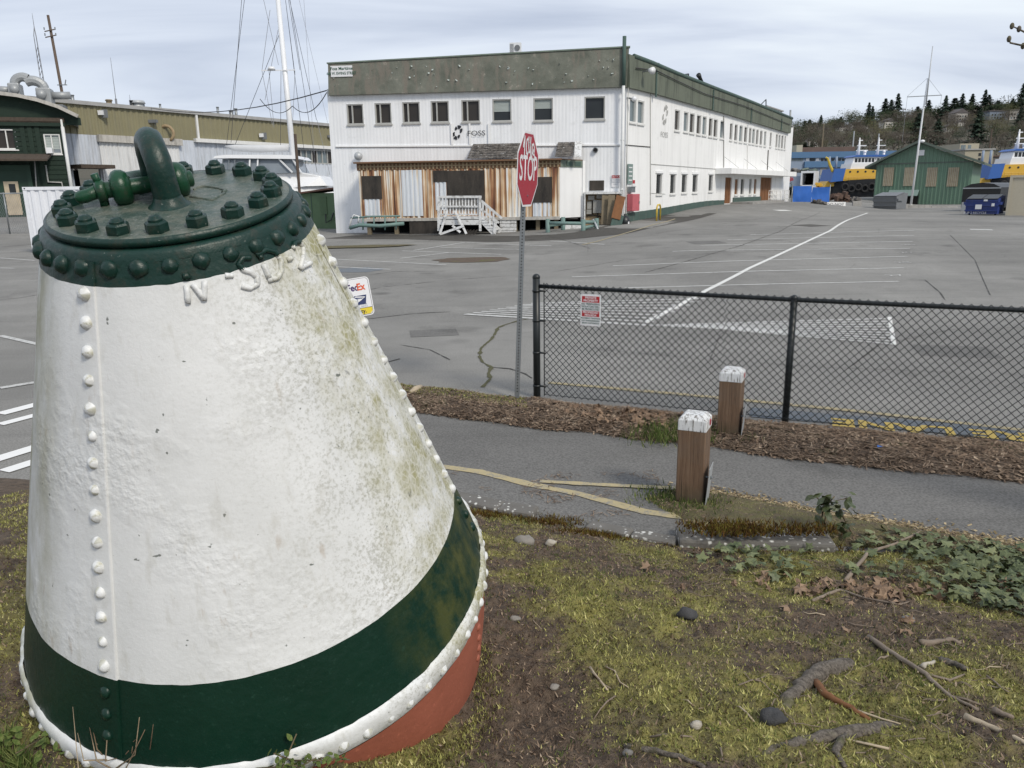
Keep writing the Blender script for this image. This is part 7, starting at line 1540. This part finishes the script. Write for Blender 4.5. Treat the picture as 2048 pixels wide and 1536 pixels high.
for r in bw:
    mb = MB(); FS.box(mb, *r, .07, .1); w_ = mb.build('boarded_window', M('ply'), sh2)
    for k in range(6): u = r[0] + (r[1] - r[0]) * (k + .5) / 6; mb = MB(); FS.box(mb, u - .06, u + .03, r[2], r[3], .1, .12); mb.build('slat', M('board_tan'), w_)
r = FS.rect(1837, 300, 1849, 311); mb = MB(); FS.box(mb, *r, .08, .12); mb.build('white_panel', M('sign_white'), sh2)
c = FS.p(uR + .3, zR + .1, .9); mb = MB(); mb.ball(c, .17, 10, 7, (1.3, 1, .8)); mb.build('gable_light', M('boat_white'), sh2, True)
r = FS.rect(1778, 381, 1838, 392); mb = MB(); mb.prism([FS.p(r[0], r[3], .05), FS.p(r[1], r[3], .05), FS.p(r[1], r[2], 1.1), FS.p(r[0], r[2], 1.1)], V((0, 0, .06))); mb.build('awning', M('sign_teal'), sh2)
r = FS.rect(1796, 391, 1836, 412); mb = MB(); FS.box(mb, r[0], r[1], -.2, r[3], .05, .09); mb.build('doorway', M('hole_black'), sh2)
# flagpole with yard
p0 = hit(1822, 411, t1=66); p0 = at(1822, 409, 65); fp = thing('flagpole', 'tall white flagpole with cross yard in front of the green shed', 'flagpole', tuple(p0)); kk = 65 / FPX; dz = at(1822, 409, 65).z
def fz(py): return at(1840, py, 65).z
base = V((p0.x, p0.y, dz)); mb = MB(); mb.tube([base, base + V((.12, 0, (fz(200) - dz) * .6)), base + V((.2, 0, fz(200) - dz)), base + V((.25, 0, fz(165) - dz))], [.09, .075, .055, .04], 10); mb.build('shaft', M('boat_white'), fp, True)
mb = MB(); mb.tube([base + V((.28, -.12, fz(215) - dz)), base + V((.32, -.1, fz(106) - dz))], [.06, .03], 8); mb.build('topmast', M('galv_light'), fp, True)
mb = MB(); yz = fz(198) - dz; mb.bar(base + V((-1.25, 0, yz - .05)), base + V((1.55, 0, yz + .05)), .06); yd_ = mb.build('yard', M('galv'), fp)
for a, b in (((-1.25, yz), (.2, fz(165) - dz)), ((1.55, yz), (.3, fz(165) - dz)), ((-1.25, yz), (-1.3, yz - 3.6)), ((1.55, yz), (1.5, yz - 1))): mb = MB(); mb.cyl(base + V((a[0], 0, a[1])), base + V((b[0], 0, b[1])), .011, n=4); mb.build('stay', M('wire_grey'), yd_)
mb = MB(); mb.cyl(base - V((0, 0, .6)), base, .28, .13, 10); mb.build('footing', M('fascia_white'), fp, True)
# barriers, dumpsters, container
def barrier(x0, x1, y1, hpx, dep, label, mat='concrete'):
    a = at(x0, y1, dep); b = at(x1, y1, dep); h = hpx * dep / FPX; mb = MB(); d = (b - a); n_ = V((d.y, -d.x, 0)).normalized(); prof = [(-.3, 0), (.3, 0), (.3, .08), (.12, .35), (.08, 1), (-.08, 1), (-.12, .35), (-.3, .08)]
    z = min(a.z, b.z) - .05; P = []
    for q in (a, b): P += [V((q.x, q.y, z)) + n_ * o_ + V((0, 0, h * hh)) for o_, hh in prof]
    m = 8; mb.add(P, [(i, (i + 1) % m, m + (i + 1) % m, m + i) for i in range(m)] + [tuple(range(m))[::-1], tuple(range(m, 2 * m))]); return tag(mb.build('concrete_barrier', M(mat)), label, 'barrier', 'concrete barriers before the green shed'), a, b
for x0, x1, y1, h, lab in ((1793, 1815, 423, 16, 'grey concrete barrier between grey dumpster and flagpole foot'), (1816, 1860, 425, 16, 'concrete barrier right of the flagpole foot'), (1861, 1913, 427, 16, 'concrete barrier below the right boarded window of the shed'), (1704, 1721, 418, 17, 'dark stained concrete block left of the grey dumpster')): barrier(x0, x1, y1, h, 60, lab)
bb, a, b = barrier(1647, 1689, 420, 17, 58, 'white painted barrier lettered do not block'); bb.data.materials[0] = M('wall_side')
FT = Facade(a, b); 
for tx, yy in (('DO NOT', 409), ('BLOCK', 414.5)): text('lettering', tx, .30, frame(FT.p(FT.L / 2, FT.uv(1668, yy)[1], .17), FT.e, V((0, 0, 1))), M('sign_ink'), bb, sx=1.1)
def dumpster(x0, x1, yt, yb, dep, mat, label, lid):
    a = at(x0, yb, dep); b = at(x1, yb, dep * .975); F = Facade(a, b); z0 = min(a.z, b.z); h = (yb - yt) * dep / FPX; t = thing('dumpster', label, 'dumpster', tuple(a)); mb = MB()
    P = [F.p(.08, z0 + .1, 0), F.p(F.L - .08, z0 + .1, 0), F.p(F.L, z0 + h * .8, .12), F.p(F.L, z0 + h, -.8), F.p(F.L, z0 + h, -1.3), F.p(F.L - .05, z0 + .1, -1.2)]
    mb.prism([F.p(0, z0 + .12, .05), F.p(0, z0 + h * .8, .15), F.p(0, z0 + h * .98, -.9), F.p(0, z0 + h * .98, -1.3), F.p(0, z0 + .12, -1.2)], F.e * F.L); mb.build('bin', M(mat), t)
    for k in (0, 1): mb = MB(); u0, u1 = F.L * (.02 + .49 * k), F.L * (.49 + .49 * k); mb.prism([F.p(u0, z0 + h * .81, .2), F.p(u1, z0 + h * .81, .2), F.p(u1, z0 + h * 1.0, -.92), F.p(u0, z0 + h * 1.0, -.92)], V((0, 0, .04))); mb.build('lid', M(lid), t)
    for zz2 in (.25, .5, .72): mb = MB(); F.box(mb, -.02, F.L + .02, z0 + h * zz2, z0 + h * zz2 + .06, .10, .18); mb.build('rib', M(mat), t)
    for u in (.15, F.L - .15): mb = MB(); mb.cyl(F.p(u, z0 + .07, -.1), F.p(u + .06, z0 + .07, -.1), .08, n=10); mb.build('castor', M('tyre'), t)
    for ua_, ub_ in ((-.12, 0), (F.L, F.L + .12)): mb = MB(); F.box(mb, ua_, ub_, z0 + h * .55, z0 + h * .68, -.6, .1); mb.build('fork_pocket', M(mat), t)
    return t, F, z0, h
dumpster(1747, 1793, 387, 421, 58, 'dumpster_grey', 'closed grey steel dumpster before the left part of the green shed', 'dumpster_grey')
t_, Fd, z0_, h_ = dumpster(1930, 1994, 392, 432, 43, 'dumpster_blue', 'dark blue dumpster with white labels near the beige container', 'trailer_black')
for u, z, w_, hh in ((.42, .45, .2, .22), (.62, .78, .12, .12), (.86, .55, .09, .14)): mb = MB(); Fd.box(mb, Fd.L * (u - w_ / 2), Fd.L * (u + w_ / 2), z0_ + h_ * (z - hh / 2), z0_ + h_ * (z + hh / 2), .18, .19); mb.build('sticker', M('sign_white'), t_)
text('lettering', '#UP 2 RECYCLE', .16, frame(Fd.p(Fd.L * .32, z0_ + h_ * .16, .12), Fd.e, V((0, 0, 1))), M('sign_white'), t_)
TA = at(1920, 428, 50); TB = at(1995, 428, 48.4); FTt = Facade(TA, TB); tr = thing('cargo_trailer', 'black enclosed cargo trailer behind the blue dumpster', 'trailer', tuple(TA)); zt2 = FTt.uv(1957, 367)[1]
mb = MB(); P = [FTt.p(0, TA.z + .4, 0), FTt.p(FTt.L, TA.z + .4, 0), FTt.p(FTt.L, zt2 - .25, 0), FTt.p(FTt.L * .8, zt2 - .03, 0), FTt.p(FTt.L * .5, zt2 + .05, 0), FTt.p(FTt.L * .2, zt2 - .03, 0), FTt.p(0, zt2 - .25, 0)]; mb.prism(P, FTt.n * -4.5); mb.build('body', M('trailer_black'), tr)
mb = MB(); FTt.box(mb, 0, FTt.L, zt2 - .32, zt2 - .25, 0, .04); mb.build('roof_rail', M('galv_light'), tr)
for u in (-.05, FTt.L - .25): mb = MB(); mb.cyl(FTt.p(u, TA.z + .36, -2), FTt.p(u + .25, TA.z + .36, -2), .36, n=16); mb.build('wheel', M('tyre'), tr, True)
mb = MB(); FTt.box(mb, .05, FTt.L * .3, TA.z + .1, TA.z + .75, .02, .08); mb.build('rear_step', M('galv_light'), tr)
KA = at(2010, 444, 42); KB = KA + V((2.05, -1.3, 0)); KC = KA + V((1.3, 5.9, 0)); be = thing('storage_container', 'beige steel storage container at the right edge', 'container', tuple(KA)); FK = Facade(KA, KB); zk = at(2016, 352, 42).z
mb = MB(); FK.wall(mb, 0, FK.L, KA.z + .1, zk, (), .1); mb.build('end_panel', M('container_beige'), be)
mb = MB(); mb.prism([V((*KA.xy, KA.z + .05)) - FK.n * .05, V((*KB.xy, KA.z + .05)) - FK.n * .05, V((*KB.xy, KA.z + .05)) - FK.n * 6, V((*KA.xy, KA.z + .05)) - FK.n * 6], V((0, 0, zk - KA.z - .08))); mb.build('body', M('container_beige'), be)
mb = MB(); FK.box(mb, -.04, FK.L, zk - .1, zk + .02, -.05, .06); FK.box(mb, -.04, .1, KA.z, zk - .1, -.05, .06); FK.box(mb, -.04, FK.L, KA.z, KA.z + .16, -.05, .06); mb.build('frame', M('container_beige'), be)
# blue tarp fence, yard junk, open truck box
BA = at(1583, 416, 60); BB_ = at(1658, 416, 62); FBl = Facade(BA, BB_); tf = thing('tarp_fence', 'bright blue tarpaulin fence at the end of the lot', 'fence', tuple(BA)); zb3 = BA.z - .1
for k in range(2):
    u0, u1 = FBl.L * k / 2 + .05, FBl.L * (k + 1) / 2 - .05; mb = MB(); P = []; NX2, NZ2 = 18, 8
    for j in range(NZ2 + 1):
        for i in range(NX2 + 1): u = u0 + (u1 - u0) * i / NX2; z = zb3 + (1.75 - .1 * k) * j / NZ2; P.append(FBl.p(u, z, .10 * noise.noise(V((u * 2.2, z * 1.5, k)))))
    mb.add(P, [(j * (NX2 + 1) + i, j * (NX2 + 1) + i + 1, (j + 1) * (NX2 + 1) + i + 1, (j + 1) * (NX2 + 1) + i) for j in range(NZ2) for i in range(NX2)]); mb.build('tarpaulin', M('tarp_blue'), tf, True)
for u in (0, FBl.L * .5, FBl.L): mb = MB(); mb.cyl(FBl.p(u, zb3, -.05), FBl.p(u, zb3 + 1.85, -.05), .04, n=8); mb.build('post', M('galv'), tf, True)
TK = at(1612, 372, 78); tk = thing('truck_box', 'white open truck box behind the blue tarp fence', 'truck box', tuple(TK)); FTk = Facade(at(1583, 372, 78), at(1630, 372, 77)); r = FTk.rect(1601, 346, 1630, 372); mb = MB(); FTk.box(mb, r[0], r[1], zb3, r[2] + .1, -3, 0); FTk.box(mb, r[0], r[1], r[3], r[3] + .2, -3, 0); FTk.box(mb, r[0], r[0] + .15, r[2], r[3], -3, 0); FTk.box(mb, r[1] - .15, r[1], r[2], r[3], -3, 0); mb.build('frame', M('boat_white'), tk); mb = MB(); FTk.box(mb, r[0] + .15, r[1] - .15, r[2] + .1, r[3], -3, -2.8); mb.build('inner_wall', M('hole_black'), tk)
r = FTk.rect(1583, 352, 1600, 372); mb = MB(); FTk.box(mb, r[0], r[1], r[2], r[3], -1.5, -.2); mb.build('cab', M('warehouse_pale'), tk)
jr = random.Random(21)
for i, (x, y, w_, h, dep, mt, lab) in enumerate(((1590, 343, 20, 10, 80, 'junk_grey', 'grey heap of scrap left of the truck box'), (1618, 342, 26, 7, 80, 'shed_roof', 'dark green tarp heap on top of the truck box'), (1637, 372, 10, 12, 75, 'tug_yellow', 'small yellow machine right of the truck box'), (1574, 355, 8, 14, 66, 'box_red', 'red and white scrap at the end of the side wall'), (1690, 395, 16, 22, 66, 'junk_rust', 'rusty anchor chains before the tugboat'), (1672, 397, 18, 18, 66, 'junk_rust', 'rusty machine parts left of the anchor chains'), (1708, 400, 14, 16, 66, 'junk_grey', 'grey scrap right of the anchor chains'), (1637, 405, 16, 10, 57, 'junk_grey', 'grey pump stand before the blue tarp'), (1609, 411, 10, 6, 57, 'tug_blue', 'small blue crate before the tarp fence'))):
    c = at(x, y, dep); kk = dep / FPX; mb = MB()
    for k in range(9): q = c + V((jr.uniform(-.5, .5) * w_ * kk, jr.uniform(-.6, .6), jr.uniform(-.5, .35) * h * kk)); mb.box(q, (jr.uniform(.15, .5) * w_ * kk, jr.uniform(.3, .8), jr.uniform(.2, .6) * h * kk), R=Euler((jr.uniform(-.4, .4), jr.uniform(-.4, .4), jr.uniform(0, 3))).to_matrix())
    tag(stuff(mb.build('yard_scrap', M(mt))), lab, 'scrap')
# ------------------------------------------------------------ tugboats
def tug(px, dep, label, sc2=1.0, arm=False):
    o = at(px, 387, dep); t = thing('tugboat', label, 'tugboat', (o.x, o.y, -.7), 'moored tugboats'); k = dep / FPX * sc2
    def q(dx, py, dy=0): return V((o.x + dx * k, o.y + dy, CAM_H + (379 - py) * k))
    mb = MB(); S = []
    for dx, yt, w_ in ((-8, 374, .3), (6, 368, 2.4), (30, 363, 4.2), (70, 361, 4.6), (130, 362, 4.6), (190, 366, 4.0)): S.append([q(dx, yt, w_), q(dx, yt, -w_), q(dx + 4, 399, -w_ * .8), q(dx + 4, 399, w_ * .8)])
    mb.add(sum(S, []), sum([[(4 * i + j, 4 * i + (j + 1) % 4, 4 * i + 4 + (j + 1) % 4, 4 * i + 4 + j) for j in range(4)] for i in range(5)], []) + [(0, 1, 2, 3), (23, 22, 21, 20)]); mb.build('hull', M('tug_black'), t)
    for i in range(9): c = q(22 + i * 13, 376 + (i % 2) * 3, -4.75); mb = MB(); mb.tube([c + V((math.cos(a) * .75, 0, math.sin(a) * .75)) for a in [2 * math.pi * j / 12 for j in range(13)]], .28, 6, False); mb.build('tyre_fender', M('tyre'), t, True)
    mb = MB(); mb.prism([q(14, 364, -3.6), q(106, 362, -3.6), q(106, 341, -3.6), q(22, 342, -3.6)], V((0, 7.2, 0))); dh = mb.build('deckhouse', M('tug_yellow'), t)
    for i in range(5): c = q(34 + i * 15, 347, -3.62); mb = MB(); mb.cyl(c, c + V((0, -.05, 0)), .25, n=10); mb.build('porthole', M('glass_dark'), dh)
    mb = MB(); mb.prism([q(-2, 366, -3.7), q(21, 364, -3.7), q(25, 340, -3.7), q(3, 341, -3.7)], V((0, 7.4, 0))); mb.build('bow_house', M('tug_blue'), t)
    mb = MB(); mb.prism([q(-12, 375, -2.5), q(8, 374, -2.5), q(12, 363, -2.5), q(-4, 364, -2.5)], V((0, 5, 0))); mb.build('bow_deck', M('tug_yellow'), t)
    mb = MB(); mb.prism([q(36, 342, -3), q(100, 342, -3), q(98, 331, -3), q(38, 331, -3)], V((0, 6, 0))); mb.build('upper_deck', M('boat_white'), t)
    mb = MB(); mb.prism([q(41, 331.5, -2.4), q(88, 331.5, -2.4), q(84, 319, -2.4), q(44, 319, -2.4)], V((0, 4.8, 0))); wh2 = mb.build('wheelhouse', M('boat_white'), t)
    for i in range(6): a = 45.5 + i * 6.6; mb = MB(); mb.prism([q(a, 329, -2.44), q(a + 5, 329, -2.44), q(a + 5, 321.5, -2.44), q(a, 321.5, -2.44)], V((0, .03, 0))); mb.build('pane', M('glass_dark'), wh2)
    mb = MB(); mb.prism([q(40, 319, -2.8), q(92, 319, -2.8), q(86, 315.5, -2.8), q(46, 315.5, -2.8)], V((0, 5.6, 0))); mb.build('wheelhouse_roof', M('tug_blue'), t)
    mb = MB(); mb.tube([q(58, 318), q(60, 300), q(60, 282)], [.55, .3, .12], 8); mst = mb.build('mast', M('boat_white'), t, True)
    for py, l in ((287, 6), (297, 14), (306, 18)): mb = MB(); mb.bar(q(60 - l * .3, py), q(60 + l, py), .22); mb.build('mast_arm', M('boat_white'), mst)
    mb = MB(); mb.cyl(q(72, 318), q(72, 311), .35, n=8); mb.ball(q(72, 309), .45, 10, 7); mb.build('satellite_dome', M('boat_white'), t, True)
    for dx in (4, 18): mb = MB(); mb.cyl(q(dx + 6, 342, 2), q(dx + 6, 316, 2), .28, n=8); mb.build('exhaust_stack', M('warehouse_pale'), t, True)
    mb = MB()
    for i in range(12): mb.cyl(q(24 + i * 6, 362, -4.2), q(24 + i * 6, 356, -4.2), .05, n=5)
    mb.cyl(q(24, 356, -4.2), q(92, 356, -4.2), .05, n=5); mb.cyl(q(24, 359, -4.2), q(92, 359, -4.2), .05, n=5); stuff(mb.build('deck_railing', M('tug_yellow'), t))
    if arm: mb = MB(); mb.tube([q(2, 346, -3), q(-4, 335, -3), q(-10, 321, -3), q(-14, 319, -3)], [.35, .3, .25, .2], 6); mb.build('crane_arm', M('yellow_paint'), t)
    return t
tug(1650, 190, 'yellow and blue tugboat with black hull left of the green shed', arm=True)
tug(1688, 225, 'second tugboat half hidden behind the green shed with white mast', sc2=1.0)
tug(1955, 180, 'yellow and blue tugboat at the right edge behind the beige container', sc2=1.12)
# ------------------------------------------------------------ far shore buildings
def block(name, label, x0, x1, yt, yb, dep, mat, depth=25, roof=None, cat='building', win=None, dep2=None):
    F = Facade(at(x0, 380, dep), at(x1, 380, dep2 or dep)); r = F.rect(x0, yt, x1, yb); t = thing(name, label, cat, tuple(F.p(r[0], r[2], 0))); mb = MB(); F.box(mb, r[0], r[1], r[2], r[3], -depth, 0); mb.build('wall', M(mat), t)
    if roof: mb = MB(); F.box(mb, r[0] - .4, r[1] + .4, r[3], r[3] + .5, -depth - .4, .5); mb.build('roof', M(roof), t)
    for (a, b, c, d, mt) in (win or []): q = F.rect(a, b, c, d); mb = MB(); F.box(mb, *q, -.05, .12); mb.build('window', M(mt), t)
    return t, F
bwn = [(1576 + i * 6.2, 316, 1581 + i * 6.2, 322, 'glass_side') for i in range(5)] + [(1612, 316, 1618, 321, 'sign_white'), (1620, 316, 1630, 322, 'glass_dark'), (1632, 316, 1638, 321, 'sign_white')] + [(1642 + i * 7, 317, 1647 + i * 7, 322, 'glass_dark') for i in range(12)]
t, F = block('blue_warehouse', 'long blue warehouse across the water behind the tugboats', 1560, 1800, 303, 372, 290, 'warehouse_pale', 40, None, win=bwn)
for a in ((1560, 303, 1800, 315), (1608, 322, 1800, 334)): q = F.rect(*a); mb = MB(); F.box(mb, *q, .0, .8); mb.build('blue_band', M('warehouse_blue'), t)
for a in ((1583, 336, 1594, 352), (1640, 334, 1652, 350)): q = F.rect(*a); mb = MB(); F.box(mb, *q, .0, .15); mb.build('loading_door', M('roof_grey'), t)
block('beige_building', 'tan three storey building on the far shore right of the green shed', 1928, 1985, 300, 345, 300, 'beige_wall', 20, 'roof_grey', win=[(1957, 306, 1962, 312, 'glass_dark'), (1956, 316, 1961, 322, 'glass_dark')])
block('beige_building', 'upper tan wing with wide windows above the green shed roof', 1920, 1958, 287, 301, 305, 'beige_wall', 15, None, win=[(1922, 290, 1926, 298, 'glass_side'), (1927, 290, 1931, 298, 'glass_side'), (1936, 290, 1942, 298, 'glass_side')])
block('grey_building', 'low dark grey building with red roof band at the right', 1982, 2060, 313, 345, 310, 'junk_grey', 20, 'roof_brown', win=[(1990, 326, 2030, 333, 'glass_dark')])
block('beige_building', 'small tan box building at the end of the office wall on the far shore', 1593, 1605, 290, 306, 320, 'beige_wall', 12)
block('low_building', 'low red brown building behind the blue warehouse', 1600, 1710, 294, 304, 330, 'roof_brown', 14)
# ------------------------------------------------------------ hillside houses and trees
hr = random.Random(77); HOUSES = []
def hpt(px, py): 
    d = ray(px, py); t = 262
    while t < 1100:
        P = CAMP + d * t
        if P.z < hillz(P.x, P.y): return P
        t += 3
    return CAMP + d * 760
def house(px, py, wpx, hpx, mat, label, rot=.2, gable=True):
    p = hpt(px, py + hpx / 2); k = (p - CAMP).dot(fw) / FPX; w_, h = wpx * k, hpx * k; t = thing('house', label, 'house', tuple(p)); HOUSES.append(p); Mx = Matrix.Translation(p) @ Matrix.Rotation(rot, 4, 'Z'); d = w_ * .7
    mb = MB(); mb.box((0, d / 2, h * .32), (w_, d, h * .66 + 2)); mb.xf(Mx).build('wall', M(mat), t)
    mb = MB(); z = h * .65 + 1; 
    if gable: mb.prism([(-w_ * .56, -.5, z - .3), (w_ * .56, -.5, z - .3), (0, -.5, z + h * .36)], (0, d + 1, 0))
    else: mb.box((0, d / 2, z + .3), (w_ * 1.1, d + 1, .7))
    mb.xf(Mx).build('roof', M('house_roof'), t); nw = max(2, int(wpx / 6))
    for i in range(nw):
        for j in range(2): mb = MB(); mb.box(((i + .5 - nw / 2) * w_ * .85 / nw, -.03, h * (.18 + .27 * j)), (w_ * .5 / nw, .1, h * .15)); mb.xf(Mx).build('window', M('glass_dark' if (i + j) % 3 else 'glass_side'), t)
    return t
for a in ((1626, 286, 20, 16, 'house_0', 'white gabled house low on the hillside left'), (1637, 253, 22, 12, 'house_2', 'grey house near the skyline left'), (1670, 252, 28, 12, 'house_2', 'dark blue grey house near the skyline left of the tall firs'), (1712, 254, 18, 14, 'house_1', 'tan house beside the round skyline tree'), (1690, 258, 26, 6, 'house_0', 'long white low house with flat roof on the left slope', .1, False), (1727, 256, 20, 8, 'house_1', 'small tan house right of the white low house'), (1780, 248, 26, 16, 'house_0', 'white house below the two tall firs'), (1822, 248, 10, 22, 'house_3', 'narrow pinkish house behind the flagpole'), (1845, 262, 22, 10, 'house_1', 'low grey house above the shed ridge'), (1922, 232, 28, 22, 'house_1', 'large grey gabled house high on the right slope'), (1900, 258, 20, 12, 'house_0', 'white house below the large gabled house'), (1925, 248, 20, 10, 'house_0', 'small white house with slanted roof under the large gabled house'), (2000, 229, 44, 20, 'house_4', 'wide blue grey apartment block near the skyline right', .0, False), (2028, 228, 20, 24, 'house_1', 'tan apartment building at the skyline right edge', 0, False), (1842, 275, 24, 8, 'house_3', 'pinkish house just above the shed roof'), (2040, 300, 18, 14, 'house_0', 'white house at the right edge above the tugboat'), (1800, 272, 14, 10, 'house_0', 'tiny white house left of the shed gable')): house(*a)
tr_ = random.Random(5)
wb1, wb2 = MB(), MB()
for i in range(24000):
    y = hr.uniform(285, 770); x = hr.uniform(.30, .74) * y; k = noise.noise(V((x * .02, y * .02, 5))); far = wb2 if k + hr.uniform(-.3, .3) > .22 else wb1
    if any(abs(x - h.x * y / h.y) < 11 and -70 < y - h.y < 4 for h in HOUSES): continue
    c = V((x, y, hillz(x, y) + hr.uniform(0, 6) * (1 + k))); s_ = hr.uniform(.8, 2.6)
    a = V((hr.gauss(0, 1), hr.gauss(0, 1), hr.gauss(0, 1.2))).normalized() * s_; b = V((hr.gauss(0, 1), hr.gauss(0, 1), hr.gauss(0, 1))).normalized() * s_ * .6
    far.add([c - a * .5, c + b * .6, c + a * .6], [(0, 1, 2)])
stuff(wb1.build('hillside_woods', M('bare_wood')))['label'] = 'grey brown leafless woods covering the far hillside'
stuff(wb2.build('hillside_evergreens', M('dark_wood')))['label'] = 'dark evergreen undergrowth between the hillside trees'
def conifer_mesh(seed):
    r = random.Random(seed); mb = MB()
    for i in range(800):
        t = r.random() ** .8; z = .06 + .94 * t; R0 = .24 * (1 - t) ** .8 * (.75 + .35 * math.sin(t * 38 + seed)) + .008; a = r.uniform(0, 6.28); rr = R0 * r.uniform(.2, 1.15); L = .05 + .08 * (1 - t); c = V((math.cos(a) * rr, math.sin(a) * rr, z)); o = V((math.cos(a), math.sin(a), r.uniform(-.65, -.1))) * L; s_ = V((-math.sin(a), math.cos(a), r.uniform(-.3, .3))) * L * .45
        mb.add([c - s_, c + s_, c + o], [(0, 1, 2)])
    return mb.mesh('crown', M('conifer'))
def round_mesh(seed, mat, n=650, sz=.05, thin=False):
    r = random.Random(seed); mb = MB(); lob = [(V((r.uniform(-.25, .25), r.uniform(-.25, .25), r.uniform(.45, .8))), r.uniform(.16, .28)) for _ in range(9)]
    for i in range(n):
        c0, R0 = r.choice(lob); d = V((r.gauss(0, 1), r.gauss(0, 1), r.gauss(0, 1))).normalized() * R0 * r.random() ** .35; c = c0 + d; a = V((r.gauss(0, 1), r.gauss(0, 1), r.gauss(0, 1) + (1 if thin else 0))).normalized() * sz * (1.8 if thin else 1); b = V((r.gauss(0, 1), r.gauss(0, 1), r.gauss(0, 1))).normalized() * sz * (.28 if thin else .8)
        mb.add([c - a * .5, c + b * .5, c + a * .5], [(0, 1, 2)])
    return mb.mesh('crown', M(mat))
def trunk_mesh(h, r0, seed, limbs=True):
    r = random.Random(seed); r0 *= .6; mb = MB(); mb.tube([(0, 0, -.05), (r.uniform(-.01, .01), 0, h * .5), (0, 0, h)], [r0, r0 * .7, r0 * .25], 6)
    if limbs:
        for i in range(6): a = r.uniform(0, 6.28); z = h * r.uniform(.35, .7); mb.tube([(0, 0, z), (math.cos(a) * .12, math.sin(a) * .12, z + .15), (math.cos(a) * .24, math.sin(a) * .24, z + .28)], [r0 * .45, r0 * .3, r0 * .1], 4)
    return mb.mesh('trunk', M('trunk'))
TM = dict(con=[(conifer_mesh(s), trunk_mesh(.95, .018, s, False)) for s in (1, 2, 3, 4)], bare=[(round_mesh(s, 'bare_crown', 900, .055, True), trunk_mesh(.7, .025, s)) for s in (11, 12, 13)], olive=[(round_mesh(s, 'olive_crown', 900, .05, True), trunk_mesh(.7, .025, s)) for s in (21, 22)], leaf=[(round_mesh(s, 'broadleaf', 700, .06), trunk_mesh(.6, .03, s)) for s in (31, 32)])
def tree(kind, px, pyb, hpx, wide, label, group):
    p = hpt(px, pyb); k = (p - CAMP).dot(fw) / FPX; h = hpx * k; t = thing({'con': 'fir_tree', 'bare': 'bare_tree', 'olive': 'budding_tree', 'leaf': 'evergreen_tree'}[kind], label, 'tree', tuple(p - V((0, 0, .5))), group); t.scale = (h * wide, h * wide, h); t.rotation_euler = (0, 0, tr_.uniform(0, 6.28)); c, tk_ = tr_.choice(TM[kind]); put(tk_, 'trunk', Matrix.Identity(4), t); put(c, 'crown', Matrix.Identity(4), t)
for px, pb2, h, w_, lab in ((1793, 232, 44, 1.1, 'tall dark fir on the skyline left of the flagpole'), (1735, 250, 44, .95, 'tall fir on the skyline right of the round tree'), (1742, 255, 42, .9, 'fir close right of the first tall skyline fir'), (1768, 240, 42, 1.3, 'broad dark fir in the middle of the left skyline'), (1780, 236, 36, 1.3, 'second broad fir beside the broad skyline fir'), (1855, 232, 32, 1.5, 'pointed fir on the skyline right of the flagpole'), (1888, 238, 46, 1.0, 'tall ragged fir right of the flagpole yard'), (1921, 232, 44, 1.1, 'tall fir above the large grey gabled house'), (1942, 224, 36, 1.3, 'fir in the dark skyline group at the right'), (1967, 222, 42, 1.0, 'spindly fir standing above the right skyline group'), (1975, 222, 32, 1.6, 'dark broad fir right of the spindly fir'), (2042, 222, 54, 1.2, 'big fir at the right edge of the skyline'), (1872, 290, 52, 1.35, 'large dark fir right above the shed ridge'), (1953, 285, 66, 1.2, 'very large dark fir standing on the slope above the tan building'), (2037, 262, 46, 1.1, 'fir on the slope at the right edge'), (1833, 285, 58, 1.3, 'dark fir directly behind the flagpole'), (1608, 275, 34, 1.6, 'dark conifer clump left of the white gabled house'), (1641, 252, 22, 1.3, 'small pointed fir on the left skyline')): tree('con', px, pb2, h, w_, lab, 'fir trees on the hillside')
for i in range(64): px = hr.uniform(1575, 2060); base = lerp_tab([(1575, 268), (1700, 250), (1800, 240), (1900, 230), (2060, 222)], px); tree('con' if hr.random() < .3 else 'leaf', px, base + hr.uniform(-2, 8 if px > 1640 else 40), hr.uniform(16, 32), hr.uniform(1.4, 2.4), 'one of the small dark evergreens along the crest of the hill', 'evergreens along the hill crest')
for px, pb2, h, w_, lab in ((1752, 300, 66, .75, 'huge olive budding tree left of the green shed'), (1838, 262, 30, 1.2, 'yellow green budding tree behind the flagpole'), (1985, 290, 62, .9, 'olive budding tree above the far right buildings'), (1700, 252, 30, 1.2, 'round pale tree on the left skyline'), (1640, 300, 26, 1.2, 'low olive tree by the white gabled house')): tree('olive', px, pb2, h, w_, lab, 'budding trees on the hillside')
for i in range(150):
    px = hr.uniform(1575, 2065); top = lerp_tab([(1575, 272), (1700, 258), (1800, 248), (1900, 240), (2060, 232)], px); pyb = hr.uniform(top + 8, 306); tree('bare' if hr.random() < .72 else 'olive' if hr.random() < .5 else 'leaf', px, pyb, hr.uniform(24, 46), hr.uniform(.85, 1.4), 'one of the many bare grey brown trees covering the hillside', 'bare trees covering the hillside')
for i, (px, y0, y1, dep) in enumerate(((1643, 306, 248, 330), (1705, 302, 263, 330), (1755, 300, 268, 330), (1978, 305, 258, 310), (1737, 305, 290, 330))):
    a = at(px, y0, dep); b = at(px + 2, y1, dep); mb = MB(); mb.cyl(V((a.x, a.y, 0)), V((a.x, a.y, b.z)), .4, .25, 8); tag(mb.build('light_pole', M('wood_old' if i == 0 else 'galv_light' if i < 3 else 'pole_wood')), ['tall pale pole above the blue warehouse left', 'pale pole left of the first tug mast', 'pale pole right of the first tug mast', 'dark wooden pole above the tan building', 'short pole between the tug masts'][i], 'pole')
